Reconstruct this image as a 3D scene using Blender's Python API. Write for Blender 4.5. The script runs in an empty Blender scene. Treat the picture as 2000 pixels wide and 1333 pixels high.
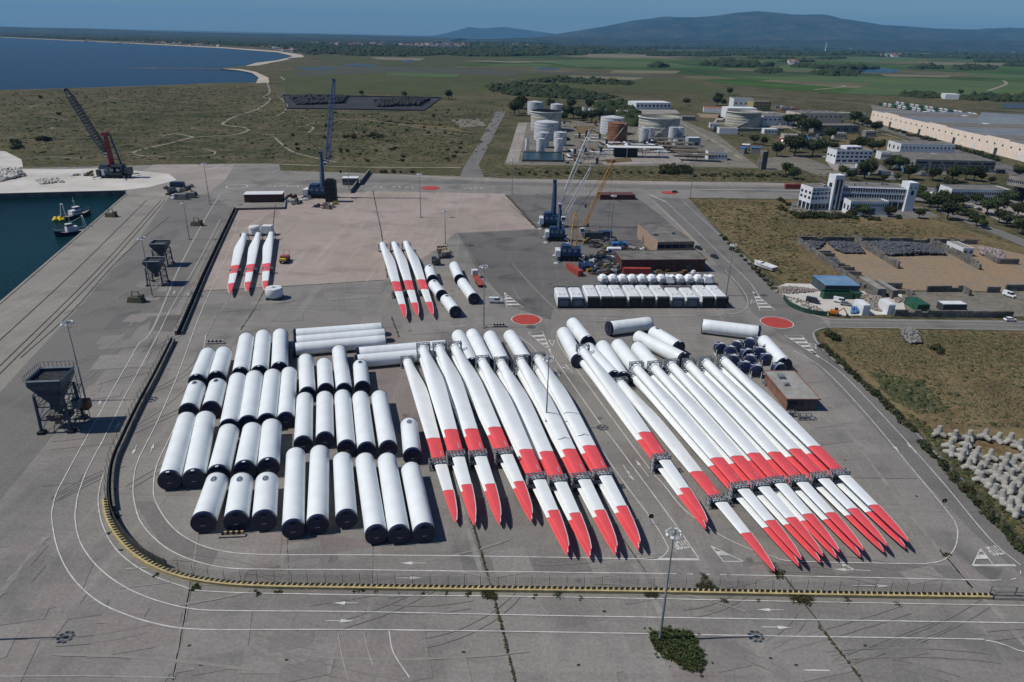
import bpy, math, random
import numpy as np
from mathutils import Vector, Matrix
from mathutils.geometry import tessellate_polygon
R = math.radians
random.seed(7)
sc = bpy.context.scene
col = sc.collection

# ------------------------------------------------------------------ camera, sky, sun, exposure
H = 95.0                       # height of the drone above the yard, metres
FPX, CX, CY = 1385.0, 1000.0, 666.5
ROLL = math.atan(0.0215)
PITCH = math.atan((CY - 71.0) * math.cos(ROLL) / FPX)
FW = Vector((0, math.cos(PITCH), -math.sin(PITCH)))
U0 = Vector((0, math.sin(PITCH), math.cos(PITCH)))
RT = Vector((1, 0, 0)) * math.cos(ROLL) + U0 * math.sin(ROLL)
UP = U0 * math.cos(ROLL) - Vector((1, 0, 0)) * math.sin(ROLL)
cd = bpy.data.cameras.new('camera'); cam = bpy.data.objects.new('camera', cd); col.objects.link(cam)
cd.sensor_width = 36.0; cd.lens = 36.0 * FPX / 2000.0
cd.clip_start = 1.0; cd.clip_end = 120000.0
M = Matrix((RT, UP, -FW)).transposed().to_4x4(); M.translation = (0, 0, H)
cam.matrix_world = M
sc.camera = cam

SUN_EL, SUN_AZ = R(53.0), R(184.5)        # direction towards the sun, angle measured from +X
world = bpy.data.worlds.new('World'); sc.world = world; world.use_nodes = True
wn, wl = world.node_tree.nodes, world.node_tree.links
wn.clear()
sky = wn.new('ShaderNodeTexSky'); sky.sky_type = 'NISHITA'; sky.sun_disc = False
sky.sun_elevation = SUN_EL; sky.sun_rotation = R(90) - SUN_AZ
sky.altitude = 100; sky.air_density = 1.0; sky.dust_density = 0.2; sky.ozone_density = 4.0
bg = wn.new('ShaderNodeBackground'); bg.inputs[1].default_value = 0.068
out = wn.new('ShaderNodeOutputWorld')
tint = wn.new('ShaderNodeMix'); tint.data_type = 'RGBA'; tint.blend_type = 'MULTIPLY'; tint.inputs[0].default_value = 1.0; tint.inputs[7].default_value = (0.76, 0.99, 1.25, 1)   # clear, deep blue spring air
wl.new(sky.outputs[0], tint.inputs[6]); wl.new(tint.outputs[2], bg.inputs[0]); wl.new(bg.outputs[0], out.inputs[0])
sd = bpy.data.lights.new('sun', 'SUN'); sun = bpy.data.objects.new('sun', sd); col.objects.link(sun)
sd.energy = 5.0; sd.angle = R(0.53); sd.color = (1.0, 0.95, 0.87)
sv = Vector((math.cos(SUN_EL) * math.cos(SUN_AZ), math.cos(SUN_EL) * math.sin(SUN_AZ), math.sin(SUN_EL)))
sun.rotation_euler = sv.to_track_quat('Z', 'Y').to_euler()
sc.render.engine = 'CYCLES'
sc.view_settings.view_transform = 'Standard'; sc.view_settings.look = 'None'
sc.view_settings.exposure = -0.40; sc.view_settings.gamma = 1.0
sc.view_settings.use_curve_mapping = False
sc.cycles.max_bounces = 6; sc.cycles.volume_bounces = 0

# ------------------------------------------------------------------ helpers
def at(px, py, z=0.0):
    """ground position that the survey photograph shows at (px, py)"""
    d = FW * FPX + RT * (px - CX) - UP * (py - CY)
    assert d.z < -1e-4, (px, py)
    t = (z - H) / d.z
    return Vector((d.x * t, d.y * t, z))
def at_y(px, py, Y):
    d = FW * FPX + RT * (px - CX) - UP * (py - CY)
    t = Y / d.y
    return Vector((d.x * t, Y, H + d.z * t))

MATS = {}
def mat(name, c, rough=0.7, metal=0.0, var=0.0, c2=None, scale=0.5, bump=0.0, bscale=None, spec=0.4, c3=None, s3=None, detail=6.0, rnd=0.0):
    if name in MATS: return MATS[name]
    m = bpy.data.materials.new(name); m.use_nodes = True
    nt = m.node_tree; n, l = nt.nodes, nt.links
    b = n['Principled BSDF']
    b.inputs['Roughness'].default_value = rough; b.inputs['Metallic'].default_value = metal
    b.inputs['Specular IOR Level'].default_value = spec
    tc = n.new('ShaderNodeNewGeometry')
    if var or c2:
        if c2 is None:
            c2 = tuple(max(0, x * (1 - var)) for x in c); c = tuple(x * (1 + var * .5) for x in c)
        no = n.new('ShaderNodeTexNoise'); no.inputs['Scale'].default_value = scale; no.inputs['Detail'].default_value = detail
        no.inputs['Roughness'].default_value = 0.6
        l.new(tc.outputs['Position'], no.inputs['Vector'])
        rp = n.new('ShaderNodeValToRGB')
        rp.color_ramp.elements[0].position = 0.35; rp.color_ramp.elements[1].position = 0.65
        rp.color_ramp.elements[0].color = (*c, 1); rp.color_ramp.elements[1].color = (*c2, 1)
        l.new(no.outputs[0], rp.inputs[0]); src = rp.outputs[0]
        if c3:
            n3 = n.new('ShaderNodeTexNoise'); n3.inputs['Scale'].default_value = s3 or scale * 5; n3.inputs['Detail'].default_value = 5
            l.new(tc.outputs['Position'], n3.inputs['Vector'])
            r3 = n.new('ShaderNodeValToRGB'); r3.color_ramp.elements[0].position = 0.45; r3.color_ramp.elements[1].position = 0.68
            l.new(n3.outputs[0], r3.inputs[0])
            mx = n.new('ShaderNodeMix'); mx.data_type = 'RGBA'
            l.new(r3.outputs[0], mx.inputs[0]); l.new(src, mx.inputs[6]); mx.inputs[7].default_value = (*c3, 1)
            src = mx.outputs[2]
        if rnd:
            oi = n.new('ShaderNodeObjectInfo'); mr = n.new('ShaderNodeMapRange'); mr.inputs[3].default_value = 1 - rnd; mr.inputs[4].default_value = 1 + rnd; l.new(oi.outputs['Random'], mr.inputs[0])
            hs = n.new('ShaderNodeHueSaturation'); l.new(mr.outputs[0], hs.inputs['Value']); l.new(src, hs.inputs['Color']); mh = n.new('ShaderNodeMapRange'); mh.inputs[3].default_value = .47; mh.inputs[4].default_value = .51; l.new(oi.outputs['Random'], mh.inputs[0]); l.new(mh.outputs[0], hs.inputs['Hue']); src = hs.outputs[0]
        l.new(src, b.inputs['Base Color'])
    else:
        b.inputs['Base Color'].default_value = (*c, 1)
    if bump:
        nb = n.new('ShaderNodeTexNoise'); nb.inputs['Scale'].default_value = bscale or scale * 4; nb.inputs['Detail'].default_value = 4
        l.new(tc.outputs['Position'], nb.inputs['Vector'])
        bp = n.new('ShaderNodeBump'); bp.inputs['Strength'].default_value = bump; bp.inputs['Distance'].default_value = 0.3
        l.new(nb.outputs[0], bp.inputs['Height']); l.new(bp.outputs[0], b.inputs['Normal'])
    MATS[name] = m
    return m

class MB:
    def __init__(s): s.v = []; s.f = []
    def add(s, vs, fs):
        o = len(s.v); s.v += [tuple(v) for v in vs]; s.f += [tuple(i + o for i in f) for f in fs]; return s
    def box(s, cx, cy, cz, sx, sy, sz, rz=0.0, taper=1.0, rot=None):
        c, n = math.cos(rz), math.sin(rz); vs = []
        for k in (-1, 1):
            t = 1.0 if k < 0 else taper
            for i, j in ((-1, -1), (1, -1), (1, 1), (-1, 1)):
                x, y, z = i * sx / 2 * t, j * sy / 2 * t, k * sz / 2
                x, y = x * c - y * n, x * n + y * c
                if rot: x, y, z = rot @ Vector((x, y, z))
                vs.append((cx + x, cy + y, cz + z))
        return s.add(vs, [(3, 2, 1, 0), (4, 5, 6, 7), (0, 1, 5, 4), (1, 2, 6, 5), (2, 3, 7, 6), (3, 0, 4, 7)])
    def tube(s, p, q, r, seg=6, r2=None, cap=True):
        p, q = Vector(p), Vector(q); d = q - p
        if d.length < 1e-6: return s
        a = d.orthogonal().normalized(); b = d.normalized().cross(a); r2 = r if r2 is None else r2
        vs = [];
        for c, rr in ((p, r), (q, r2)):
            for i in range(seg):
                t = 2 * math.pi * (i + .5) / seg
                vs.append(c + (a * math.cos(t) + b * math.sin(t)) * rr)
        fs = [(i, (i + 1) % seg, seg + (i + 1) % seg, seg + i) for i in range(seg)]
        if cap: fs += [tuple(range(seg - 1, -1, -1)), tuple(range(seg, 2 * seg))]
        return s.add(vs, fs)
    def lathe(s, prof, seg=24, c=(0, 0, 0), axis='z'):
        vs = []
        for r, z in prof:
            for i in range(seg):
                t = 2 * math.pi * i / seg; x, y = r * math.cos(t), r * math.sin(t)
                vs.append((c[0] + x, c[1] + y, c[2] + z) if axis == 'z' else (c[0] + x, c[1] + z, c[2] + y))
        fs = []
        for k in range(len(prof) - 1):
            for i in range(seg):
                j = (i + 1) % seg
                f = (k * seg + i, k * seg + j, (k + 1) * seg + j, (k + 1) * seg + i)
                fs.append(f if axis == 'z' else f[::-1])
        return s.add(vs, fs)
    def prism(s, poly, z0, z1):
        n = len(poly)
        ar = sum(poly[i][0] * poly[(i + 1) % n][1] - poly[(i + 1) % n][0] * poly[i][1] for i in range(n))
        if ar < 0: poly = poly[::-1]
        vs = [(p[0], p[1], z0) for p in poly] + [(p[0], p[1], z1) for p in poly]
        return s.add(vs, [tuple(range(n - 1, -1, -1)), tuple(range(n, 2 * n))] + [(i, (i + 1) % n, n + (i + 1) % n, n + i) for i in range(n)])
    def mesh(s, name, m, smooth=False):
        me = bpy.data.meshes.new(name); me.from_pydata(s.v, [], s.f)
        me.materials.append(m)
        if smooth:
            me.polygons.foreach_set('use_smooth', [True] * len(me.polygons)); 
            if hasattr(me, 'set_sharp_from_angle'): me.set_sharp_from_angle(angle=R(38))
        me.update(); return me
    def build(s, name, m, parent=None, smooth=False):
        return link(name, s.mesh(name, m, smooth), parent)

def link(name, me, parent=None, loc=None, rz=None, scale=None):
    o = bpy.data.objects.new(name, me); col.objects.link(o)
    if parent: o.parent = parent
    if loc is not None: o.location = loc
    if rz is not None: o.rotation_euler = (0, 0, rz)
    if scale is not None: o.scale = scale
    return o
def tag(o, label, cat, group=None):
    o['label'] = label; o['category'] = cat
    if group: o['group'] = group
    return o
def thing(name, label, cat, loc=(0, 0, 0), rz=0.0, group=None):
    o = bpy.data.objects.new(name, None); col.objects.link(o); o.empty_display_size = 0.5
    o.location = loc; o.rotation_euler = (0, 0, rz); return tag(o, label, cat, group)
def kids(o): return [c for c in o.children]
def dup(root, loc, rz=None, label=None, scale=None):
    r = root.copy(); col.objects.link(r); r.location = loc
    if rz is not None: r.rotation_euler = (0, 0, rz)
    if label: r['label'] = label
    if scale is not None: r.scale = scale
    for ch in list(root.children):
        c = ch.copy(); col.objects.link(c); c.parent = r
        for g in list(ch.children):
            d = g.copy(); col.objects.link(d); d.parent = c
    return r
def struct(name, mb_or_me, m=None, smooth=False):
    o = mb_or_me.build(name, m, None, smooth) if isinstance(mb_or_me, MB) else link(name, mb_or_me)
    o['kind'] = 'structure'; return o
def W(px, z=0.0): return [at(x, y, z) for x, y in px]
def sheet(name, pts, z, m, kind='structure'):
    """flat polygon sheet of world points"""
    vs = [Vector((p[0], p[1], 0)) for p in pts]
    tri = tessellate_polygon([vs]); mb = MB()
    fs = []
    for t in tri:
        a, b, c = (vs[i] for i in t)
        fs.append(t if (b - a).cross(c - a).z > 0 else t[::-1])
    mb.add([(p.x, p.y, z) for p in vs], fs)
    o = mb.build(name, m); o['kind'] = kind; return o
def smoothline(pts, k=4):
    """Catmull-Rom through 2-D/3-D points"""
    if len(pts) < 3: return pts
    P = [pts[0] * 2 - pts[1]] + list(pts) + [pts[-1] * 2 - pts[-2]]
    o = []
    for i in range(1, len(P) - 2):
        for j in range(k):
            t = j / k
            o.append(0.5 * ((2 * P[i]) + (P[i + 1] - P[i - 1]) * t + (2 * P[i - 1] - 5 * P[i] + 4 * P[i + 1] - P[i + 2]) * t * t + (3 * P[i] - P[i - 1] - 3 * P[i + 1] + P[i + 2]) * t ** 3))
    o.append(P[-2]); return o
def ribbon(mb, pts, w, z, jit=0.0):
    n = len(pts); vs = []
    for i, p in enumerate(pts):
        d = (pts[min(i + 1, n - 1)] - pts[max(i - 1, 0)]); d.z = 0; d.normalize()
        s = Vector((-d.y, d.x, 0)); ww = w * (1 + random.uniform(-jit, jit)) / 2
        vs += [(p.x + s.x * ww, p.y + s.y * ww, z), (p.x - s.x * ww, p.y - s.y * ww, z)]
    mb.add(vs, [(2 * i, 2 * i + 1, 2 * i + 3, 2 * i + 2) for i in range(n - 1)])
def inside(p, poly):
    x, y = p[0], p[1]; c = False; j = len(poly) - 1
    for i in range(len(poly)):
        a, b = poly[i], poly[j]
        if (a[1] > y) != (b[1] > y) and x < (b[0] - a[0]) * (y - a[1]) / (b[1] - a[1]) + a[0]: c = not c
        j = i
    return c
def scatter(poly, n, rng, avoid=()):
    xs = [p[0] for p in poly]; ys = [p[1] for p in poly]; o = []; tries = 0
    while len(o) < n and tries < n * 30:
        tries += 1; p = (rng.uniform(min(xs), max(xs)), rng.uniform(min(ys), max(ys)))
        if inside(p, poly) and not any(inside(p, q) for q in avoid): o.append(p)
    return o
def np_mesh(name, V, F, m):
    me = bpy.data.meshes.new(name); nv, nf = len(V), len(F); k = F.shape[1]
    me.vertices.add(nv); me.vertices.foreach_set('co', V.astype(np.float32).ravel())
    me.loops.add(nf * k); me.loops.foreach_set('vertex_index', F.astype(np.int32).ravel())
    me.polygons.add(nf); me.polygons.foreach_set('loop_start', np.arange(0, nf * k, k, dtype=np.int32))
    me.polygons.foreach_set('loop_total', np.full(nf, k, dtype=np.int32))
    me.update(calc_edges=True); me.materials.append(m); return me
_ico = {}
def ico(sub):
    if sub not in _ico:
        import bmesh
        bm = bmesh.new(); bmesh.ops.create_icosphere(bm, subdivisions=sub, radius=1.0)
        V = np.array([v.co[:] for v in bm.verts]); F = np.array([[v.index for v in f.verts] for f in bm.faces]); bm.free(); _ico[sub] = (V, F)
    return _ico[sub]
def blobs(name, spots, m, sub=1, jit=0.35, seed=1):
    """spots: (x, y, z, rx, ry, rz)"""
    V, F = ico(sub); rs = np.random.RandomState(seed); VV, FF = [], []
    for i, (x, y, z, a, b, c) in enumerate(spots):
        v = V * (1 + rs.uniform(-jit, jit, (len(V), 1))) * np.array([a, b, c]); t = rs.uniform(0, 6.28)
        ct, st = math.cos(t), math.sin(t)
        v = np.stack([v[:, 0] * ct - v[:, 1] * st + x, v[:, 0] * st + v[:, 1] * ct + y, v[:, 2] + z], 1)
        VV.append(v); FF.append(F + i * len(V))
    return np_mesh(name, np.concatenate(VV), np.concatenate(FF), m)
def leafcloud(name, lobes, n, size, m, seed=1, up=0.35, lo=.45, hi=1.0):
    """crown of many small leaf-cluster quads spread through ellipsoid lobes (cx,cy,cz,rx,ry,rz)"""
    rs = np.random.RandomState(seed); k = len(lobes); L = np.array(lobes); w = L[:, 3] * L[:, 4] * L[:, 5]; w = w / w.sum()
    idx = rs.choice(k, n, p=w); d = rs.normal(size=(n, 3)); d /= np.linalg.norm(d, axis=1)[:, None]
    rad = rs.uniform(lo, hi, n) ** 0.5
    c = L[idx, :3] + d * L[idx, 3:] * rad[:, None]
    nrm = d + rs.normal(size=(n, 3)) * 0.6; nrm[:, 2] += up; nrm /= np.linalg.norm(nrm, axis=1)[:, None]
    a = np.cross(nrm, rs.normal(size=(n, 3))); a /= np.linalg.norm(a, axis=1)[:, None]; b = np.cross(nrm, a)
    s = size * rs.uniform(0.6, 1.4, n)[:, None]
    V = np.stack([c - a * s * .6, c - b * s, c + a * s * .6 + nrm * s * .2, c + b * s], 1).reshape(-1, 3)
    F = np.arange(n * 4).reshape(n, 4)
    return np_mesh(name, V, F, m)

def spikes(name, tufts, m, seed=1, n=26, w=.035):
    """weedy plant of narrow leaf blades: tufts are (x, y, z, length)"""
    rs = np.random.RandomState(seed); T = np.array(tufts); k = len(T); c = np.repeat(T[:, :3], n, 0); L = np.repeat(T[:, 3], n) * rs.uniform(.45, 1.25, k * n)
    a = rs.uniform(0, 6.283, k * n); e = rs.uniform(.15, 1.45, k * n)
    d = np.stack([np.cos(a) * np.cos(e), np.sin(a) * np.cos(e), np.sin(e)], 1); s = np.stack([-np.sin(a), np.cos(a), np.zeros(k * n)], 1) * (w * rs.uniform(.6, 1.8, k * n))[:, None]
    q = c + d * (L * .55)[:, None]; t = c + d * L[:, None]; t[:, 2] -= L * .18
    V = np.stack([c - s * .4, q - s * 1.4, t, q + s * 1.4], 1).reshape(-1, 3); return np_mesh(name, V, np.arange(k * n * 4).reshape(-1, 4), m)

# ------------------------------------------------------------------ materials
WHITE = mat('white_gelcoat', (0.78, 0.81, 0.81), 0.38, var=0.05, scale=0.3, spec=0.4)
TOWERW = mat('tower_white', (0.74, 0.78, 0.79), 0.42, var=0.06, scale=0.25, spec=0.4)
RED = mat('warning_red', (0.74, 0.090, 0.100), 0.45, var=0.08, scale=0.4)
NAVY = mat('navy_cover', (0.010, 0.014, 0.045), 0.35, var=0.3, scale=1.2)
NAVYB = mat('navy_paint', (0.018, 0.030, 0.085), 0.4, var=0.3, scale=0.8)
BLACK = mat('black_rubber', (0.012, 0.013, 0.016), 0.6)
STEEL = mat('galvanised_steel', (0.23, 0.26, 0.28), 0.5, metal=0.3, var=0.35, scale=1.0)
DARKSTEEL = mat('dark_steel', (0.07, 0.08, 0.09), 0.55, metal=0.3, var=0.4, scale=1.0)
RUST = mat('rusty_steel', (0.16, 0.07, 0.035), 0.8, var=0.5, scale=0.5, c3=(0.05, 0.03, 0.02))
GLASS = mat('dark_glass', (0.02, 0.03, 0.045), 0.12, spec=0.6)
CONC = mat('concrete', (0.26, 0.245, 0.225), 0.9, var=0.3, scale=0.35, bump=0.2)
CONCD = mat('stained_concrete', (0.15, 0.145, 0.13), 0.9, var=0.45, scale=0.25, bump=0.2)
PAINTW = mat('wall_white', (0.62, 0.64, 0.66), 0.8, var=0.12, scale=0.4)
PAINTG = mat('wall_grey', (0.20, 0.20, 0.19), 0.85, var=0.2, scale=0.4)
PINK = mat('wall_peach', (0.76, 0.64, 0.53), 0.85, var=0.12, scale=0.3)
ORANGEW = mat('wall_orange', (0.42, 0.16, 0.07), 0.85, var=0.2, scale=0.3)
REDW = mat('wall_darkred', (0.11, 0.042, 0.036), 0.85, var=0.3, scale=0.5)
ROOFG = mat('roof_grey', (0.16, 0.15, 0.135), 0.9, var=0.35, scale=0.2)
ROOFB = mat('roof_bluegrey', (0.13, 0.16, 0.20), 0.6, c2=(.20, .20, .20), scale=0.05)
TILE = mat('terracotta_roof', (0.30, 0.12, 0.08), 0.9, var=0.3, scale=0.3)
YELLOW = mat('yellow_paint', (0.46, 0.37, 0.17), 0.6, var=0.25, scale=0.8)
CRYEL = mat('crane_yellow', (0.50, 0.24, 0.03), 0.5, var=0.25, scale=0.6)
CRBLUE = mat('crane_blue', (0.022, 0.055, 0.13), 0.45, var=0.25, scale=0.4)
CRWHITE = mat('crane_white', (0.6, 0.62, 0.64), 0.5, var=0.15, scale=0.5)
CRRED = mat('crane_red', (0.24, 0.025, 0.035), 0.5, var=0.2, scale=0.4)
HOPBLUE = mat('hopper_blue', (0.032, 0.058, 0.09), 0.5, var=0.45, scale=0.6)
GREENB = mat('green_paint', (0.02, 0.09, 0.05), 0.5, var=0.3, scale=0.6)
BLUEP = mat('blue_paint', (0.05, 0.17, 0.38), 0.5, var=0.3, scale=0.4)
REDC = mat('container_red', (0.33, 0.06, 0.045), 0.6, var=0.25, scale=0.6)
CARW = mat('car_white', (0.7, 0.72, 0.74), 0.25, spec=0.6)
CARS = mat('car_silver', (0.30, 0.32, 0.34), 0.3, metal=0.5)
CARD = mat('car_dark', (0.025, 0.028, 0.035), 0.25, spec=0.6)
TANKW = mat('tank_white', (0.50, 0.52, 0.55), 0.55, var=0.15, scale=0.12)
TANKC = mat('tank_cream', (0.42, 0.41, 0.35), 0.6, var=0.2, scale=0.1)
LEAF = mat('tree_foliage', (0.042, 0.056, 0.022), 0.8, c2=(0.030, 0.045, 0.018), scale=0.8, spec=0.15, rnd=.4)
LEAFD = mat('dark_foliage', (0.022, 0.034, 0.015), 0.85, c2=(0.038, 0.052, 0.020), scale=0.05, spec=0.15)
SHRUB = mat('scrub_foliage', (0.055, 0.06, 0.026), 0.9, c2=(0.028, 0.038, 0.018), scale=0.15, spec=0.1, c3=(0.09, 0.08, 0.045), s3=0.6, rnd=.35)
WEED = mat('weed_foliage', (0.105, 0.125, 0.050), 0.85, c2=(0.035, 0.055, 0.022), scale=1.5, spec=0.15)
DRYWEED = mat('dry_weed', (0.11, 0.095, 0.04), 0.9, c2=(0.05, 0.05, 0.025), scale=1.5, spec=0.1)
BARK = mat('bark', (0.09, 0.07, 0.05), 0.9, var=0.3, scale=3)
STONE = mat('dark_stone', (0.10, 0.11, 0.125), 0.85, c2=(0.045, 0.05, 0.065), scale=0.6, bump=0.3)
SAND = mat('beach_sand', (0.42, 0.37, 0.29), 0.95, var=0.15, scale=0.01)
DUST = mat('white_dust', (0.56, 0.54, 0.50), 0.95, c2=(0.42, 0.40, 0.36), scale=0.04)
TETRA = mat('tetrapod_concrete', (0.33, 0.32, 0.29), 0.9, var=0.25, scale=0.8, bump=0.25)
PAINT = mat('road_paint', (0.62, 0.61, 0.58), 0.7, c2=(0.42, 0.41, 0.39), scale=0.5)
PAINTOLD = mat('worn_paint', (0.36, 0.35, 0.335), 0.8, c2=(0.26, 0.25, 0.24), scale=0.6)
CIRCRED = mat('red_road_paint', (0.42, 0.05, 0.04), 0.8, c2=(0.34, 0.05, 0.04), scale=0.3)

def paving(name, base, dark, light, tint, slab=None, rough=0.85, stain=0.5):
    """worn paving: broad blotches, drive marks, fine grain and (optional) slab joints"""
    m = bpy.data.materials.new(name); m.use_nodes = True; n, l = m.node_tree.nodes, m.node_tree.links
    b = n['Principled BSDF']; b.inputs['Roughness'].default_value = rough; b.inputs['Specular IOR Level'].default_value = 0.25
    g = n.new('ShaderNodeNewGeometry')
    def noise(s, d, vec=None, dist=0.0):
        x = n.new('ShaderNodeTexNoise'); x.inputs['Scale'].default_value = s; x.inputs['Detail'].default_value = d; x.inputs['Distortion'].default_value = dist
        l.new(vec or g.outputs['Position'], x.inputs['Vector']); return x.outputs[0]
    def ramp(src, p0, c0, p1, c1):
        r = n.new('ShaderNodeValToRGB'); e = r.color_ramp.elements; e[0].position = p0; e[1].position = p1; e[0].color = (*c0, 1); e[1].color = (*c1, 1)
        l.new(src, r.inputs[0]); return r.outputs[0]
    def mix(f, a, c, mode='MIX'):
        x = n.new('ShaderNodeMix'); x.data_type = 'RGBA'; x.blend_type = mode
        if isinstance(f, float): x.inputs[0].default_value = f
        else: l.new(f, x.inputs[0])
        for i, s in ((6, a), (7, c)):
            if isinstance(s, tuple): x.inputs[i].default_value = (*s, 1)
            else: l.new(s, x.inputs[i])
        return x.outputs[2]
    c = ramp(noise(0.018, 5), 0.38, base, 0.62, tint)
    c = mix(ramp(noise(0.06, 8, dist=0.6), 0.5, (0, 0, 0), 0.72, (1, 1, 1)), c, dark)
    mp = n.new('ShaderNodeMapping'); mp.inputs['Rotation'].default_value = (0, 0, R(14)); mp.inputs['Scale'].default_value = (1.0, 0.035, 1.0)
    l.new(g.outputs['Position'], mp.inputs[0])
    c = mix(ramp(noise(0.35, 4, mp.outputs[0]), 0.55, (0, 0, 0), 0.8, (.55,) * 3), c, light)
    mp2 = n.new('ShaderNodeMapping'); mp2.inputs['Rotation'].default_value = (0, 0, R(1)); mp2.inputs['Scale'].default_value = (0.03, 1.0, 1.0)
    l.new(g.outputs['Position'], mp2.inputs[0])
    c = mix(ramp(noise(0.5, 4, mp2.outputs[0]), 0.52, (0, 0, 0), 0.8, (stain,) * 3), c, dark)
    c = mix(ramp(noise(2.2, 6), 0.3, (0.80,) * 3, 0.7, (1.12,) * 3), c, c, 'MIX')
    fine = ramp(noise(1.6, 8), 0.3, (0.82,) * 3, 0.7, (1.1,) * 3)
    c = mix(1.0, c, fine, 'MULTIPLY')
    # small oil spots
    vo = n.new('ShaderNodeTexVoronoi'); vo.inputs['Scale'].default_value = 0.055; l.new(g.outputs['Position'], vo.inputs['Vector'])
    c = mix(ramp(vo.outputs['Distance'], 0.03, (0.6,) * 3, 0.06, (0, 0, 0)), c, tuple(x * .45 for x in dark))
    if slab:
        br = n.new('ShaderNodeTexBrick'); br.offset = 0.0; br.inputs['Scale'].default_value = 1.0
        br.inputs['Brick Width'].default_value = slab; br.inputs['Row Height'].default_value = slab
        br.inputs['Mortar Size'].default_value = 0.05; br.inputs['Mortar Smooth'].default_value = 0.6
        br.inputs['Color1'].default_value = (1, 1, 1, 1); br.inputs['Color2'].default_value = (0.93, 0.93, 0.93, 1); br.inputs['Mortar'].default_value = (0.72, 0.72, 0.72, 1)
        mp3 = n.new('ShaderNodeMapping'); mp3.inputs['Rotation'].default_value = (0, 0, R(14.5)); l.new(g.outputs['Position'], mp3.inputs[0])
        l.new(mp3.outputs[0], br.inputs['Vector']); c = mix(1.0, c, br.outputs['Color'], 'MULTIPLY')
    l.new(c, b.inputs['Base Color'])
    bp = n.new('ShaderNodeBump'); bp.inputs['Strength'].default_value = 0.15; bp.inputs['Distance'].default_value = 0.05
    l.new(noise(3.0, 5), bp.inputs['Height']); l.new(bp.outputs[0], b.inputs['Normal'])
    MATS[name] = m; return m
YARD = paving('yard_concrete', (0.218, 0.207, 0.190), (0.152, 0.145, 0.134), (0.315, 0.300, 0.276), (0.248, 0.233, 0.213), slab=7.5)
PINKC = paving('pinkish_concrete', (0.375, 0.315, 0.285), (0.26, 0.215, 0.195), (0.46, 0.40, 0.37), (0.325, 0.275, 0.235), slab=6.0)
ASPH = paving('asphalt', (0.160, 0.153, 0.144), (0.115, 0.112, 0.107), (0.22, 0.208, 0.194), (0.178, 0.168, 0.155), stain=0.3)
ASPHD = paving('dark_asphalt', (0.132, 0.128, 0.122), (0.075, 0.073, 0.072), (0.18, 0.172, 0.162), (0.155, 0.147, 0.138), stain=0.6)
QUAYC = paving('quay_concrete', (0.28, 0.262, 0.23), (0.2, 0.188, 0.165), (0.37, 0.35, 0.31), (0.235, 0.22, 0.198), slab=9.0)
PINKF = paving('rosy_concrete', (0.215, 0.185, 0.172), (0.165, 0.145, 0.135), (0.27, 0.24, 0.22), (0.235, 0.20, 0.185), slab=7.5)
LIGHTC = paving('light_concrete', (0.34, 0.30, 0.27), (0.24, 0.22, 0.195), (0.43, 0.39, 0.355), (0.25, 0.225, 0.20))

def terrain(name, cols, s=(0.004, 0.03, 0.25)):
    m = bpy.data.materials.new(name); m.use_nodes = True; n, l = m.node_tree.nodes, m.node_tree.links
    b = n['Principled BSDF']; b.inputs['Roughness'].default_value = 0.95; b.inputs['Specular IOR Level'].default_value = 0.1
    g = n.new('ShaderNodeNewGeometry'); src = None
    for i, sc_ in enumerate(s):
        x = n.new('ShaderNodeTexNoise'); x.inputs['Scale'].default_value = sc_; x.inputs['Detail'].default_value = 7; x.inputs['Roughness'].default_value = 0.62
        x.inputs['Distortion'].default_value = 0.4
        l.new(g.outputs['Position'], x.inputs['Vector'])
        r = n.new('ShaderNodeValToRGB'); e = r.color_ramp.elements; e[0].position = 0.42; e[1].position = 0.62
        l.new(x.outputs[0], r.inputs[0])
        mx = n.new('ShaderNodeMix'); mx.data_type = 'RGBA'; l.new(r.outputs[0], mx.inputs[0])
        if src is None: mx.inputs[6].default_value = (*cols[0], 1)
        else: l.new(src, mx.inputs[6])
        mx.inputs[7].default_value = (*cols[i + 1], 1)
        if i: e[1].color = (0.75,) * 3 + (1,)
        src = mx.outputs[2]
    l.new(src, b.inputs['Base Color'])
    x = n.new('ShaderNodeTexNoise'); x.inputs['Scale'].default_value = 0.5; x.inputs['Detail'].default_value = 6; l.new(g.outputs['Position'], x.inputs['Vector'])
    bp = n.new('ShaderNodeBump'); bp.inputs['Strength'].default_value = 0.6; bp.inputs['Distance'].default_value = 0.8
    l.new(x.outputs[0], bp.inputs['Height']); l.new(bp.outputs[0], b.inputs['Normal'])
    MATS[name] = m; return m
SCRUBG = terrain('scrubland', [(0.110, 0.100, 0.050), (0.046, 0.056, 0.022), (0.170, 0.135, 0.085), (0.022, 0.028, 0.013)])
FIELDG = terrain('rough_grass', [(0.165, 0.128, 0.064), (0.040, 0.048, 0.020), (0.092, 0.058, 0.034), (0.210, 0.165, 0.090)], s=(0.02, 0.08, 0.5))
DIRT = terrain('bare_earth', [(0.27, 0.19, 0.115), (0.235, 0.195, 0.15), (0.20, 0.175, 0.145), (0.29, 0.21, 0.135)], s=(0.02, 0.06, 0.4))
PADG = terrain('gravel_pad', [(0.19, 0.175, 0.15), (0.155, 0.145, 0.125), (0.105, 0.10, 0.07), (0.22, 0.20, 0.17)], s=(0.01, 0.04, 0.3))
HILLM = terrain('mountain_slope', [(0.016, 0.034, 0.032), (0.036, 0.052, 0.038), (0.095, 0.095, 0.070), (0.010, 0.022, 0.018)], s=(0.0004, 0.002, 0.01))

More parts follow.
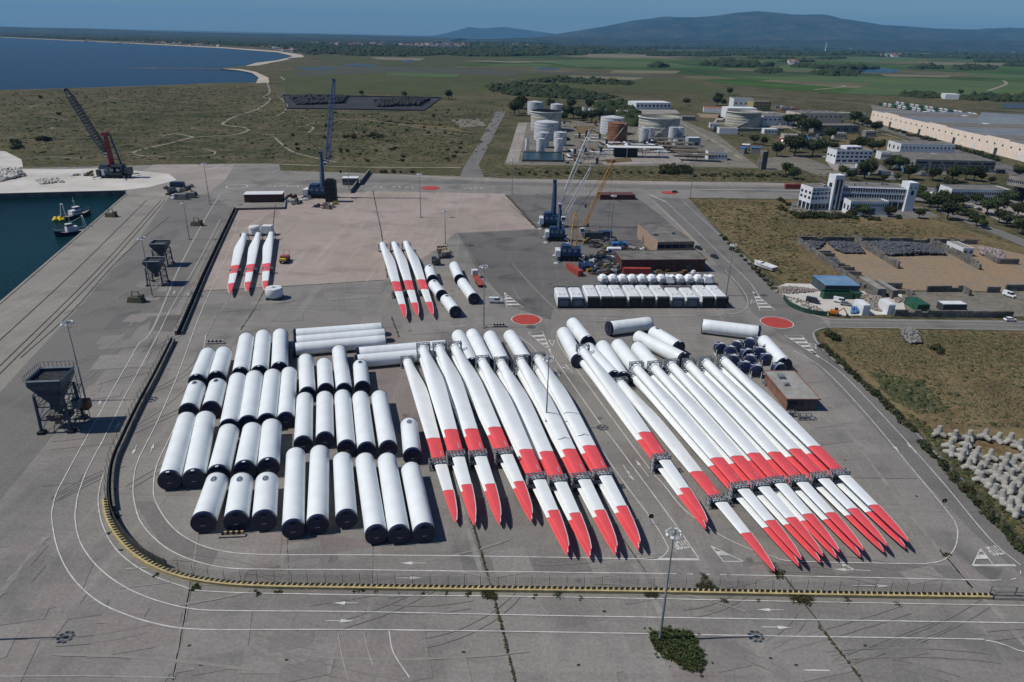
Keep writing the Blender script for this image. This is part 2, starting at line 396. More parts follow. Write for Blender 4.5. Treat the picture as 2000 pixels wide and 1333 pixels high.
MEADOW = terrain('meadow', [(0.074, 0.086, 0.034), (0.056, 0.070, 0.028), (0.100, 0.094, 0.050), (0.050, 0.060, 0.026)], s=(0.004, 0.02, 0.1))
FARPLAIN = terrain('far_plain', [(0.022, 0.034, 0.017), (0.012, 0.020, 0.010), (0.080, 0.078, 0.045), (0.012, 0.018, 0.010)], s=(0.0006, 0.003, 0.012))
def farmland():
    m = bpy.data.materials.new('farmland'); m.use_nodes = True; n, l = m.node_tree.nodes, m.node_tree.links
    b = n['Principled BSDF']; b.inputs['Roughness'].default_value = 0.95; b.inputs['Specular IOR Level'].default_value = 0.1
    g = n.new('ShaderNodeNewGeometry')
    mp = n.new('ShaderNodeMapping'); mp.inputs['Rotation'].default_value = (0, 0, R(-22)); mp.inputs['Scale'].default_value = (0.0017, 0.0030, 0); l.new(g.outputs['Position'], mp.inputs[0])
    v = n.new('ShaderNodeTexVoronoi'); v.distance = 'CHEBYCHEV'; v.inputs['Scale'].default_value = 1.0; v.inputs['Randomness'].default_value = 0.8
    l.new(mp.outputs[0], v.inputs['Vector'])
    sp = n.new('ShaderNodeSeparateColor'); l.new(v.outputs['Color'], sp.inputs[0])
    r = n.new('ShaderNodeValToRGB'); r.color_ramp.interpolation = 'CONSTANT'; e = r.color_ramp.elements
    stops = [(0, (0.052, 0.090, 0.026)), (0.22, (0.072, 0.112, 0.030)), (0.40, (0.050, 0.070, 0.028)), (0.55, (0.115, 0.105, 0.058)), (0.66, (0.050, 0.100, 0.024)), (0.82, (0.080, 0.084, 0.042)), (0.93, (0.17, 0.145, 0.09))]
    e[0].color = (*stops[0][1], 1); e[1].position = stops[1][0]; e[1].color = (*stops[1][1], 1)
    for p, c in stops[2:]: q = e.new(p); q.color = (*c, 1)
    l.new(sp.outputs[0], r.inputs[0])
    x = n.new('ShaderNodeTexNoise'); x.inputs['Scale'].default_value = 0.006; x.inputs['Detail'].default_value = 8; l.new(g.outputs['Position'], x.inputs['Vector'])
    r2 = n.new('ShaderNodeValToRGB'); r2.color_ramp.elements[0].position = 0.35; r2.color_ramp.elements[1].position = 0.7
    r2.color_ramp.elements[0].color = (0.62,) * 3 + (1,); r2.color_ramp.elements[1].color = (1.2,) * 3 + (1,)
    l.new(x.outputs[0], r2.inputs[0])
    mx = n.new('ShaderNodeMix'); mx.data_type = 'RGBA'; mx.blend_type = 'MULTIPLY'; mx.inputs[0].default_value = 1.0
    l.new(r.outputs[0], mx.inputs[6]); l.new(r2.outputs[0], mx.inputs[7]); l.new(mx.outputs[2], b.inputs['Base Color'])
    MATS['farmland'] = m; return m
FARM = farmland()

def water(name, c, sc_, strength):
    m = bpy.data.materials.new(name); m.use_nodes = True; n, l = m.node_tree.nodes, m.node_tree.links
    b = n['Principled BSDF']; b.inputs['Base Color'].default_value = (*c, 1); b.inputs['Roughness'].default_value = 0.22; b.inputs['IOR'].default_value = 1.33; b.inputs['Specular IOR Level'].default_value = 0.07
    g = n.new('ShaderNodeNewGeometry')
    x = n.new('ShaderNodeTexNoise'); x.inputs['Scale'].default_value = sc_; x.inputs['Detail'].default_value = 8; x.inputs['Roughness'].default_value = 0.65; l.new(g.outputs['Position'], x.inputs['Vector'])
    bp = n.new('ShaderNodeBump'); bp.inputs['Strength'].default_value = strength; bp.inputs['Distance'].default_value = 1.0
    l.new(x.outputs[0], bp.inputs['Height']); l.new(bp.outputs[0], b.inputs['Normal'])
    x2 = n.new('ShaderNodeTexNoise'); x2.inputs['Scale'].default_value = sc_ * .006; x2.inputs['Detail'].default_value = 6; l.new(g.outputs['Position'], x2.inputs['Vector'])
    rp = n.new('ShaderNodeValToRGB'); rp.color_ramp.elements[0].position = .38; rp.color_ramp.elements[1].position = .66; rp.color_ramp.elements[0].color = (*[v * .55 for v in c], 1); rp.color_ramp.elements[1].color = (*[v * 1.7 for v in c], 1)
    l.new(x2.outputs[0], rp.inputs[0]); l.new(rp.outputs[0], b.inputs['Base Color'])
    MATS[name] = m; return m
SEA = water('sea_water', (0.002, 0.010, 0.026), 0.25, 0.9)
HARB = water('harbour_water', (0.003, 0.020, 0.024), 0.5, 0.5)
# ------------------------------------------------------------------ ground, sea, harbour
quay_dir = (at(0, 590) - at(245, 380)).normalized()
q_far = at(245, 380); q_near = q_far + quay_dir * 330
nq = at(245, 373); nq_dir = (at(0, 379) - nq).normalized(); nq_end = nq + nq_dir * 900
fb = W([(0, 73), (150, 80), (300, 87), (400, 92), (480, 97), (540, 101), (585, 108), (592, 111), (560, 114), (540, 119), (500, 123), (478, 129), (430, 133), (438, 136), (470, 138), (492, 143), (504, 152), (498, 161), (440, 162), (250, 169), (120, 173), (0, 176)])
fb = [fb[0] + (fb[0] - fb[1]) * 6] + smoothline(fb, 2)
coastS = fb[-1] + (fb[-1] - fb[-3]) * 8
land = [Vector((9000, -400, 0)), Vector((60000, 60000, 0)), Vector((-60000, 60000, 0)), Vector((-60000, fb[0].y + 6000, 0))] + fb + \
       [coastS, nq_end + Vector((-500, 0, 0)), nq_end, nq, q_far, q_near, Vector((q_near.x - 30, -400, 0))]
sheet('ground', land, 0.0, SCRUBG)
# sea floor-level water, one sheet under the land edge each
sheet('sea', [Vector((-60000, coastS.y - 600, 0)), Vector((at(560, 300).x, at(560, 230).y, 0)), Vector((at(600, 120).x + 50, at(600, 120).y, 0)), Vector((at(620, 90).x, at(620, 90).y, 0)), Vector((-60000, 30000, 0))], -1.2, SEA)
sheet('harbour_water', [Vector((-1600, -400, 0)), Vector((q_near.x + 60, -400, 0)), q_far + Vector((30, 0, 0)), Vector((q_far.x + 30, nq.y + 20, 0)), Vector((-1600, nq_end.y + 40, 0))], -3.0, HARB)
mb = MB()
for a, b in ((nq_end, nq), (nq, q_far), (q_far, q_near)):
    mb.add([(a.x, a.y, 0.003), (b.x, b.y, 0.003), (b.x, b.y, -5), (a.x, a.y, -5)], [(0, 1, 2, 3)])
struct('quay_wall', mb, CONCD)
mb = MB()
for a, b, s in ((q_far, q_near, Vector((-quay_dir.y, quay_dir.x, 0))), (nq_end, nq, Vector((0, 1, 0)))):
    if s.x < 0: s = -s
    mb.add([a + Vector((0, 0, 0.25)), b + Vector((0, 0, 0.25)), b + s * 1.1 + Vector((0, 0, 0.25)), a + s * 1.1 + Vector((0, 0, 0.25)),
            a, b, b + s * 1.1, a + s * 1.1], [(0, 1, 2, 3), (0, 4, 5, 1), (3, 2, 6, 7)])
struct('quay_edge_kerb', mb, QUAYC)

yard = W([(245, 381), (250, 373), (0, 379)]) 
yard = [q_near + Vector((0.6, 0, 0)), q_far + Vector((0.5, 0, 0)), nq, nq_end, nq_end + Vector((0, 75, 0))] + \
    W([(0, 331), (40, 329), (235, 324), (460, 320), (545, 320), (548, 334), (700, 338), (900, 345), (1000, 349), (1250, 354), (1500, 357), (1750, 366), (2000, 377), (2300, 390)]) + \
    W([(2300, 412), (2000, 401), (1800, 394), (1560, 389), (1345, 387), (1330, 391), (1340, 402), (1400, 450), (1470, 514), (1520, 563), (1545, 590), (1580, 612), (1620, 622), (2000, 627), (2400, 632), (2400, 656), (2000, 646), (1620, 639), (1598, 643), (1590, 650), (1596, 665), (1640, 706), (1743, 795), (1872, 928), (2000, 1060), (2260, 1310)]) + \
    [Vector((150, -60, 0)), Vector((q_near.x + 10, -60, 0))]
YZ = 0.02
sheet('yard_pavement', yard, YZ, YARD)
patches = [
 ('pink_concrete_apron', PINKC, [(462, 409), (556, 409), (562, 384), (740, 374), (985, 379), (1012, 408), (1052, 447), (890, 455), (850, 490), (758, 547), (395, 568), (372, 566)], 1),
 ('north_quay_concrete', LIGHTC, [(250, 373), (262, 345), (300, 322), (459, 321), (440, 352), (405, 378), (330, 384), (247, 381)], 1),
 ('white_dust_spill', DUST, [(-60, 379.5), (-60, 331), (0, 331), (120, 331), (215, 329), (330, 340), (345, 352), (290, 366), (240, 372)], 2),
 ('quay_apron_concrete', QUAYC, [(246, 381), (330, 385), (290, 440), (180, 570), (60, 700), (-120, 900), (-420, 970), (0, 591)], 1),
 ('asphalt_quay_road', ASPH, [(330, 386), (405, 380), (452, 405), (392, 512), (345, 600), (270, 640), (120, 830), (-60, 1050), (-120, 900), (60, 702), (182, 571), (290, 442)], 2),
 ('asphalt_work_area', ASPHD, [(985, 381), (1240, 384), (1290, 420), (1345, 470), (1430, 600), (1080, 606), (1075, 625), (1000, 600), (940, 540), (892, 456), (1052, 449), (1014, 408)], 2),
 ('boulevard_asphalt', ASPH, [(560, 362), (700, 356), (1000, 362), (1400, 373), (1700, 382), (2300, 402), (2300, 398), (1700, 366), (1500, 365), (1300, 363), (1000, 356), (720, 350), (600, 352)], 2),
 ('boulevard_verge', LIGHTC, [(760, 342), (1000, 350), (1500, 358), (1740, 366), (1740, 368), (1500, 363), (1300, 361), (1000, 356), (900, 352)], 3),
 ('asphalt_ring_road', ASPH, [(1270, 386), (1345, 388), (1400, 450), (1540, 586), (1600, 620), (1620, 639), (1590, 648), (1590, 660), (1743, 793), (1872, 926), (2000, 1058), (2300, 1380), (2080, 1200), (1900, 1040), (1720, 850), (1600, 720), (1560, 680), (1470, 612), (1440, 560), (1340, 450)], 3),
 ('asphalt_side_road', ASPH, [(1620, 623.5), (2000, 628.5), (2400, 634), (2400, 654), (2000, 644.5), (1622, 637.5)], 4),
 ('front_lane_asphalt', ASPH, [(262, 980), (300, 980), (330, 1022), (370, 1055), (430, 1080), (510, 1086), (1270, 1094), (1560, 1099), (1810, 1104), (1960, 1110), (1945, 1134), (1430, 1124), (940, 1117), (530, 1113), (437, 1109), (370, 1092), (315, 1064)], 2),
 ('rosy_concrete_bays', PINKF, [(500, 1048), (700, 1050), (872, 1078), (885, 1142), (700, 1142), (510, 1138)], 1),
 ('rosy_concrete_bays', PINKF, [(640, 640), (760, 632), (800, 700), (850, 860), (560, 860), (560, 700)], 1),
 ('patched_asphalt', ASPHD, [(225, 618), (275, 606), (262, 640), (200, 645)], 5),
 ('patched_asphalt', ASPHD, [(300, 612), (355, 614), (335, 648), (290, 646)], 5),
 ('oil_stained_asphalt', ASPHD, [(1050, 500), (1110, 520), (1108, 545), (1060, 560), (985, 545), (970, 510)], 5),
]
for nm, m, px, k in patches: sheet(nm, W(px), YZ + 0.012 * k, m)

# verge, roads, tracks and pads outside the yard
def patch(nm, px, m, z=0.03): return sheet(nm, W(px), z, m)
patch('side_road', [(898, 347), (905, 328), (935, 280), (968, 218), (988, 218), (972, 250), (935, 322), (945, 347)], ASPH, 0.05)
patch('tank_farm_pad', [(985, 322), (1000, 280), (1020, 240), (1120, 236), (1160, 240), (1330, 235), (1400, 262), (1475, 322), (1490, 329), (1300, 325), (1150, 324)], PADG, 0.03)
patch('tank_farm_track', [(988, 318), (1012, 240), (1030, 240), (1012, 318)], LIGHTC, 0.06)
patch('depot_pad', [(1480, 311), (1560, 303), (1620, 325), (1640, 330), (1500, 334), (1482, 330)], PADG, 0.05)
patch('east_field', [(1600, 648), (1625, 641), (2000, 649), (2600, 660), (2700, 1500), (2320, 1360), (2006, 1060), (1878, 928), (1747, 795), (1646, 706), (1600, 664)], FIELDG, 0.04)
patch('north_field', [(1345, 390), (1560, 392), (1820, 428), (1985, 480), (2100, 512), (2100, 530), (1692, 572), (1548, 566), (1478, 515), (1405, 450), (1340, 398)], FIELDG, 0.04)
patch('stone_yard_earth', [(1558, 473), (1906, 477), (2100, 520), (2100, 566), (1940, 570), (1690, 566)], DIRT, 0.06)
patch('scrap_yard_concrete', [(1512, 563), (1535, 554), (1610, 556), (1690, 570), (1760, 570), (1770, 614), (1640, 618), (1588, 612), (1550, 592)], DUST, 0.08)
patch('gravel_yard', [(1690, 570), (1940, 572), (2100, 566), (2100, 622), (1755, 612)], PADG, 0.065)
patch('admin_forecourt', [(1540, 400), (1560, 392), (1660, 395), (1800, 405), (1836, 424), (1775, 427), (1640, 425), (1545, 412)], ASPH, 0.05)
patch('east_access_road', [(1800, 398), (1830, 404), (2060, 490), (2060, 508), (1990, 478), (1860, 424)], ASPH, 0.05)
patch('warehouse_road', [(1660, 236), (1700, 240), (1860, 288), (2060, 352), (2060, 372), (1900, 318), (1750, 262), (1690, 246)], ASPHD, 0.05)
patch('depot_road', [(1620, 318), (1720, 322), (1760, 350), (1730, 352), (1705, 334), (1625, 330)], ASPH, 0.05)
patch('bus_park', [(1700, 205), (1890, 232), (1960, 240), (2060, 262), (1900, 250), (1705, 216)], PADG, 0.05)
patch('car_park', [(1800, 365), (1900, 372), (1915, 380), (1850, 384), (1815, 378)], ASPH, 0.05)
patch('parking_court', [(1880, 396), (1990, 400), (2060, 425), (1960, 436)], LIGHTC, 0.05)
patch('dry_meadow', [(1640, 262), (1740, 268), (1790, 286), (1700, 297), (1625, 290)], DIRT, 0.04) if False else patch('dry_meadow', [(1640, 262), (1740, 268), (1790, 286), (1700, 297), (1625, 290)], FIELDG, 0.04)
patch('sandy_bank', [(-60, 330), (0, 330), (45, 327), (42, 312), (10, 296), (-60, 292)], DUST, 0.05)
patch('coal_yard_floor', [(552, 187), (862, 192), (828, 216), (560, 212)], mat('coal_dust', (0.018, 0.018, 0.022), 0.9, c2=(0.035, 0.034, 0.036), scale=0.02), 0.05)
patch('bare_clearing', [(600, 228), (880, 248), (930, 262), (700, 232)], FIELDG, 0.04)
patch('gravel_turning_area', [(880, 234), (935, 232), (950, 246), (900, 250)], PADG, 0.05)
patch('dark_marsh', [(560, 150), (620, 128), (860, 132), (1010, 140), (1300, 146), (1330, 152), (1000, 148), (760, 142)], mat('marsh', (0.045, 0.05, 0.035), 0.9, c2=(0.06, 0.065, 0.035), scale=0.01), 0.08)
patch('farm_fields', [(640, 110), (900, 104), (1300, 98), (1700, 101), (2050, 109), (2400, 116), (2400, 200), (2000, 188), (1780, 190), (1560, 178), (1420, 165), (1330, 150), (1010, 138), (860, 130)], FARM, 0.12)
patch('farm_fields', [(-400, 56), (200, 62), (800, 73), (1300, 84), (1700, 92), (2050, 100), (2050, 109), (1700, 101), (1300, 97), (900, 102), (620, 96), (600, 90), (300, 78), (-400, 57.5)], FARPLAIN, 0.2)
patch('meadow', [(545, 138), (700, 134), (1000, 150), (960, 166), (945, 186), (700, 184), (560, 184), (548, 160)], MEADOW, 0.07)
patch('meadow', [(600, 106), (900, 106), (1000, 112), (900, 128), (640, 126)], MEADOW, 0.14)
patch('meadow', [(1010, 142), (1340, 155), (1450, 186), (1250, 182), (1000, 164)], MEADOW, 0.14)
GREENF = mat('bright_crop', (0.066, 0.108, 0.024), 0.95, c2=(0.048, 0.078, 0.022), scale=0.004)
for px in ([(1040, 119), (1150, 117), (1300, 122), (1370, 132), (1130, 131)], [(1530, 128), (1600, 124), (1590, 138), (1520, 139)], [(1420, 150), (1700, 150), (1990, 162), (2200, 176), (2200, 190), (1800, 188), (1640, 184), (1700, 164), (1530, 158)], [(1600, 112), (1800, 113), (1790, 122), (1640, 120)]):
    patch('crop_field', px, GREENF, 0.3)
STRAW = mat('straw_field', (.17, .145, .085), .95, c2=(.12, .115, .06), scale=.004)
for px, m in (([(1300, 104), (1420, 103), (1400, 108), (1290, 108)], GREENF), ([(1820, 122), (1980, 124), (1990, 128), (1830, 127)], STRAW), ([(1200, 138), (1330, 139), (1320, 144), (1190, 143)], STRAW), ([(1440, 120), (1500, 118), (1510, 124), (1430, 126)], GREENF), ([(1720, 146), (1860, 148), (1850, 152), (1730, 150)], STRAW), ([(1780, 104), (1880, 106), (1870, 110), (1775, 109)], GREENF), ([(960, 126), (1080, 126), (1070, 130), (950, 130)], GREENF), ([(1900, 144), (2080, 150), (2080, 156), (1890, 148)], GREENF), ([(1110, 148), (1260, 152), (1240, 157), (1100, 153)], STRAW), ([(1560, 100), (1700, 103), (1690, 106), (1550, 104)], STRAW), ([(760, 142), (900, 146), (890, 152), (750, 148)], GREENF)):
    patch('crop_field', px, m, 0.36)
PONDM = water('pond_water', (0.012, 0.030, 0.055), 0.1, 0.3)
POND2 = mat('shallow_pond', (.035, .05, .06), .4, c2=(.05, .055, .04), scale=.01)
for px in ([(1602, 133), (1640, 130), (1700, 131), (1762, 138), (1740, 143), (1680, 142), (1640, 140)], [(780, 119), (805, 117), (815, 121), (790, 124)], [(1048, 133), (1075, 132), (1098, 135), (1080, 138), (1050, 138)], [(575, 133), (640, 131), (655, 137), (600, 138)], [(690, 124), (740, 128), (735, 132), (660, 127)], [(1960, 202), (2100, 205), (2100, 214), (1955, 212)]):
    patch('pond', px, PONDM if px[0] == (1602, 133) else POND2, 0.35)
for px in ([(1130, 106), (1250, 107), (1400, 110), (1300, 113), (1150, 112)], [(890, 119), (960, 119), (1100, 121), (1000, 123)], [(720, 112), (830, 114), (820, 119), (740, 117)]):
    patch('sandy_ground', px, mat('dry_soil', (.17, .145, .10), .95, var=.3, scale=.01), 0.33)
# beaches
for px in ([(0, 72.6), (150, 79.6), (300, 86.4), (440, 93), (540, 100), (588, 107), (594, 110.5), (592, 112), (560, 114), (572, 110), (540, 102.6), (440, 95), (300, 87.8), (150, 80.5), (0, 73.3)],
           [(430, 134), (470, 135), (500, 141), (524, 152), (526, 162), (500, 163), (505, 152), (492, 143), (470, 138.5)],
           [(478, 130), (500, 123), (540, 118.5), (560, 114), (566, 116), (530, 123), (505, 128)]):
    patch('beach', px, SAND, 0.1)
mb = MB(); ribbon(mb, W([(0, 176.5), (120, 173.6), (250, 169.6), (440, 162.6), (498, 161.6)]), 9, 0.1, .5)
struct('shore_rocks', mb, mat('shore_rock', (0.14, 0.12, 0.10), 0.9, var=0.5, scale=0.1))
mb = MB()
bw = W([(250, 133), (330, 133.5), (400, 134), (450, 134.5), (475, 134)])
for a, b in zip(bw, bw[1:]):
    mb.tube(a + Vector((0, 0, -3.2)), b + Vector((0, 0, -2.8)), 3.4, 5)
tag(mb.build('breakwater', mat('shore_rock', (0.14, 0.12, 0.10))), 'low rocky breakwater running out from the small beach into the bay', 'breakwater')

# tracks
TRACK = mat('sandy_track', (0.24, 0.215, 0.165), 0.95, var=0.3, scale=0.05)
for px, w in (([(522, 163), (527, 180), (515, 190), (528, 193), (520, 203), (500, 215), (460, 228), (437, 240), (440, 245), (478, 250), (484, 256), (455, 264), (380, 269), (330, 281), (275, 293), (260, 301), (290, 307)], 3.2),
              ([(0, 270), (120, 270), (260, 269), (380, 269)], 1.4), ([(535, 268), (560, 290), (580, 300), (620, 310), (660, 318)], 2.6),
              ([(512, 264), (600, 263), (720, 257), (800, 255)], 2.2), ([(600, 262), (612, 250), (605, 243), (700, 233), (800, 247), (880, 260), (930, 265)], 2.4),
              ([(380, 269), (345, 262), (318, 266)], 3), ([(50, 311), (100, 307), (165, 311)], 1.6), ([(395, 290), (420, 298), (400, 305), (300, 308)], 1.6),
              ([(545, 190), (560, 205), (556, 218), (540, 227)], 2.2), ([(548, 150), (556, 157)], 4), ([(50, 214), (70, 206), (95, 201)], 1.6),
              ([(540, 321), (700, 327), (900, 328)], 3.5), ([(1430, 185), (1560, 192), (1700, 205), (1900, 218), (2100, 226)], 4.0), ([(1540, 250), (1610, 282), (1640, 300)], 3), ([(1325, 238), (1400, 280), (1450, 312)], 4),
              ([(1690, 250), (1760, 272), (1860, 300)], 3), ([(1905, 210), (2000, 218), (2100, 222)], 5)):
    mb = MB(); ribbon(mb, smoothline(W(px), 5), w, 0.14, .25); struct('sandy_track', mb, TRACK)
mb = MB()
for px, w in (([(1590, 176), (1650, 170), (1640, 166)], 9), ([(1930, 178), (1965, 165), (1960, 158)], 9)): ribbon(mb, smoothline(W(px), 4), w, 0.4)
struct('farm_lane', mb, TRACK)

# lots and yards of the estate
for px, m in (([(1412, 217), (1510, 219), (1600, 234), (1668, 248), (1640, 252), (1560, 250), (1470, 252), (1392, 240)], LIGHTC), ([(1520, 268), (1600, 262), (1612, 280), (1530, 286)], PADG), ([(1740, 298), (1870, 304), (1960, 340), (1780, 342)], ASPH), ([(1615, 318), (1710, 318), (1722, 332), (1630, 334)], LIGHTC), ([(1230, 214), (1320, 215), (1328, 222), (1250, 224)], LIGHTC), ([(1560, 330), (1640, 334), (1700, 345), (1600, 344)], PADG), ([(1360, 222), (1440, 226), (1450, 232), (1370, 230)], DIRT)):
    patch('estate_lot', px, m, 0.062)
patch('fuel_depot_lot', [(1160, 300), (1260, 296), (1330, 300), (1350, 318), (1200, 322), (1140, 318)], LIGHTC, 0.07); patch('fuel_depot_lawn', [(1180, 312), (1230, 308), (1236, 316), (1186, 320)], FIELDG, 0.09); patch('fuel_depot_lawn', [(1120, 246), (1160, 246), (1176, 262), (1130, 262)], FIELDG, 0.07); patch('fuel_depot_lawn', [(1330, 290), (1350, 288), (1372, 300), (1345, 304)], FIELDG, 0.07)
# hills and mountain, real ridges
def ridge(name, prof, Y, depth, m, n=200, amp=0.1, seed=3, rows=14):
    """prof: (px, py) of the skyline; stands at distance Y"""
    rs = np.random.RandomState(seed); P = [at_y(x, y, Y) for x, y in prof]
    xs = np.array([p.x for p in P]); zs = np.array([max(p.z, 0) for p in P])
    X = np.linspace(xs[0], xs[-1], n); Z = np.interp(X, xs, zs)
    ph = rs.uniform(0, 6.28, (8, 2)); fr = rs.uniform(1, 9, 8)
    V = []
    for j in range(rows):
        t = j / (rows - 1) * 2 - 1            # -1 front .. 1 back
        for i in range(n):
            u = (X[i] - X[0]) / (X[-1] - X[0]) * 10
            w = sum(math.sin(u * fr[k] + ph[k, 0] + t * 3 * math.cos(ph[k, 1])) for k in range(8)) / 8
            prof_t = max(0.0, 1 - abs(t) ** (1.25 + 0.4 * w))
            if t == 0: prof_t = 1
            z = Z[i] * prof_t * (1 + amp * w * (abs(t) > 0.05)) + 0.0
            V.append((X[i] + 0.0, Y + t * depth + w * depth * .1 * (abs(t) > .05), z - 2 * (prof_t < 0.02)))
    F = [(j * n + i, j * n + i + 1, (j + 1) * n + i + 1, (j + 1) * n + i) for j in range(rows - 1) for i in range(n - 1)]
    me = bpy.data.meshes.new(name); me.from_pydata(V, [], F); me.materials.append(m); me.polygons.foreach_set('use_smooth', [True] * len(F)); me.update()
    return struct(name, me)
ridge('mountain', [(1040, 74), (1080, 68), (1130, 60), (1180, 52), (1240, 40), (1300, 34), (1360, 34), (1400, 31), (1440, 25), (1480, 22), (1515, 25), (1540, 30), (1600, 31), (1660, 39), (1700, 45), (1722, 49), (1760, 51), (1830, 56), (1900, 58), (1950, 56), (2000, 55), (2080, 60), (2200, 72)], 21000, 5000, HILLM, 260, 0.25, 3, 17)
ridge('distant_mountain', [(790, 72), (850, 70), (880, 63), (915, 53), (940, 56), (985, 53), (1030, 59), (1080, 66), (1160, 75)], 34000, 4000, HILLM, 120, 0.2, 5, 9)
ridge('low_hills', [(-300, 49), (-60, 52), (0, 52), (60, 55), (140, 56), (200, 57), (280, 61), (340, 62), (400, 64), (500, 66), (620, 67), (760, 71), (900, 75)], 14500, 2500, HILLM, 200, 0.2, 8, 9)
ridge('low_hills', [(900, 80), (1000, 75), (1100, 73), (1300, 76), (1500, 79), (1700, 78), (1900, 80), (2000, 79), (2150, 84)], 15500, 1500, FARPLAIN, 160, 0.2, 9, 9)

# ------------------------------------------------------------------ painted markings
LZ = YZ + 0.11
def line(px, w=0.16, m=PAINT, z=LZ, k=5, dash=None, nm='lane_line'):
    pts = smoothline(W(px), k); mb = MB()
    if dash:
        acc = 0.0; seg = []; on = True
        dense = []
        for a, b in zip(pts, pts[1:]):
            L = (b - a).length; q = max(1, int(L / 0.4)); dense += [a.lerp(b, i / q) for i in range(q)]
        for a, b in zip(dense, dense[1:]):
            acc += (b - a).length
            if on: seg.append(a)
            if acc > (dash[0] if on else dash[1]):
                if on and len(seg) > 1: ribbon(mb, seg, w, z)
                seg = []; on = not on; acc = 0
    else: ribbon(mb, pts, w, z, .12)
    return struct(nm, mb, m)
Wd = 0.22
line([(2200, 1290), (2060, 1272), (2000, 1274), (1960, 1260), (1925, 1252), (1880, 1249), (1480, 1243), (1100, 1236), (700, 1231), (440, 1231), (385, 1230), (332, 1225), (262, 1207), (192, 1176), (140, 1127), (112, 1071), (101.5, 1015), (103.5, 990), (112.5, 960), (141, 906), (174, 846), (210, 780), (240, 727), (271, 672)], Wd)
line([(2200, 1222), (2000, 1218), (1600, 1212), (1100, 1204), (700, 1196), (440, 1194), (367, 1189), (297, 1171), (238, 1144), (189, 1106), (157, 1060), (147, 1015), (149, 990), (153, 966), (171, 918), (204, 855), (240, 783), (295, 680), (312, 648), (337, 597), (382, 521), (430, 430)], Wd)
line([(2200, 1188), (2000, 1184), (1650, 1178), (1300, 1171), (1000, 1166), (700, 1163), (420, 1157), (350, 1144), (280, 1116), (227, 1074), (200, 1025), (192, 980), (197, 945), (207, 915)], 0.2)
line([(1309, 1121.5), (941, 1117.3), (700, 1114), (525, 1113), (437, 1109.5), (367, 1092), (315, 1064), (276, 1022), (262, 978), (260.6, 945), (270, 900), (307, 825), (348, 731), (397, 600), (450, 485), (466, 430)], Wd)
line([(1309, 1121.5), (1427, 1124)], 0.2, dash=(1.4, 1.4)); line([(1427, 1124), (1680, 1129), (1944, 1134.8)], Wd); line([(1944, 1134.8), (1980, 1132), (1993, 1122), (1988, 1106)], 0.2, dash=(1.4, 1.4))
line([(1262, 1093), (938, 1087.5), (700, 1085), (507, 1084), (420, 1074.5), (367, 1053.5), (329, 1022), (304, 980), (300, 950), (308, 905), (345, 825), (395, 690), (402, 655)], Wd)
line([(1262, 1093), (1290, 1090), (1304, 1076), (1300, 1060), (1272, 1015), (1220, 945), (1175, 880), (1052, 695), (1035, 675), (1010, 655)], 0.2)
line([(1262, 1093), (1366, 1094)], 0.7, nm='stop_bar', k=2); line([(1366, 1094), (1320, 1027), (1260, 945), (1195, 857), (1166, 820), (1080, 697), (1066, 672)], Wd)
line([(1804, 1102.7), (1556, 1097.4), (1510, 1088), (1466, 1074), (1417, 1052), (1373, 1024), (1333, 993), (1293, 944), (1260, 905), (1135, 735), (1110, 702), (1090, 670), (1087, 648)], Wd)
line([(1804, 1102.7), (1840, 1096), (1862, 1076), (1870, 1050), (1867, 1026), (1850, 1000), (1776, 910), (1695, 813), (1630, 742), (1589, 707), (1550, 686)], Wd)
line([(1993, 1105), (1930, 1050), (1840, 942), (1743, 833), (1647, 733), (1595, 694)], Wd)
line([(2200, 1240), (2060, 1136), (1969, 1050), (1872, 936), (1743, 800), (1647, 720), (1605, 681), (1589, 658), (1592, 648), (1614, 641), (1700, 641), (2000, 645)], Wd)
line([(1330, 391), (1345, 404), (1400, 455), (1470, 520), (1515, 565), (1540, 590), (1575, 610), (1620, 624), (1700, 626), (2000, 630)], 0.22)
line([(1298, 392), (1340, 432), (1400, 490), (1460, 548), (1478, 572), (1490, 590)], Wd); line([(1276, 392), (1330, 445), (1378, 492)], Wd); line([(1415, 527), (1445, 560), (1460, 585), (1455, 604), (1420, 615), (1300, 618), (1130, 614), (1096, 606)], 0.18)
line([(1600, 633), (1640, 631), (2000, 637)], 0.16)
line([(892, 456), (920, 500), (960, 560), (1000, 600)], 0.15, PAINTOLD); line([(1000, 560), (1020, 590), (1060, 605), (1096, 615)], 0.15, PAINTOLD)
line([(747, 632), (860, 626), (943, 621)], 0.15, PAINTOLD); line([(753, 648), (860, 643), (942, 640)], 0.15, PAINTOLD)
line([(409, 641), (415, 647), (432, 651), (478, 651)], 0.15, PAINTOLD); line([(402, 660), (425, 613), (445, 585), (500, 460), (520, 420)], 0.2, PAINTOLD); line([(402, 660), (440, 656), (600, 650)], 0.15, PAINTOLD)
line([(1096, 614), (1278, 620), (1440, 614)], 0.16, PAINTOLD); line([(1132, 626), (1185, 628)], 0.5, PAINTOLD); line([(1273, 636), (1370, 636)], 0.15, PAINTOLD); line([(1120, 637), (1185, 637)], 0.15, PAINTOLD)
for a, b in (((634, 552), (640, 614)), ((654, 552), (660, 614)), ((673, 552), (682, 614)), ((466, 560), (520, 450)),): line([a, b], 0.12, PAINTOLD, k=2)
for a, b in (((660, 1236), (680, 1330)), ((711, 1236), (728, 1300))): line([a, ((a[0] + b[0]) / 2 - 2, (a[1] + b[1]) / 2), b], 0.16, PAINTOLD)
line([(760, 1233), (768, 1275), (800, 1325)], 0.18)
line([(245, 1112), (286, 1110)], 0.12, k=2); line([(233, 1150), (340, 1138)], 0.12, PAINTOLD, k=2); line([(0, 1322), (200, 1322), (340, 1325)], 0.2, PAINTOLD); line([(1570, 1310), (1620, 1311)], 0.3, k=2)
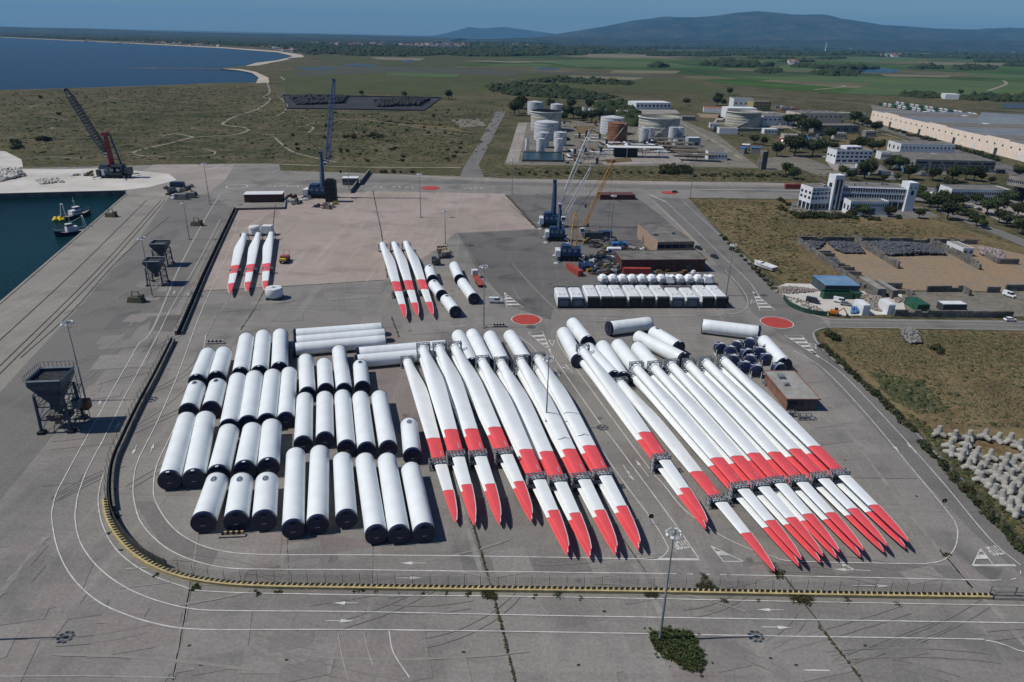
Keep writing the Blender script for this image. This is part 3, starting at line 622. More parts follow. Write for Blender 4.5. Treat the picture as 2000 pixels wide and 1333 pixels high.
line([(430, 380), (400, 430), (352, 520), (300, 640), (271, 672)], 0.7, PAINTOLD)
line([(1100, 362), (1300, 363), (1500, 366), (1700, 372)], 0.5, PAINTOLD); line([(560, 352), (760, 348), (1000, 355), (1260, 362)], 0.4, PAINTOLD)
line([(1350, 371), (1450, 371), (1570, 373)], 0.9, PAINT); line([(1350, 380), (1480, 383), (1560, 385)], 0.3, PAINTOLD)
for k in range(3):      # crane rails let into the quay
    dx = (0, 13, 60)[k]
    line([(322 - dx * .6, 392), (200 - dx, 530 + dx * .1), (-60 - dx * 1.3, 790)], 0.35, mat('rail_slot', (0.05, 0.045, 0.04), 0.8), nm='crane_rail')
line([(330, 424), (240, 500), (140, 610), (40, 700)], 0.3, mat('rail_slot', (0.05, 0.045, 0.04)), nm='crane_rail')

def arrow(a, b, w=0.18, hw=0.85, hl=2.4, side=0):
    A, B = at(*a, LZ + .01), at(*b, LZ + .01); d = (B - A); L = d.length; d.normalize(); s = Vector((-d.y, d.x, 0)); z = Vector((0, 0, 0))
    N = B - d * hl; mb = MB()
    mb.add([A + s * w / 2, A - s * w / 2, N - s * w / 2, N + s * w / 2], [(0, 1, 2, 3)])
    mb.add([N + s * hw / 2, N - s * hw / 2, B], [(0, 1, 2)])
    if side:
        T = N.lerp(A, 0.35); q = s * side
        mb.add([T + d * .25, T - d * .25, T + q * 1.1 + d * .9, T + q * 1.1 + d * 1.4], [(0, 1, 2, 3)])
        mb.add([T + q * 1.0 + d * .5, T + q * 1.0 + d * 2.0, T + q * 1.9 + d * 1.7], [(0, 1, 2)])
    mb.f = [f if (Vector(mb.v[f[1]]) - Vector(mb.v[f[0]])).cross(Vector(mb.v[f[2]]) - Vector(mb.v[f[0]])).z > 0 else f[::-1] for f in mb.f]
    struct('lane_arrow', mb, PAINT)
for a, b, s in (((833, 1100), (781, 1100), 0), ((773, 1129), (826, 1129), 0), ((699, 1178), (648, 1178), 0), ((636, 1213), (692, 1213), 0), ((1531, 1192), (1478, 1191), 0), ((1488, 1225), (1546, 1226), 0),
                ((1701, 1115), (1628, 1112), -1), ((1664, 1144), (1739, 1145), 0), ((268, 868), (258, 889), 0), ((293, 886), (301, 866), 0), ((1267, 931), (1241, 898), 0), ((1217, 908), (1232, 932), 0), ((1222, 921), (1240, 940), 0),
                ((1738, 863), (1756, 883), 0), ((1790, 886), (1771, 864), 0), ((1082, 719), (1094, 735), 0), ((1119, 728), (1103, 711), 1), ((193, 792), (197, 781), 0), ((224, 842), (234, 824), 0), ((1200, 623), (1172, 624), 0), ((880, 639), (912, 636), 0), ((370, 578), (366, 572), 0), ((338, 576), (342, 568), 0)):
    arrow(a, b, side=s)

def poly_mark(px, m=PAINT, z=LZ + .012, nm='painted_island'): return sheet(nm, W(px), z, m)
def tri_outline(px, w):
    P = W(px, LZ); mb = MB()
    for i in range(3):
        ribbon(mb, [P[i], P[(i + 1) % 3]], w, LZ + .01 + i * .004)
    struct('give_way_triangle', mb, PAINT)
tri_outline([(1078, 678), (1089, 678 - 12), (1073, 664)], 0.22) if False else tri_outline([(1072, 665), (1083, 665), (1079, 676)], 0.25)
tri_outline([(1581, 671), (1593, 673), (1594, 682)], 0.25); tri_outline([(1468, 586), (1476, 591), (1466, 593)], 0.25)
tri_outline([(991, 586), (985, 586), (989, 578)], 0.25)
def hatch(apex, l, r, n=5):
    """painted wedge island: outline plus bars"""
    A, Lp, Rp = W([apex, l, r]); mb = MB()
    for i, (p, q) in enumerate(((A, Lp), (A, Rp), (Lp, Rp))): ribbon(mb, [p, q], .22, LZ + .01 + .003 * i)
    for i in range(1, n):
        t0, t1 = (i - .25) / n, (i + .25) / n
        a, b = A.lerp(Lp, t0), A.lerp(Rp, t0); c, d = A.lerp(Rp, t1), A.lerp(Lp, t1)
        mb.add([(v.x, v.y, LZ + .02) for v in (a, b, c, d)], [(0, 1, 2, 3)])
    t = .2; c, d = A.lerp(Lp, t), A.lerp(Rp, t); mb.add([(v.x, v.y, LZ + .02) for v in (A, c, d)], [(0, 1, 2)])
    mb.f = [f if (Vector(mb.v[f[1]]) - Vector(mb.v[f[0]])).cross(Vector(mb.v[f[2]]) - Vector(mb.v[f[0]])).z > 0 else f[::-1] for f in mb.f]
    struct('painted_island', mb, PAINT)
hatch((1076, 688), (1032, 651), (1060, 649)); hatch((1600, 700), (1532, 656), (1566, 656), 6); hatch((1470, 570), (1484, 607), (1514, 607), 6)
hatch((985, 572), (990, 602), (1022, 602), 5); hatch((1388, 1067), (1413, 1098), (1452, 1098), 2); hatch((1915, 1073), (1899, 1106), (1940, 1105), 2)
line([(1899, 1105.5), (1983, 1105.5)], 0.6, nm='stop_bar', k=2); line([(1270, 381), (1300, 395)], .8, PAINT, k=2)
def disc(px, py, r, m, ring=True, rw=0.35):
    c = at(px, py); mb = MB(); n = 40
    mb.add([(c.x + r * math.cos(i * 6.2832 / n), c.y + r * math.sin(i * 6.2832 / n), LZ + .015) for i in range(n)], [tuple(range(n))])
    if m: struct('red_roundabout_disc', mb, m)
    if ring:
        mb = MB(); ribbon(mb, [Vector((c.x + (r + .2) * math.cos(i * 6.28319 / n), c.y + (r + .2) * math.sin(i * 6.28319 / n), 0)) for i in range(n + 1)], rw, LZ + .02)
        struct('roundabout_ring', mb, PAINT)
disc(1028, 625, 5.2, CIRCRED); disc(1517, 631, 5.6, CIRCRED); disc(841, 368, 6.3, CIRCRED, False); disc(1306, 377, 5.0, CIRCRED, False); disc(463, 365, 6.5, None, True, 0.8)
def letters(txt, px, py, size, stretch, rz, m=PAINT):
    cu = bpy.data.curves.new('letters', 'FONT'); cu.body = txt; cu.size = size; cu.align_x = 'CENTER'; cu.align_y = 'CENTER'; cu.offset = 0.03
    o = bpy.data.objects.new('tmp', cu); col.objects.link(o); dg = bpy.context.evaluated_depsgraph_get()
    me = bpy.data.meshes.new_from_object(o.evaluated_get(dg)); bpy.data.objects.remove(o); me.materials.clear(); me.materials.append(m)
    q = link('road_lettering', me, None, at(px, py, LZ + .03), rz, (1, stretch, 1)); q['kind'] = 'structure'
letters('STOP', 1941, 1075, 1.25, 3.0, R(180 + 14)); letters('STOP', 1330, 1064, 1.25, 2.6, R(180 + 14))
for x, y in ((728, 367), (765, 367), (790, 368), (905, 370), (925, 369), (520, 365), (545, 365), (565, 366)):
    A = at(x, y); mb = MB(); ribbon(mb, [A, A + Vector((2.2, 5, 0))], .7, LZ); ribbon(mb, [A + Vector((4, 5, 0)), A + Vector((6, 0, 0))], .6, LZ); struct('worn_marking', mb, PAINT)

# repair patches, drains and tyre marks on the paving
pr = random.Random(12); PT = [paving('repair_light', (0.232, 0.22, 0.202), (0.168, 0.16, 0.148), (0.30, 0.287, 0.265), (0.255, 0.24, 0.22)), paving('repair_dark', (0.196, 0.186, 0.172), (0.14, 0.133, 0.124), (0.27, 0.257, 0.238), (0.22, 0.208, 0.192)), paving('repair_rosy', (0.225, 0.20, 0.187), (0.165, 0.148, 0.138), (0.29, 0.265, 0.245), (0.245, 0.218, 0.203))]
i_ = 0
for reg, n_ in (([(-50, 1060), (100, 1100), (300, 1230), (1990, 1270), (2000, 1330), (0, 1330)], 34), ([(280, 1000), (300, 1060), (900, 1080), (1900, 1120), (1890, 1140), (500, 1140), (300, 1080)], 26), ([(60, 900), (160, 700), (330, 480), (400, 500), (260, 730), (110, 960)], 20), ([(420, 590), (740, 560), (1000, 640), (880, 640), (560, 640)], 14), ([(1400, 640), (1560, 690), (1760, 960), (1840, 1080), (1700, 960), (1560, 780)], 16)):
    for x, y in scatter(W(reg), n_, pr):
        w_, h_ = pr.choice((3.7, 7.5, 7.5, 15)), pr.choice((3.7, 7.5, 11)); a_ = R(14.5 if pr.random() < .7 else 1); ca, sa = math.cos(a_), math.sin(a_)
        sheet('repaired_slab', [(x + u * ca - v * sa, y + u * sa + v * ca) for u, v in ((-w_ / 2, -h_ / 2), (w_ / 2, -h_ / 2), (w_ / 2, h_ / 2), (-w_ / 2, h_ / 2))], YZ + .066 + i_ * .0001, pr.choice(PT[:2] * 2 + PT)); i_ += 1
TYRE = mat('tyre_mark', (0.200, 0.188, 0.172), 0.8, c2=(0.165, 0.156, 0.144), scale=0.25); SCUFF = mat('pale_scuff', (0.245, 0.23, 0.21), 0.9, c2=(0.21, 0.196, 0.18), scale=0.6)
for j in range(46):
    if j < 20: x, y = pr.uniform(0, 1950), pr.uniform(1180, 1320); a_ = pr.gauss(0, .25)
    elif j < 30: x, y = pr.uniform(330, 1750), pr.uniform(1080, 1140); a_ = pr.gauss(0, .08)
    else: x, y = pr.uniform(60, 330), pr.uniform(560, 980); a_ = pr.gauss(1.25, .15)
    p = at(x, y); L_ = pr.uniform(10, 38); cv = pr.gauss(0, .02); mb = MB(); scf = pr.random() < .2
    for off in ((-.95, .95) if not scf else (0,)):
        pts = []; q = Vector((p.x - off * math.sin(a_), p.y + off * math.cos(a_), 0)); aa = a_
        for _ in range(14): pts.append(q.copy()); q += Vector((math.cos(aa), math.sin(aa), 0)) * L_ / 13; aa += cv * L_ / 13
        ribbon(mb, pts, .22 if not scf else .5, LZ - .012 - j * .0001, .5)
    struct('pale_scuff' if scf else 'tyre_mark', mb, SCUFF if scf else TYRE)
DR = mat('drain_dark', (.03, .03, .03), .8)
for x, y in ((370, 1262), (392, 1300), (1180, 1195), (1285, 1285), (1555, 1300), (1505, 1287), (560, 1290), (1690, 1262), (905, 1275), (1130, 1300), (1365, 1300), (640, 890), (480, 1010), (1650, 900), (1790, 970)):
    p = at(x, y); mb = MB(); mb.box(p.x, p.y, LZ - .04, .6, .45, .02); struct('drain_cover', mb, DR)

# long expansion joints across the yard
JD = mat('joint_dark', (0.035, 0.033, 0.028), 0.95, c2=(0.08, 0.075, 0.065), scale=0.3)
JL = mat('joint_light', (0.27, 0.26, 0.235), 0.9, c2=(0.17, 0.165, 0.15), scale=0.35)
def joint(px, w, m, jit=.5):
    P = W(px); d = []
    for a, b in zip(P, P[1:]):
        q = max(1, int((b - a).length / 1.2)); d += [a.lerp(b, i / q) + Vector((random.uniform(-.08, .08), 0, 0)) for i in range(q)]
    mb = MB(); ribbon(mb, d + [P[-1]], w, LZ - .03, jit); struct('pavement_joint', mb, m)
CR1 = [(880, 880), (905, 960), (934, 1060), (960, 1150), (985, 1240), (1008, 1340)]
joint(CR1, .35, JD); joint([(868, 880), (922, 1060), (950, 1152)], 1.1, JL, .3)
joint([(1512, 1100), (1560, 1165), (1620, 1245), (1690, 1340)], .35, JD)
joint([(1205, 1055), (1245, 1115), (1280, 1175), (1305, 1235)], 1.3, JL, .1); joint([(1218, 1055), (1262, 1120)], .25, JD)
joint([(1590, 760), (1660, 850), (1760, 985), (1850, 1095), (1930, 1180), (2010, 1270)], .9, JL, .25); joint([(1835, 1075), (1900, 1150)], .3, JD)
joint([(390, 1020), (372, 1150), (340, 1328)], .4, JL, .4); joint([(375, 1120), (365, 1180), (338, 1330)], .15, JD)
joint([(90, 1050), (40, 1110), (0, 1160), (-60, 1240)], 1.2, JL, .5)
joint([(728, 372), (745, 455), (757, 545)], .5, JD); joint([(990, 382), (1048, 446)], 1.8, mat('joint_mud', (0.07, 0.06, 0.04), 0.95), .5); joint([(395, 569), (560, 560), (758, 547)], .35, JD)
joint([(765, 620), (780, 660)], .6, JD); joint([(1270, 390), (1330, 445), (1385, 520), (1420, 580)], 1.0, JL, .4); joint([(538, 400), (520, 560), (500, 600), (470, 645)], .4, JD)
joint([(995, 400), (1050, 445)], .4, JD); joint([(1110, 448), (1200, 446), (1310, 446)], .35, JD); joint([(560, 1040), (565, 1145)], .1, JD, .8); joint([(730, 1030), (727, 1145)], .1, JD, .8)
joint([(1000, 515), (1040, 560), (1100, 620)], .5, JL, .3)

# ------------------------------------------------------------------ haze
# ------------------------------------------------------------------ boundary wall, kerb stripes and wire fence
wallpx = [(1935, 1168), (1700, 1165), (1300, 1158), (1000, 1154), (700, 1150), (500, 1146), (400, 1137), (330, 1120), (275, 1092), (238, 1058), (214, 1020), (206, 985), (206, 945), (213, 905), (232, 862), (262, 800), (297, 735), (331, 668)]
wl_pts = smoothline(W(wallpx), 6)
def wallrun(pts, w, z0, z1, name, m, parent, off=0.0):
    mb = MB(); n = len(pts); vs = []
    for i, p in enumerate(pts):
        d = pts[min(i + 1, n - 1)] - pts[max(i - 1, 0)]; d.z = 0; d.normalize(); s = Vector((-d.y, d.x, 0))
        a, b = p + s * (off + w / 2), p + s * (off - w / 2)
        vs += [(a.x, a.y, z0), (b.x, b.y, z0), (b.x, b.y, z1), (a.x, a.y, z1)]
    fs = [(3, 2, 1, 0), (4 * n - 4, 4 * n - 3, 4 * n - 2, 4 * n - 1)]
    for i in range(n - 1):
        o = 4 * i
        for k in range(4): fs.append((o + k, o + 4 + k, o + 4 + (k + 1) % 4, o + (k + 1) % 4))
    mb.add(vs, [f[::-1] for f in fs]); return mb.build(name, m, parent)
bw = thing('boundary_wall', 'long low concrete wall with yellow front and black striped top curving round the storage yard', 'wall')
wallrun(wl_pts, .75, 0, .62, 'wall', CONCD, bw)
ydi = next(i for i, p in enumerate(wl_pts) if i > len(wl_pts) * .62 and p.y > at(206, 985).y)
yp = wl_pts[:ydi + 1]
wallrun(yp, .12, 0.0, .60, 'yellow_face', YELLOW, bw, off=0.44)
wallrun(yp, 1.1, .62, .68, 'coping', YELLOW, bw, off=0.0)
wallrun(wl_pts[ydi:], .85, .62, .72, 'coping', CONC, bw)
pi_ = next(i for i, p in enumerate(wl_pts) if p.x < at(330, 1120).x)
wallrun(wl_pts[pi_:], .14, 0, 1.9, 'sheeting', mat('dark_sheeting', (.045, .045, .038), .8, var=.4, scale=.4), bw, off=-.95)
wallrun(wl_pts[ydi - 4:], .5, 0, 1.3, 'inner_kerb', CONCD, bw, off=-1.6)
sm = MB().add([(-.46, -.34, 0), (.2, -.34, 0), (.46, .34, 0), (-.2, .34, 0), (-.46, -.34, .04), (.2, -.34, .04), (.46, .34, .04), (-.2, .34, .04)], [(4, 5, 6, 7), (0, 1, 5, 4), (1, 2, 6, 5), (2, 3, 7, 6), (3, 0, 4, 7)]).mesh('black_stripe', BLACK)
acc = 0; k = 0
for a, b in zip(yp, yp[1:]):
    L = (b - a).length; d = (b - a) / L
    while acc < L and k < 290:
        p = a + d * acc; s = Vector((-d.y, d.x, 0)); q = p - s * .17
        link('black_stripe', sm, bw, (q.x, q.y, .682), math.atan2(d.y, d.x) + math.pi); acc += 1.05; k += 1
    acc -= L
bw2 = thing('boundary_wall', 'straight dark concrete wall with wire fence running back along the lanes to the brown shed', 'wall')
w2 = smoothline(W([(344, 655), (368, 600), (392, 545), (425, 475), (456, 411)]), 3)
wallrun(w2, .7, 0, 1.4, 'wall', CONCD, bw2); wallrun(w2, .85, 1.4, 1.5, 'coping', CONC, bw2); wallrun(w2, .14, 0, 2.4, 'sheeting', MATS['dark_sheeting'], bw2, off=-.95); wallrun(w2, .5, 0, 1.2, 'inner_kerb', CONCD, bw2, off=-1.8)
w3 = W([(456.5, 411), (556, 409), (559, 384)])
bw3 = thing('boundary_wall', 'low grey wall enclosing the small paved court of the brown shed', 'wall')
wallrun(w3, .6, 0, 1.2, 'wall', CONCD, bw3); wallrun(w3, .7, 1.2, 1.28, 'coping', CONC, bw3)
FENCEW = mat('fence_wire', (0.13, 0.135, 0.13), 0.6, metal=0.3)
def fence(pts, z0, h, label, off=0.0, post=3.0, post_mesh=None, vs=0.33, hs=0.3, group='fences'):
    f = thing('wire_fence', label, 'fence'); dense = []
    for a, b in zip(pts, pts[1:]):
        L = (b - a).length; q = max(1, round(L / vs)); dense += [a.lerp(b, i / q) for i in range(q)]
    dense.append(pts[-1]); P = []
    for i, p in enumerate(dense):
        d = dense[min(i + 1, len(dense) - 1)] - dense[max(i - 1, 0)]; d.z = 0; d.normalize(); P.append(p + Vector((-d.y, d.x, 0)) * off)
    mb = MB(); w = .014
    for i, p in enumerate(P):
        d = (P[min(i + 1, len(P) - 1)] - P[max(i - 1, 0)]).normalized() * w
        mb.add([(p.x - d.x, p.y - d.y, z0), (p.x + d.x, p.y + d.y, z0), (p.x + d.x, p.y + d.y, z0 + h), (p.x - d.x, p.y - d.y, z0 + h)], [(0, 1, 2, 3)])
    zz = z0
    while zz <= z0 + h + .01:
        ww = w * (1.8 if zz > z0 + h - .1 else 1)
        mb.add([(p.x, p.y, zz + s * ww) for p in P for s in (-1, 1)], [(2 * i, 2 * i + 2, 2 * i + 3, 2 * i + 1) for i in range(len(P) - 1)]); zz += hs
    o = mb.build('wire_mesh', FENCEW, f)
    pm = post_mesh or MB().tube((0, 0, 0), (0, 0, h + .1), .05, 6).tube((0, 0, h), (.0, .25, h + .3), .03, 4).mesh('fence_post', DARKSTEEL)
    acc = 0.0
    for a, b in zip(P, P[1:]):
        acc += (b - a).length
        if acc > post: link('fence_post', pm, f, (a.x, a.y, z0)); acc = 0
    return f
fence(wl_pts[2:], 0.68, 2.3, 'long wire fence on posts standing on the curved striped wall', off=-.3)
fence(w2, 1.5, 1.6, 'straight wire fence on the dark wall beside the three blades at the far left')
# sliding gate at the right end
g = thing('sliding_gate', 'dark metal sliding gate with rails at the right end of the yellow striped wall', 'gate')
a, b = at(1937, 1172), at(2080, 1175); d = (b - a).normalized()
for z in (.35, 1.0, 1.9):
    MB().tube(a + Vector((0, 0, z)), b + Vector((0, 0, z)), .06).build('rail', DARKSTEEL, g)
L = (b - a).length; mb = MB()
for i in range(int(L / .25)): p = a + d * i * .25; mb.tube(p + Vector((0, 0, .3)), p + Vector((0, 0, 1.9)), .015, 4)
mb.build('bars', DARKSTEEL, g)
mb = MB().box(*(a + Vector((.2, 1.2, 1.1))), .2, .2, 2.2); mb.box(*(a + Vector((5, 1.2, 1.1))), .2, .2, 2.2); mb.tube(a + Vector((.2, 1.2, 2.1)), a + Vector((5, 1.2, 2.1)), .05); mb.tube(a + Vector((.2, 1.2, 1.1)), a + Vector((5, 1.2, 1.1)), .05); mb.build('guide_frame', STEEL, g)

# ------------------------------------------------------------------ tower sections
NS = 40
_sh = {}
def tower_shell(r, L):
    k = (r, round(L, 1))
    if k in _sh: return _sh[k]
    prof = [(r * .985, -.05), (r, 0.0)]; nseg = max(2, round(L / 2.9)); q = L / nseg
    for i in range(1, nseg): prof += [(r, q * i - .03), (r * 1.001, q * i), (r, q * i + .03)]
    prof += [(r, L), (r * .985, L + .05)]
    _sh[k] = MB().lathe(prof, NS, axis='y').mesh('shell', TOWERW, True); return _sh[k]
def cap_mesh(r):
    k = ('cap', r)
    if k in _sh: return _sh[k]
    m = MB().lathe([(r * 1.012, -.75), (r * 1.02, -.7), (r * 1.02, .05), (r * .985, .12), (r * .96, .10), (r * .6, .06), (r * .3, .14), (.001, .16)], NS, axis='y').mesh('end_cover', NAVY, True); _sh[k] = m; return m
def ring_mesh(r):
    k = ('ring', r)
    if k in _sh: return _sh[k]
    m = MB().lathe([(r * .9, -.14), (r * 1.012, -.12), (r * 1.018, .08), (r * 1.0, .12)], NS, axis='y')
    for i in range(5): t = R(50 + 20 * i); m.box(r * 1.01 * math.cos(t), -.05, r * 1.01 * math.sin(t), .25, .18, .2)
    m = m.mesh('flange_ring', DARKSTEEL, True); _sh[k] = m; return m
def oval_mesh(r, a, b, mt, lift, nm, ring=0.0):
    mb = MB(); n = 20; P = []
    for i in range(n):
        t = 2 * math.pi * i / n; P.append((a * math.cos(t), b * math.sin(t)))
    def pt(u, v): th = math.pi / 2 - u / r; rr = r + lift; return (rr * math.cos(th), v, rr * math.sin(th))
    if ring:
        mb.add([pt(*p) for p in P] + [pt(p[0] * ring, p[1] * ring) for p in P], [(i, (i + 1) % n, n + (i + 1) % n, n + i) for i in range(n)])
    else: mb.add([pt(0, 0)] + [pt(p[0] * .5, p[1] * .5) for p in P] + [pt(*p) for p in P], [(0, 1 + i, 1 + (i + 1) % n) for i in range(n)] + [(1 + i, n + 1 + i, n + 1 + (i + 1) % n, 1 + (i + 1) % n) for i in range(n)])
    return mb.mesh(nm, mt)
DECAL = mat('door_dark', (0.06, 0.075, 0.12), 0.4)
DECALW = mat('door_ring', (0.42, 0.46, 0.52), 0.5)
HANDLE = mat('cover_text', (0.25, 0.28, 0.36), 0.5)
cover_detail = MB().box(0, -.19, -.25, .85, .02, .12).mesh('cover_lettering', HANDLE)
cover_hatch = MB().box(0, -.13, 0, 1.0, .05, .55).box(0, -.17, .2, .7, .05, .05).mesh('cover_hatch', NAVYB)
def tower(far, near, r, label, group, door=None, logo=False, tagw=False, cap_far=False, ends=None, dark=False):
    """far/near: pixels of the upper rims at either end"""
    if ends: A, B = at(*far, r), at(*near, r)
    else: A, B = at(*far, 2 * r), at(*near, 2 * r)
    d = Vector((A.x - B.x, A.y - B.y, 0)); L = d.length; d.normalize()
    t = thing('tower_section', label, 'tower section', (B.x, B.y, 0), math.atan2(d.y, d.x) - math.pi / 2, group)
    sh = link('shell', tower_shell(r, L), t, (0, 0, r + .05))
    c = link('end_cover', cap_mesh(r), t, (0, -.02, r + .05))
    c.scale = (1, 1, 1); c.rotation_euler = (0, 0, math.pi)
    # turned so that the closed face looks outwards
    c.location = (0, 0.0, r + .05)
    link('cover_hatch', cover_hatch, c, (0, .3, r * .55), math.pi); link('cover_lettering', cover_detail, c, (0, .3, 0), math.pi)
    if tagw: link('white_tag', _tagm, c, (0, .2, r * 1.02))
    rg = link('flange_ring', ring_mesh(r) if not cap_far else cap_mesh(r), t, (0, L, r + .05))
    if door is not None:
        dm = link('door', oval_mesh(r, .55, .95, DECAL, .03, 'door'), t, (0, L - door, r + .05)); link('door_rim', oval_mesh(r, .72, 1.12, DECALW, .045, 'door_rim', .8), dm)
        if logo: link('door_panel', oval_mesh(r, .22, .5, DECALW, .05, 'door_panel', .6), dm)
    for y in (1.2, L - 1.2):
        link('support_cradle', _cradle, t, (0, y, 0))
    return t
_tagm = MB().box(0, 0, 0, .7, .5, .08).mesh('white_tag', mat('tag_white', (0.6, 0.62, 0.66), 0.5))
_cradle = MB().box(-1.3, 0, .28, .7, .5, .56).box(1.3, 0, .28, .7, .5, .56).mesh('support_cradle', DARKSTEEL)
ordn = ['first', 'second', 'third', 'fourth', 'fifth', 'sixth', 'seventh', 'eighth', 'ninth', 'tenth', 'eleventh', 'twelfth']
G1 = 'tower sections laid in rows on the left of the yard'
ra, rb = 2.45, 2.22
colsA = [
 ('in the leftmost column', ra, [((405, 679), (382.7, 733)), ((381.5, 743), (365.4, 790)), ((363, 805), (327.5, 922))], {1: (1.6, 0)}),
 ('in the second column from the left', ra, [((436, 677), (421, 727)), ((423, 739), (409.8, 786)), ((399, 803), (376, 919))], {1: (1.6, 0)}),
 ('in the third column from the left', ra, [((480, 650), (467.8, 719)), ((463, 728), (445.3, 821)), ((445, 828), (423.5, 911)), ((422, 923), (393.5, 1003.6))], {3: (2.6, 1)}),
 ('in the fourth column from the left', ra, [((513, 644), (505, 715.7)), ((495.5, 723.5), (482.5, 814)), ((491, 825), (476, 902)), ((470, 923.5), (458, 1001))], {3: (2.6, 1)}),
 ('in the fifth column from the left', ra, [((546.6, 641.8), (544.4, 709)), ((531, 720.6), (519.6, 810)), ((528.6, 818), (522, 897)), ((519.5, 922), (513.5, 1000))], {3: (2.6, 1)}),
 ('beside the fifth column', rb, [((563.5, 716.8), (556.7, 807.3))], {}),
 ('in the sixth column from the left', rb, [((596, 691), (599.5, 757.8)), ((594, 766.3), (590.5, 854)), ((576, 874), (570.5, 1018))], {}),
 ('in the seventh column from the left', rb, [((632, 699), (635.5, 750.6)), ((633, 764), (633.3, 846)), ((623, 869.5), (618.5, 1009))], {}),
 ('in the eighth column from the left', rb, [((661.3, 674.3), (671.4, 750.4)), ((668, 761), (676, 862)), ((668, 883), (675.5, 998.5))], {}),
 ('in the ninth column from the left', rb, [((703, 702.4), (707.4, 746.3)), ((703, 763.9), (715.3, 866)), ((711.5, 884.5), (734, 1029))], {0: (2.0, 0)}),
 ('in the tenth column from the left', rb, [((740, 762.5), (758, 863)), ((755, 884.5), (779, 1029))], {}),
 ('in the column nearest the first blade', rb, [((798.6, 816), (805.4, 877.3)), ((801.5, 902.5), (828.5, 1025.5))], {0: (2.2, 1)}),
]
rowword = {1: ['only'], 2: ['far', 'near'], 3: ['far', 'middle', 'near'], 4: ['farthest', 'second farthest', 'second nearest', 'nearest']}
for wh, r, secs, doors in colsA:
    for i, (f, n) in enumerate(secs):
        dr = doors.get(i); 
        lab = 'white tower section%s, %s one %s' % (' with oval hatch' if dr else '', rowword[len(secs)][i], wh)
        if len(secs) == 1: lab = 'white tower section standing alone beside the fifth column from the left'
        tower(f, n, r, lab, G1, door=dr[0] if dr else None, logo=bool(dr and dr[1]), tagw=(i % 2 == 0 and r == ra))
G2 = 'tower sections laid crosswise'
for f, n, lab in (((746, 642.5), (574.5, 655.5), 'farthest of the three long tower sections lying crosswise'), ((752, 654.5), (575, 669.5), 'middle of the three long tower sections lying crosswise'), ((753, 667), (573, 683.5), 'nearest of the three long tower sections lying crosswise'),
                  ((871, 677), (697, 692), 'farther of the two crosswise tower sections behind the first blade roots'), ((871, 691), (694, 707), 'nearer of the two crosswise tower sections behind the first blade roots')):
    tower(f, n, 2.1, lab, G2, ends=True)
G3 = 'tower sections standing behind the blade roots'
for i, (f, n) in enumerate((((895, 644), (922, 701)), ((922.5, 641.8), (952, 700)), ((957.5, 645.5), (984, 699)), ((996, 644), (1029, 695)))):
    tower(f, n, 2.3, 'white tower section behind the middle blade roots, %s from the left' % ordn[i], G3, tagw=i == 0)
for f, n, lab, dr in (((1119, 620.3), (1149, 657.7), 'white tower section farthest back beside the middle lane, dark round end', None), ((1101, 638.5), (1131, 693), 'white tower section on the edge of the middle lane behind the tall blade frame', None),
                      ((1149, 669.7), (1201, 726), 'white tower section with small dark port, directly in front of the one by the lane', None), ((1177.5, 664.5), (1218, 728), 'second of the white tower sections lying side by side at the right blade roots', None), ((1207.4, 661.9), (1256, 722), 'third of the white tower sections lying side by side at the right blade roots', None),
                      ((1246.4, 667), (1291, 718), 'fourth of the white tower sections lying side by side at the right blade roots', None), ((1246.4, 646.3), (1337, 690), 'long white tower section lying diagonally behind the right blade roots', None), ((1277.6, 637.7), (1328, 668), 'white tower section with oval hatch lying diagonally right of the crosswise one', 2.0),
                      ((1493, 655), (1535, 701), 'white tower section at the right edge of the yard by the navy hubs', None)):
    tower(f, n, 2.35, lab, 'loose tower sections on the right of the yard', door=dr, tagw=True)
tower((1269, 632.5), (1188, 642.5), 2.45, 'grey white tower section lying crosswise with a blue end disc facing left', 'loose tower sections on the right of the yard', ends=True)
tower((1371, 637), (1484, 651), 2.45, 'white tower section lying crosswise near the right roundabout', 'loose tower sections on the right of the yard', ends=True)
for f, n, lab, dr in (((838.8, 517), (845, 538), 'short white tower section, farthest of the line beside the three middle blades', 2.0), ((846.4, 546.5), (863, 567.5), 'short white tower section, middle of the line beside the three middle blades', 2.0), ((870.7, 575), (889.8, 599.3), 'short white tower section, nearest of the line beside the three middle blades', 2.0),
                      ((887, 510.8), (898, 537), 'far one of the two tower sections beside the red trailer', None), ((903, 543), (926, 574), 'near one of the two tower sections beside the red trailer', None)):
    tower(f, n, 2.2, lab, 'tower sections near the middle mast', door=dr)

# ------------------------------------------------------------------ blades
BS = [0, .012, .04, .08, .13, .18, .23, .29, .36, .44, .52, .585, .586, .65, .71, .711, .78, .86, .861, .91, .94, .96, .975, .985, .993, 1.0]
LEo = [(0, 1.45), (.08, 1.4), (.2, 1.35), (.35, 1.3), (.55, 1.15), (.75, 1.0), (.9, .8), (.95, .66), (.98, .5), (.993, .38), (1, .22)]
TEo = [(0, 1.45), (.04, 1.5), (.08, 1.8), (.14, 2.6), (.2, 3.15), (.26, 3.3), (.35, 3.05), (.5, 2.55), (.65, 2.15), (.8, 1.75), (.87, 1.55), (.92, 1.25), (.96, .85), (.985, .42), (.993, .2), (1, -.1)]
THo = [(0, 1.45), (.06, 1.4), (.12, 1.15), (.2, .85), (.35, .58), (.5, .42), (.7, .3), (.9, .17), (1, .03)]
def itp(T, s):
    for (a, x), (b, y) in zip(T, T[1:]):
        if s <= b: return x + (y - x) * (s - a) / (b - a)
    return T[-1][1]
BL = 86.5; SEG = 20
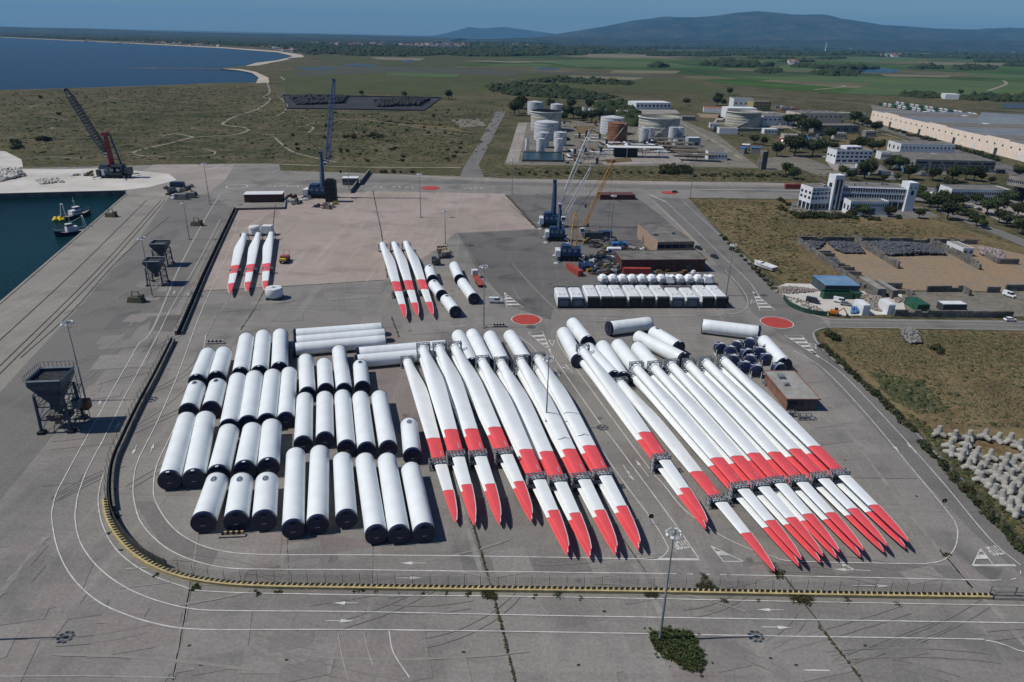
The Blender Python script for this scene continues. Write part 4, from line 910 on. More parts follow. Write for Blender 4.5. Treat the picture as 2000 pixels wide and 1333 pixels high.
def blade_piece(s0, s1, m, nm, capends=False):
    st = [s for s in BS if s0 - 1e-6 <= s <= s1 + 1e-6]
    mb = MB(); vs = []
    for s in st:
        le, te, th = itp(LEo, s), itp(TEo, s), itp(THo, s); f = min(1, max(0, (s - .03) / .15)); tw = R(14) * (1 - min(1, s * 2.2)) * f; bend = 1.3 * s ** 2.2
        for i in range(SEG):
            t = 2 * math.pi * i / SEG; cx = math.cos(t); x = (le if cx > 0 else te) * cx
            sharp = 1.0 if cx > 0 else (1 - f * .72 * (-cx) ** 1.5)
            z = th * math.sin(t) * sharp
            x, z = x * math.cos(tw) - z * math.sin(tw), x * math.sin(tw) + z * math.cos(tw)
            vs.append((x, s * BL, z - bend * 0.15))
    n = len(st); fs = [(k * SEG + (i + 1) % SEG, k * SEG + i, (k + 1) * SEG + i, (k + 1) * SEG + (i + 1) % SEG) for k in range(n - 1) for i in range(SEG)]
    fs = [f[::-1] for f in fs]
    if s0 == 0: fs.append(tuple(range(SEG))[::-1])
    if s1 == 1: fs.append(tuple(range((n - 1) * SEG, n * SEG)))
    mb.add(vs, fs); me = mb.mesh(nm, m, True)
    return me
BP = {'blade_shell': [blade_piece(0, .585, WHITE, 'blade_shell'), blade_piece(.711, .86, WHITE, 'blade_shell')], 'red_band': [blade_piece(.586, .71, RED, 'red_band')], 'red_tip': [blade_piece(.861, 1, RED, 'red_tip')]}
BP['blade_shell'].append(blade_piece(.585, .586, WHITE, 'blade_shell')) if False else None
te = MB(); ww = .16
for sa, sb in ((.862, .91), (.91, .94), (.94, .96), (.96, .975), (.975, .985), (.985, .993)):
    xa, xb = -itp(TEo, sa) + .08, -itp(TEo, sb) + .08; za = -.15 * 1.3 * sa ** 2.2 + .12; zb = -.15 * 1.3 * sb ** 2.2 + .10
    te.add([(xa - ww, sa * BL, za), (xa + ww * .2, sa * BL, za + .05), (xb + ww * .2, sb * BL, zb + .05), (xb - ww, sb * BL, zb), (xa - ww, sa * BL, za - .12), (xb - ww, sb * BL, zb - .12)], [(0, 1, 2, 3), (0, 3, 5, 4)])
te.add([(-1.5, .665 * BL, .1), (-1.2, .665 * BL, .3), (-1.1, .69 * BL, .3), (-1.4, .69 * BL, .1)], [(0, 1, 2, 3)])
BP['edge'] = te.mesh('trailing_edge_strip', PAINTW)
for k in ('blade_shell', 'red_band', 'red_tip'): pass
seam = MB()
for i in range(10):
    x0, x1 = 1.0 - i * .3, 1.0 - (i + 1) * .3
    def sz(x, s): return itp(THo, s) * math.sqrt(max(0, 1 - (x / (itp(TEo, s) if x < 0 else itp(LEo, s))) ** 2)) * (1 - (.72 * (-x / itp(TEo, s)) ** 1.5 if x < 0 else 0)) - .03
    y0, y1 = (.53 + .004 * math.sin(i * .7)) * BL, (.53 + .004 * math.sin((i + 1) * .7)) * BL
    seam.add([(x0, y0, sz(x0, .53) + .05), (x1, y1, sz(x1, .53) + .05), (x1, y1 + .22, sz(x1, .53) + .05), (x0, y0 + .22, sz(x0, .53) + .05)], [(0, 1, 2, 3)])
seamm = seam.mesh('seam_tape', DARKSTEEL)
rootm = MB().lathe([(1.2, -.12), (1.47, -.10), (1.49, .25), (1.46, .3)], 28, axis='y').mesh('root_ring', mat('root_metal', (0.3, 0.32, 0.33), .5, metal=.4))
def blade(root, tip, z, label, group, mirror=False, seam_=False, L=None, zt=None):
    zt = z if zt is None else zt
    a, b = at(*root, z), at(*tip, zt); d = b - a; d.z = 0; L = L or d.length; d.normalize()
    t = thing('turbine_blade', label, 'turbine blade', (a.x, a.y, z), math.atan2(d.y, d.x) - math.pi / 2, group)
    t.scale = (-1 if mirror else 1, L / BL, 1); t.rotation_euler.x = math.atan2(zt - z, L)
    for nm in ('blade_shell', 'red_band', 'red_tip'):
        for me in BP[nm]: link(nm, me, t)
    link('trailing_edge_strip', BP['edge'], t); link('root_ring', rootm, t)
    if seam_: link('seam_tape', seamm, t)
    return t, a, d, L
def sq(mb, p, q, w=.11): mb.tube(p, q, w * 1.3, 4)
def root_frame_mb(levels):
    mb = MB(); h = 3.4 * levels + .3; w = 1.95
    for y in (-.5, .7):
        for x in (-w, w): sq(mb, (x, y, 0), (x, y, h), .13)
        for k in range(levels + 1): sq(mb, (-w, y, .1 + k * 3.4), (w, y, .1 + k * 3.4), .12)
        for k in range(levels):
            for x in (-w, w): sq(mb, (x, y, 3.4 * k + 2.4), (x * .55, y, 3.4 * k + 3.4), .09)
    for x in (-w, w):
        for k in range(levels + 1): sq(mb, (x, -.5, .1 + k * 3.4), (x, .7, .1 + k * 3.4), .1)
        for k in range(levels): sq(mb, (x, -.5, .1 + k * 3.4), (x, .7, 3.4 + k * 3.4), .07)
    return mb
def clamp_mbs(levels):
    mb = MB(); h = (2.9, 5.0)[levels - 1]; w = 2.1
    for k in range(levels):
        zt = (2.5, 4.6)[k]
        for y in (-.75, .75):
            for z in (zt, zt - .7): sq(mb, (-w, y, z), (w, y, z), .11)
            for i in range(5): sq(mb, (-w + i * w * .4, y, zt - .7), (-w + (i + .5) * w * .4, y, zt), .07); sq(mb, (-w + (i + .5) * w * .4, y, zt), (-w + (i + 1) * w * .4, y, zt - .7), .07)
        for i in range(6): sq(mb, (-w + i * w * .4, -.75, zt), (-w + i * w * .4, .75, zt), .08)
        for i in range(5): sq(mb, (-w + i * w * .4, -.75, zt), (-w + (i + 1) * w * .4, .75, zt), .05)
    for x in (-w, w):
        for y in (-.75, .75): sq(mb, (x, y, 0), (x, y, h - .3), .12)
        for k in range((2, 4)[levels - 1]):
            z = .2 + k * 1.05; sq(mb, (x, -.75, z), (x, .75, z + 1.0), .06); sq(mb, (x, .75, z), (x, -.75, z + 1.0), .06); sq(mb, (x, -.75, z), (x, .75, z), .07)
    mb2 = MB()
    for k in range(levels): z = (.7, 2.75)[k]; mb2.box(.55, 0, z, 1.9, 1.1, .45); mb2.box(1.35, 0, z + .6, .5, 1.2, .9); mb2.box(-1.2, 0, z + .1, .5, 1.0, .5)
    return mb, mb2
RF = {1: root_frame_mb(1).mesh('frame', STEEL), 2: root_frame_mb(2).mesh('frame', STEEL)}
CF = {}
for lv in (1, 2): a_, b_ = clamp_mbs(lv); CF[lv] = (a_.mesh('truss', STEEL), b_.mesh('saddle', BLACK))
def rack(a, d, L, levels, what, clamp=.712):
    rz = math.atan2(d.y, d.x) - math.pi / 2
    t = thing('blade_root_frame', 'grey steel root frame, ' + what, 'blade frame', (a.x + d.x * .9, a.y + d.y * .9, 0), rz, 'steel frames at the blade roots'); link('frame', RF[levels], t)
    link('saddle', MB().box(0, 0, .25, 2.6, 1.0, .25).mesh('saddle', BLACK), t)
    p = a + d * L * (clamp + .008)
    t = thing('blade_clamp', 'grey truss clamp across the blades, ' + what, 'blade clamp', (p.x, p.y, 0), rz, 'truss clamps across the blades')
    link('truss', CF[levels][0], t); link('saddle', CF[levels][1], t)
ZU, ZL, TU, TL = 5.0, 1.75, 3.35, 1.55
Lr = [('L', (795, 704), (891, 1019), 1), ('L', (826, 680), (928, 1012), 2), ('L', (857.5, 679), (977.5, 1011), 2), ('L', (887.5, 677.5), (1040, 1005), 2), ('L', (941, 705), (1111, 1070), 2), ('L', (977.5, 707.5), (1155, 1076), 2), ('L', (1016, 704), (1206, 1070), 2), ('L', (1050, 699), (1251, 1061), 2)]
GB = 'turbine blades in the middle group'
for i, (_, r, t, lv) in enumerate(Lr):
    nm = '%s rack from the left, middle group' % ordn[i]
    z = ZU if lv == 2 else ZL + .2
    _, a, d, L = blade(r, t, z, ('single' if lv == 1 else 'upper') + ' red banded blade on the ' + nm, GB, seam_=i > 5, zt=TU if lv == 2 else TL)
    if lv == 2:
        q = blade(r, t, z, 'lower blade beneath the upper one on the ' + nm, GB, zt=TU)[0]; q.location = (a.x - d.x * .3, a.y - d.y * .3, ZL); q.rotation_euler.x = math.atan2(TL - ZL, L)
    rack(a, d, L, lv, 'the ' + nm)
GR = 'turbine blades in the right group'
Rr = [((1136, 683), (1383, 1020), 2), ((1209, 746), (1514.6, 1115), 1), ((1240, 717), (1567, 1092), 2), ((1275, 715.7), (1609, 1085), 2), ((1309, 711.8), (1641, 1077), 2), ((1342.6, 710.5), (1688, 1074), 2), ((1376.4, 706.6), (1734, 1065), 2), ((1411.5, 702.7), (1776, 1057), 2)]
for i, (r, t, lv) in enumerate(Rr):
    nm = '%s rack from the left, right group' % ordn[i]; z = ZU if lv == 2 else ZL + .1
    _, a, d, L = blade(r, t, z, ('single low' if lv == 1 else 'upper') + ' red banded blade on the ' + nm, GR, zt=TU if lv == 2 else TL)
    if lv == 2:
        q = blade(r, t, z, 'lower blade beneath the upper one on the ' + nm, GR, zt=TU)[0]; q.location = (a.x - d.x * .3, a.y - d.y * .3, ZL); q.rotation_euler.x = math.atan2(TL - ZL, L)
    rack(a, d, L, lv, 'the ' + nm)
for i, (r, t) in enumerate((((477.8, 460), (448.5, 572.5)), ((504.6, 459), (482, 569.5)), ((530, 457.8), (517.9, 567.4)))):
    nm = '%s of the three far left blades' % ordn[i]
    _, a, d, L = blade(r, t, 2.6, 'white blade with red bands, ' + nm, 'three blades at the far left', mirror=True, zt=2.2); rack(a, d, L, 1, 'the ' + nm, .655)
for i, (r, t) in enumerate((((747, 478), (791.6, 619.7)), ((770, 477), (815.8, 616)), ((793, 475.6), (845, 614.6)))):
    nm = '%s blade beside the short tower sections' % ordn[i]
    _, a, d, L = blade(r, t, 3.2, 'white and red blade, ' + nm, 'three blades in the middle distance', zt=2.4); rack(a, d, L, 1, 'the ' + nm, .70)
# ------------------------------------------------------------------ nacelles, hubs
lo = at(1060 + 215 / 5.263, 602); hi = at(1060 + 1835 / 5.263, 602)
ndir = (hi - lo).normalized(); nang = math.atan2(ndir.y, ndir.x)
NW, NL, NH = 4.7, 14.6, 4.4
def nacelle_meshes():
    body = MB(); w, l, h = NW / 2, NL, NH; c = .45
    prof = [(-w, .5), (w, .5), (w, h - c), (w - c, h), (-w + c, h), (-w, h - c)]
    vs = [(x, 0.35, z) for x, z in prof] + [(x, l, z) for x, z in prof]; n = len(prof)
    body.add(vs, [tuple(range(n)), tuple(range(2 * n - 1, n - 1, -1))] + [(i, n + i, n + (i + 1) % n, (i + 1) % n) for i in range(n)])
    body.f = [f[::-1] for f in body.f]
    lip = MB().box(0, .45, h - .12, NW + .04, 1.5, .36).box(-w + .1, .05, h / 2 + .2, .2, .6, h - .6).box(w - .1, .05, h / 2 + .2, .2, .6, h - .6)
    front = MB().box(0, .25, h / 2 + .1, NW - .4, .25, h - .9)
    br = MB()
    br.tube((-w + .4, .08, .6), (-.2, .08, h - .8), .05, 4); br.tube((w - .4, .08, .6), (.2, .08, h - .8), .05, 4)
    for i in range(16):
        t0, t1 = i * math.pi / 8, (i + 1) * math.pi / 8
        br.tube((1.1 * math.cos(t0), .08, 2.1 + 1.1 * math.sin(t0)), (1.1 * math.cos(t1), .08, 2.1 + 1.1 * math.sin(t1)), .05, 4)
    fr2 = MB().box(0, .1, .75, NW - .5, .12, .35).box(-w + .45, .1, 2.2, .3, .12, 2.9).box(w - .45, .1, 2.2, .3, .12, 2.9).box(0, .1, 3.5, NW - .5, .12, .3)
    base = MB().box(-w + .5, l / 2, .25, .5, l - 1, .5).box(w - .5, l / 2, .25, .5, l - 1, .5).box(0, .8, .25, NW, .4, .5).box(0, l - .8, .25, NW, .4, .5)
    return body, lip, front, br, fr2, base
nb, nlip, nfront, nbr, nfr2, nbase = nacelle_meshes()
NBODY = nb.mesh('body', PAINTW); LIPD = nlip.mesh('front_lip', DARKSTEEL); LIPB = nlip.mesh('front_lip', mat('frame_bluegrey', (.08, .11, .15), .5)); NFD = nfront.mesh('front_cover', BLACK); NFB = nfront.mesh('front_cover', mat('panel_bluegrey', (.12, .16, .20), .6))
NBR = nbr.mesh('brace', DARKSTEEL); NFR2 = nfr2.mesh('panel_frame', DARKSTEEL); NBASE = nbase.mesh('base_frame', BLACK); NHATCH = MB().lathe([(.001, .12), (.2, .12), (.22, 0)], 12).mesh('roof_vent', BLACK)
for i, xp in enumerate((215, 360, 520, 660, 792, 945, 1085, 1232, 1385, 1535, 1695, 1835)):
    p = at(1060 + xp / 5.263, 602.5); short = i in (0, 1, 8, 9); front_fix = 0.0
    t = thing('nacelle', 'white boxy nacelle with %s front, %s from the left in the row' % ('blue grey framed' if short else 'black braced', ordn[i]), 'nacelle', (p.x, p.y, 0), nang, 'nacelles standing in a row')
    s = .88 if short else 1.0
    b = link('body', NBODY, t, (0, 0, 0)); b.scale = (1, s, .93 if short else 1)
    l_ = link('front_lip', LIPB if short else LIPD, t); l_.scale = (1, 1, .93 if short else 1)
    f = link('front_cover', NFB if short else NFD, t); link('panel_frame' if short else 'brace', NFR2 if short else NBR, f)
    link('base_frame', NBASE, t)
    if short:
        link('rear_lip', LIPD, t, (0, NL * s, .0)).scale = (1, 1, .93)
    for hx, hy in ((-1.3, 9.5), (.5, 9.9), (1.3, 10.6)) if not short else ((-1.1, 4.5), (.6, 4.3), (1.3, 5.2)):
        link('roof_vent', NHATCH, t, (hx, hy, NH * (.93 if short else 1)))
for i, xp in enumerate((615, 715, 815, 915, 1015, 1115, 1210, 1300, 1400, 1495, 1590, 1695)):
    c = at(1060 + xp / 5.263, 556.5, 0); odd = i in (7, 11)
    t = thing('rotor_hub', 'white wrapped rotor hub %sbehind the nacelles, %s from the left' % ('with crumpled cover ' if odd else '', ordn[i]), 'rotor hub', (c.x, c.y + 1, 0), nang + random.uniform(-.15, .15), 'wrapped rotor hubs behind the nacelles')
    mb = MB(); rs = random.Random(i)
    if odd: mb.box(0, 0, 2.3, 3.6, 3.4, 2.6, taper=.8).box(1.2, -.2, 3.6, 1.2, 2.6, .8, rz=.2).box(-1.2, .2, 3.5, 1.3, 2.4, .7, rz=-.3)
    else: mb.lathe([(1.5, .9), (2.05, 1.7), (2.1, 2.9), (1.5, 3.9), (.7, 4.25), (.001, 4.3)], 6)
    mb.build('cover', mat('hub_wrap', (0.8, 0.82, 0.84), .6), t)
    if not odd:
        for k in range(3):
            a = R(30 + 120 * k); MB().lathe([(1.0, 0), (1.0, .35), (.001, .45)], 14).build('blade_port', PAINTW, t).matrix_local = Matrix.Translation((1.8 * math.cos(a), 1.8 * math.sin(a), 2.3)) @ Vector((math.cos(a), math.sin(a), 0.05)).to_track_quat('Z', 'Y').to_matrix().to_4x4()
    MB().lathe([(1.6, 0), (1.6, .9)], 12).box(0, 0, .2, 4.2, 1.2, .4).build('stand', STEEL, t)
# white round hub on a dark stand near the far left blades
c = at(537, 583)
t = thing('rotor_hub', 'round white drum with strapped top on a dark stand below the far left blades', 'rotor hub', (c.x, c.y, 0), .1)
MB().lathe([(2.9, .9), (3.25, 1.6), (3.3, 3.9), (3.0, 4.4), (1.2, 4.6), (.001, 4.6)], 20).build('drum', PAINTW, t, True)
MB().box(0, 0, .5, 5.6, 5.2, .95).build('stand', DARKSTEEL, t)
MB().tube((-3.1, -.5, 4.2), (0, -1.2, 4.7), .1, 5).tube((0, -1.2, 4.7), (3.1, -.4, 4.2), .1, 5).build('strap', DARKSTEEL, t)
MB().box(0, 0, 4.6, 1.0, .7, .2).build('lifting_point', STEEL, t)
for i, (px, py, nm) in enumerate(((493, 462, 'round white transport cradle between the roots of the first and second far left blades'), (519, 461, 'square white transport cradle between the roots of the second and third far left blades'))):
    c = at(px, py + 2); t = thing('transport_cradle', nm, 'cradle', (c.x, c.y + 4, 0), 0)
    if i == 0: MB().lathe([(2.6, .8), (2.8, 1.4), (2.8, 4.2), (2.4, 4.8), (.001, 5.0)], 14).build('cover', PAINTW, t)
    else: MB().box(0, 0, 3.0, 5.2, 4.6, 3.8, taper=.9).build('cover', PAINTW, t)
    MB().box(0, 0, .5, 4.4, 3.6, .9).build('stand', DARKSTEEL, t)

# navy drums (hub pieces) at the right
DR = [(1407, 696), (1441, 692), (1466, 686), (1488, 683), (1427, 702), (1458, 708), (1484, 704), (1501, 699), (1433, 720), (1467, 720), (1497, 717), (1455, 733), (1478, 740), (1520, 737)]
dm = MB().lathe([(1.55, -.9), (2.05, -.85), (2.15, 0.2), (2.0, .9), (1.6, 1.15), (.9, 1.25), (.001, 1.3)], 22, axis='y').mesh('drum_body', NAVYB, True)
dr = MB().lathe([(1.95, .88), (2.12, .95), (2.12, 1.15), (1.9, 1.15)], 22, axis='y').mesh('flange', mat('drum_rim', (.3, .33, .38), .4, metal=.4))
df = MB()
for s in (-1, 1): sq(df, (s * 1.5, -.9, 0), (s * 1.5, -.9, 3.6), .1); sq(df, (s * 1.5, 1.3, 0), (s * 1.5, 1.3, 2.2), .1); sq(df, (s * 1.5, -.9, 3.5), (s * .9, 1.0, 4.2), .08); sq(df, (s * 1.5, -.9, .15), (s * 1.5, 1.3, .15), .1)
sq(df, (-1.5, -.9, 3.5), (1.5, -.9, 3.5), .1); sq(df, (-1.0, 1.0, 4.3), (1.0, 1.0, 4.3), .12)
df.box(0, .6, 4.35, .9, .6, .25)
dfm = df.mesh('stand', CRWHITE)
for i, (x, y) in enumerate(DR):
    p = at(x, y, 0); t = thing('blade_bearing_drum', 'navy blue drum on a pale stand among the stacked drums', 'drum', (p.x, p.y + 1.5, 0), R(180 + random.uniform(-30, 30)), 'navy drums on stands')
    b = link('drum_body', dm, t, (0, 0, 2.15)); link('flange', dr, b); link('stand', dfm, t)
# small transport frames lying by the right hut
for px, py, lab in ((1505, 752, 'pale empty frame standing between the navy drums and the flat roofed hut'), (1572, 818, 'small grey steel frame on the ground in front of the flat roofed hut'), (1540, 812, 'dark machine part on the ground in front of the flat roofed hut')):
    p = at(px, py); t = thing('transport_rack', lab, 'frame', (p.x, p.y, 0), R(4)); mb = MB()
    for z in (.15, 1.1):
        for y in (-1, 1): sq(mb, (-2.3, y, z), (2.3, y, z), .1)
        for x in (-2.3, -.8, .8, 2.3): sq(mb, (x, -1, z), (x, 1, z), .08)
    for x in (-2.3, -.8, .8, 2.3):
        for y in (-1, 1): sq(mb, (x, y, 0), (x, y, 1.1), .09)
    mb.build('frame', STEEL if py != 812 else DARKSTEEL, t); MB().box(0, 0, .2, 3, .4, .2).build('saddle', BLACK, t)

# ------------------------------------------------------------------ floodlight masts
def mast_meshes(h):
    pole = MB().lathe([(.25, 0), (.21, h * .3), (.15, h * .65), (.10, h)], 10).mesh('pole', STEEL, True)
    return pole
lampm = MB().box(0, .25, 0, .75, .35, .55, rot=Matrix.Rotation(R(35), 3, 'X')).mesh('floodlight', CRWHITE)
ringm = MB()
for i in range(12):
    a0, a1 = i * math.pi / 6, (i + 1) * math.pi / 6
    for z, r in ((0, 1.25), (.45, 1.1)): ringm.tube((r * math.cos(a0), r * math.sin(a0), z), (r * math.cos(a1), r * math.sin(a1), z), .06, 4)
    if i % 2 == 0: ringm.tube((0, 0, .2), (1.25 * math.cos(a0), 1.25 * math.sin(a0), 0), .05, 4)
ringm.lathe([(.5, -.2), (.55, .4), (.3, .7), (.001, .8)], 10)
ringm = ringm.mesh('lamp_ring', STEEL)
plinth = MB().lathe([(1.1, 0), (1.1, .35), (.001, .35)], 8).mesh('plinth', CONC)
ladderm = None
MASTS = [((-75, 1253), 1040, 'floodlight mast just outside the left edge whose shadow falls on the foreground', .88), ((1288, 1252), 1040, 'tall floodlight mast rising from the green bush in the foreground', .88), ((168, 783), 630, 'floodlight mast beside the large blue hopper', 1.1), ((1418, 578), 478, 'floodlight mast at the right end of the nacelle row', .9), ((1066, 838), 700, 'floodlight mast between the middle blade racks', 1.0),
 ((298, 580), 465, 'floodlight mast beside the two small blue hoppers', 1.1), ((410, 400), 320, 'floodlight mast on the far end of the left quay road', 1), ((370, 468), 396, 'floodlight mast between the quay road and the far left wall', 1), ((945, 640), 520, 'floodlight mast left of the middle red roundabout', 1), ((1348, 387), 300, 'tall mast on the boulevard beside the upper right field', 1),
 ((822, 425), 340, 'thin mast on the pinkish apron below the far red roundabout', 1), ((870, 480), 412, 'floodlight mast above the beige machines', 1), ((1000, 380), 312, 'thin mast on the boulevard left of the white cranes', 1), ((1192, 475), 382, 'mast standing behind the yellow crane', 1), ((1600, 360), 306, 'thin mast behind the white office complex, left side', 1), ((1806, 367), 300, 'thin mast behind the white office complex, right side', 1), ((120, 326), 250, 'thin mast on the sandy bank behind the red crane', .8), ((388, 322), 250, 'thin mast at the far edge of the north quay', .8), ((682, 372), 338, 'short mast beside the small white gatehouse', .8)]
for b, ty, lab, sc_ in MASTS:
    p = at(*b); lo_, hi_ = 1.0, 60.0
    def projy(z):
        v = Vector((p.x, p.y, z - H)); return CY - FPX * v.dot(UP) / v.dot(FW)
    for _ in range(40):
        mid = (lo_ + hi_) / 2
        if projy(mid) > ty: lo_ = mid
        else: hi_ = mid
    h = lo_; t = thing('floodlight_mast', lab, 'light mast', (p.x, p.y, 0), R(20), 'floodlight masts')
    link('pole', mast_meshes(h), t); link('plinth', plinth, t)
    rg = link('lamp_ring', ringm, t, (0, 0, h - .2)); rg.scale = (sc_ * .82,) * 3
    for i in range(8):
        a = i * math.pi / 4; link('floodlight', lampm, rg, (1.4 * math.cos(a), 1.4 * math.sin(a), 0), a - math.pi / 2)

# ------------------------------------------------------------------ hoppers
def hopper(px, py, s, rz, label):
    p = at(px, py); t = thing('hopper', label, 'hopper', (p.x, p.y, 0), rz, 'dockside grab hoppers'); w, hh = (3.55 if s > .9 else 4.2) * s, 14.8 * s; zt = hh; zf = hh * .72
    for sx in (-1, 1):
        for sy in (-1, 1):
            mb = MB().tube((sx * w, sy * w, .8), (sx * w * .93, sy * w * .93, zf), .38 * s, 6)
            l_ = mb.build('leg', HOPBLUE, t); MB().box(sx * w, sy * w, .4 * s, 1.5 * s, 2.0 * s, .8 * s).build('foot', BLACK, l_)
    mb = MB()
    for sx in (-1, 1):
        for z in (.25, .5, .72):
            mb.tube((sx * w, -w, hh * z), (sx * w, w, hh * z), .16 * s, 4); mb.tube((-w, sx * w, hh * z), (w, sx * w, hh * z), .16 * s, 4)
        for z0, z1 in ((.02, .25), (.25, .5), (.5, .72)):
            mb.tube((sx * w, -w, hh * z0), (sx * w, w, hh * z1), .1 * s, 4); mb.tube((sx * w, w, hh * z0), (sx * w, -w, hh * z1), .1 * s, 4)
            if z0 > .2 or sx > 0: mb.tube((-w, sx * w, hh * z0), (w, sx * w, hh * z1), .1 * s, 4)
    mb.build('bracing', HOPBLUE, t)
    W1, W0 = w * 1.12, w * .22; f = MB(); vs = []
    for z, q in ((zt, W1), (zt - 1.5 * s, W1), (hh * .42, W0), (hh * .30, W0)): vs += [(-q, -q, z), (q, -q, z), (q, q, z), (-q, q, z)]
    fs = [(4 * k + i, 4 * k + 4 + i, 4 * k + 4 + (i + 1) % 4, 4 * k + (i + 1) % 4) for k in range(3) for i in range(4)]
    f.add(vs, fs); iv = []
    for z, q in ((zt, W1 * .93), (zt - 1.5 * s, W1 * .92), (hh * .42, W0)): iv += [(-q, -q, z), (q, -q, z), (q, q, z), (-q, q, z)]
    f.add(iv, [(4 * k + i, 4 * k + (i + 1) % 4, 4 * k + 4 + (i + 1) % 4, 4 * k + 4 + i) for k in range(2) for i in range(4)] + [(11, 10, 9, 8)])
    f.build('funnel', HOPBLUE, t)
    r_ = MB()
    for a, b in (((-W1, -W1), (W1, -W1)), ((W1, -W1), (W1, W1)), ((W1, W1), (-W1, W1)), ((-W1, W1), (-W1, -W1))): r_.tube((*a, zt), (*b, zt), .28 * s, 4)
    r_.build('rim', mat('hopper_rim', (.10, .15, .19), .5, var=.3), t)
    g_ = MB()
    for i in range(9): q = -W1 + (i + 1) * W1 / 5; g_.tube((q, -W1, zt - .9 * s), (q, W1, zt - .9 * s), .1 * s, 4); g_.tube((-W1, q, zt - .9 * s), (W1, q, zt - .9 * s), .1 * s, 4)
    g_.build('grating', DARKSTEEL, t)
    if s > .8:
        mb = MB()
        for i in range(9): mb.tube((-W1 - .3, -W1 + i * W1 / 4, zt), (-W1 - .3, -W1 + i * W1 / 4, zt + 1.3), .06, 4)
        for i in range(9): mb.tube((-W1 + i * W1 / 4, W1 + .3, zt), (-W1 + i * W1 / 4, W1 + .3, zt + 1.6), .06, 4)
        mb.tube((-W1, W1 + .3, zt + 1.6), (W1, W1 + .3, zt + 1.6), .07, 4); mb.tube((-W1 - .3, -W1, zt + 1.3), (-W1 - .3, W1, zt + 1.3), .07, 4); mb.build('railing', HOPBLUE, t)
        mb = MB()
        for k in range(5):
            z0, z1 = 1 + k * 2.4, 3.4 + k * 2.4; y0, y1 = (-2.5, 2.5) if k % 2 else (2.5, -2.5)
            for dx in (0, .9): mb.tube((w + 1.0 + dx, y0, z0), (w + 1.0 + dx, y1, z1), .09, 4)
            for q in range(9): u = q / 8; mb.box(w + 1.45, y0 + (y1 - y0) * u, z0 + (z1 - z0) * u, .9, .3, .06)
        for dy in (-2.8, 2.8):
            for dx in (.9, 2.0): mb.tube((w + dx, dy, 0), (w + dx, dy, 13), .09, 4)
        mb.build('stairway', HOPBLUE, t)
        MB().box(w + 2.4, 1.2, 5.4, 2.0, 2.4, 2.4).build('control_cabin', RUST, t); MB().box(w + 2.0, -2.0, 7.4, 1.6, 2.0, 2.2).build('motor_housing', HOPBLUE, t)
        MB().box(0, 0, 3.4, 5.4, 3.2, 1.1).box(0, -1.7, 2.6, 1.4, .4, 2).build('outlet_chute', CONCD, t)
    return t
hopper(124, 832, 1.0, R(8), 'large dark blue hopper on legs with stairs near the left edge')
hopper(309, 555, .70, R(5), 'nearer of the two small blue hoppers beside a mast')
hopper(320, 518, .70, R(5), 'farther of the two small blue hoppers beside a mast')

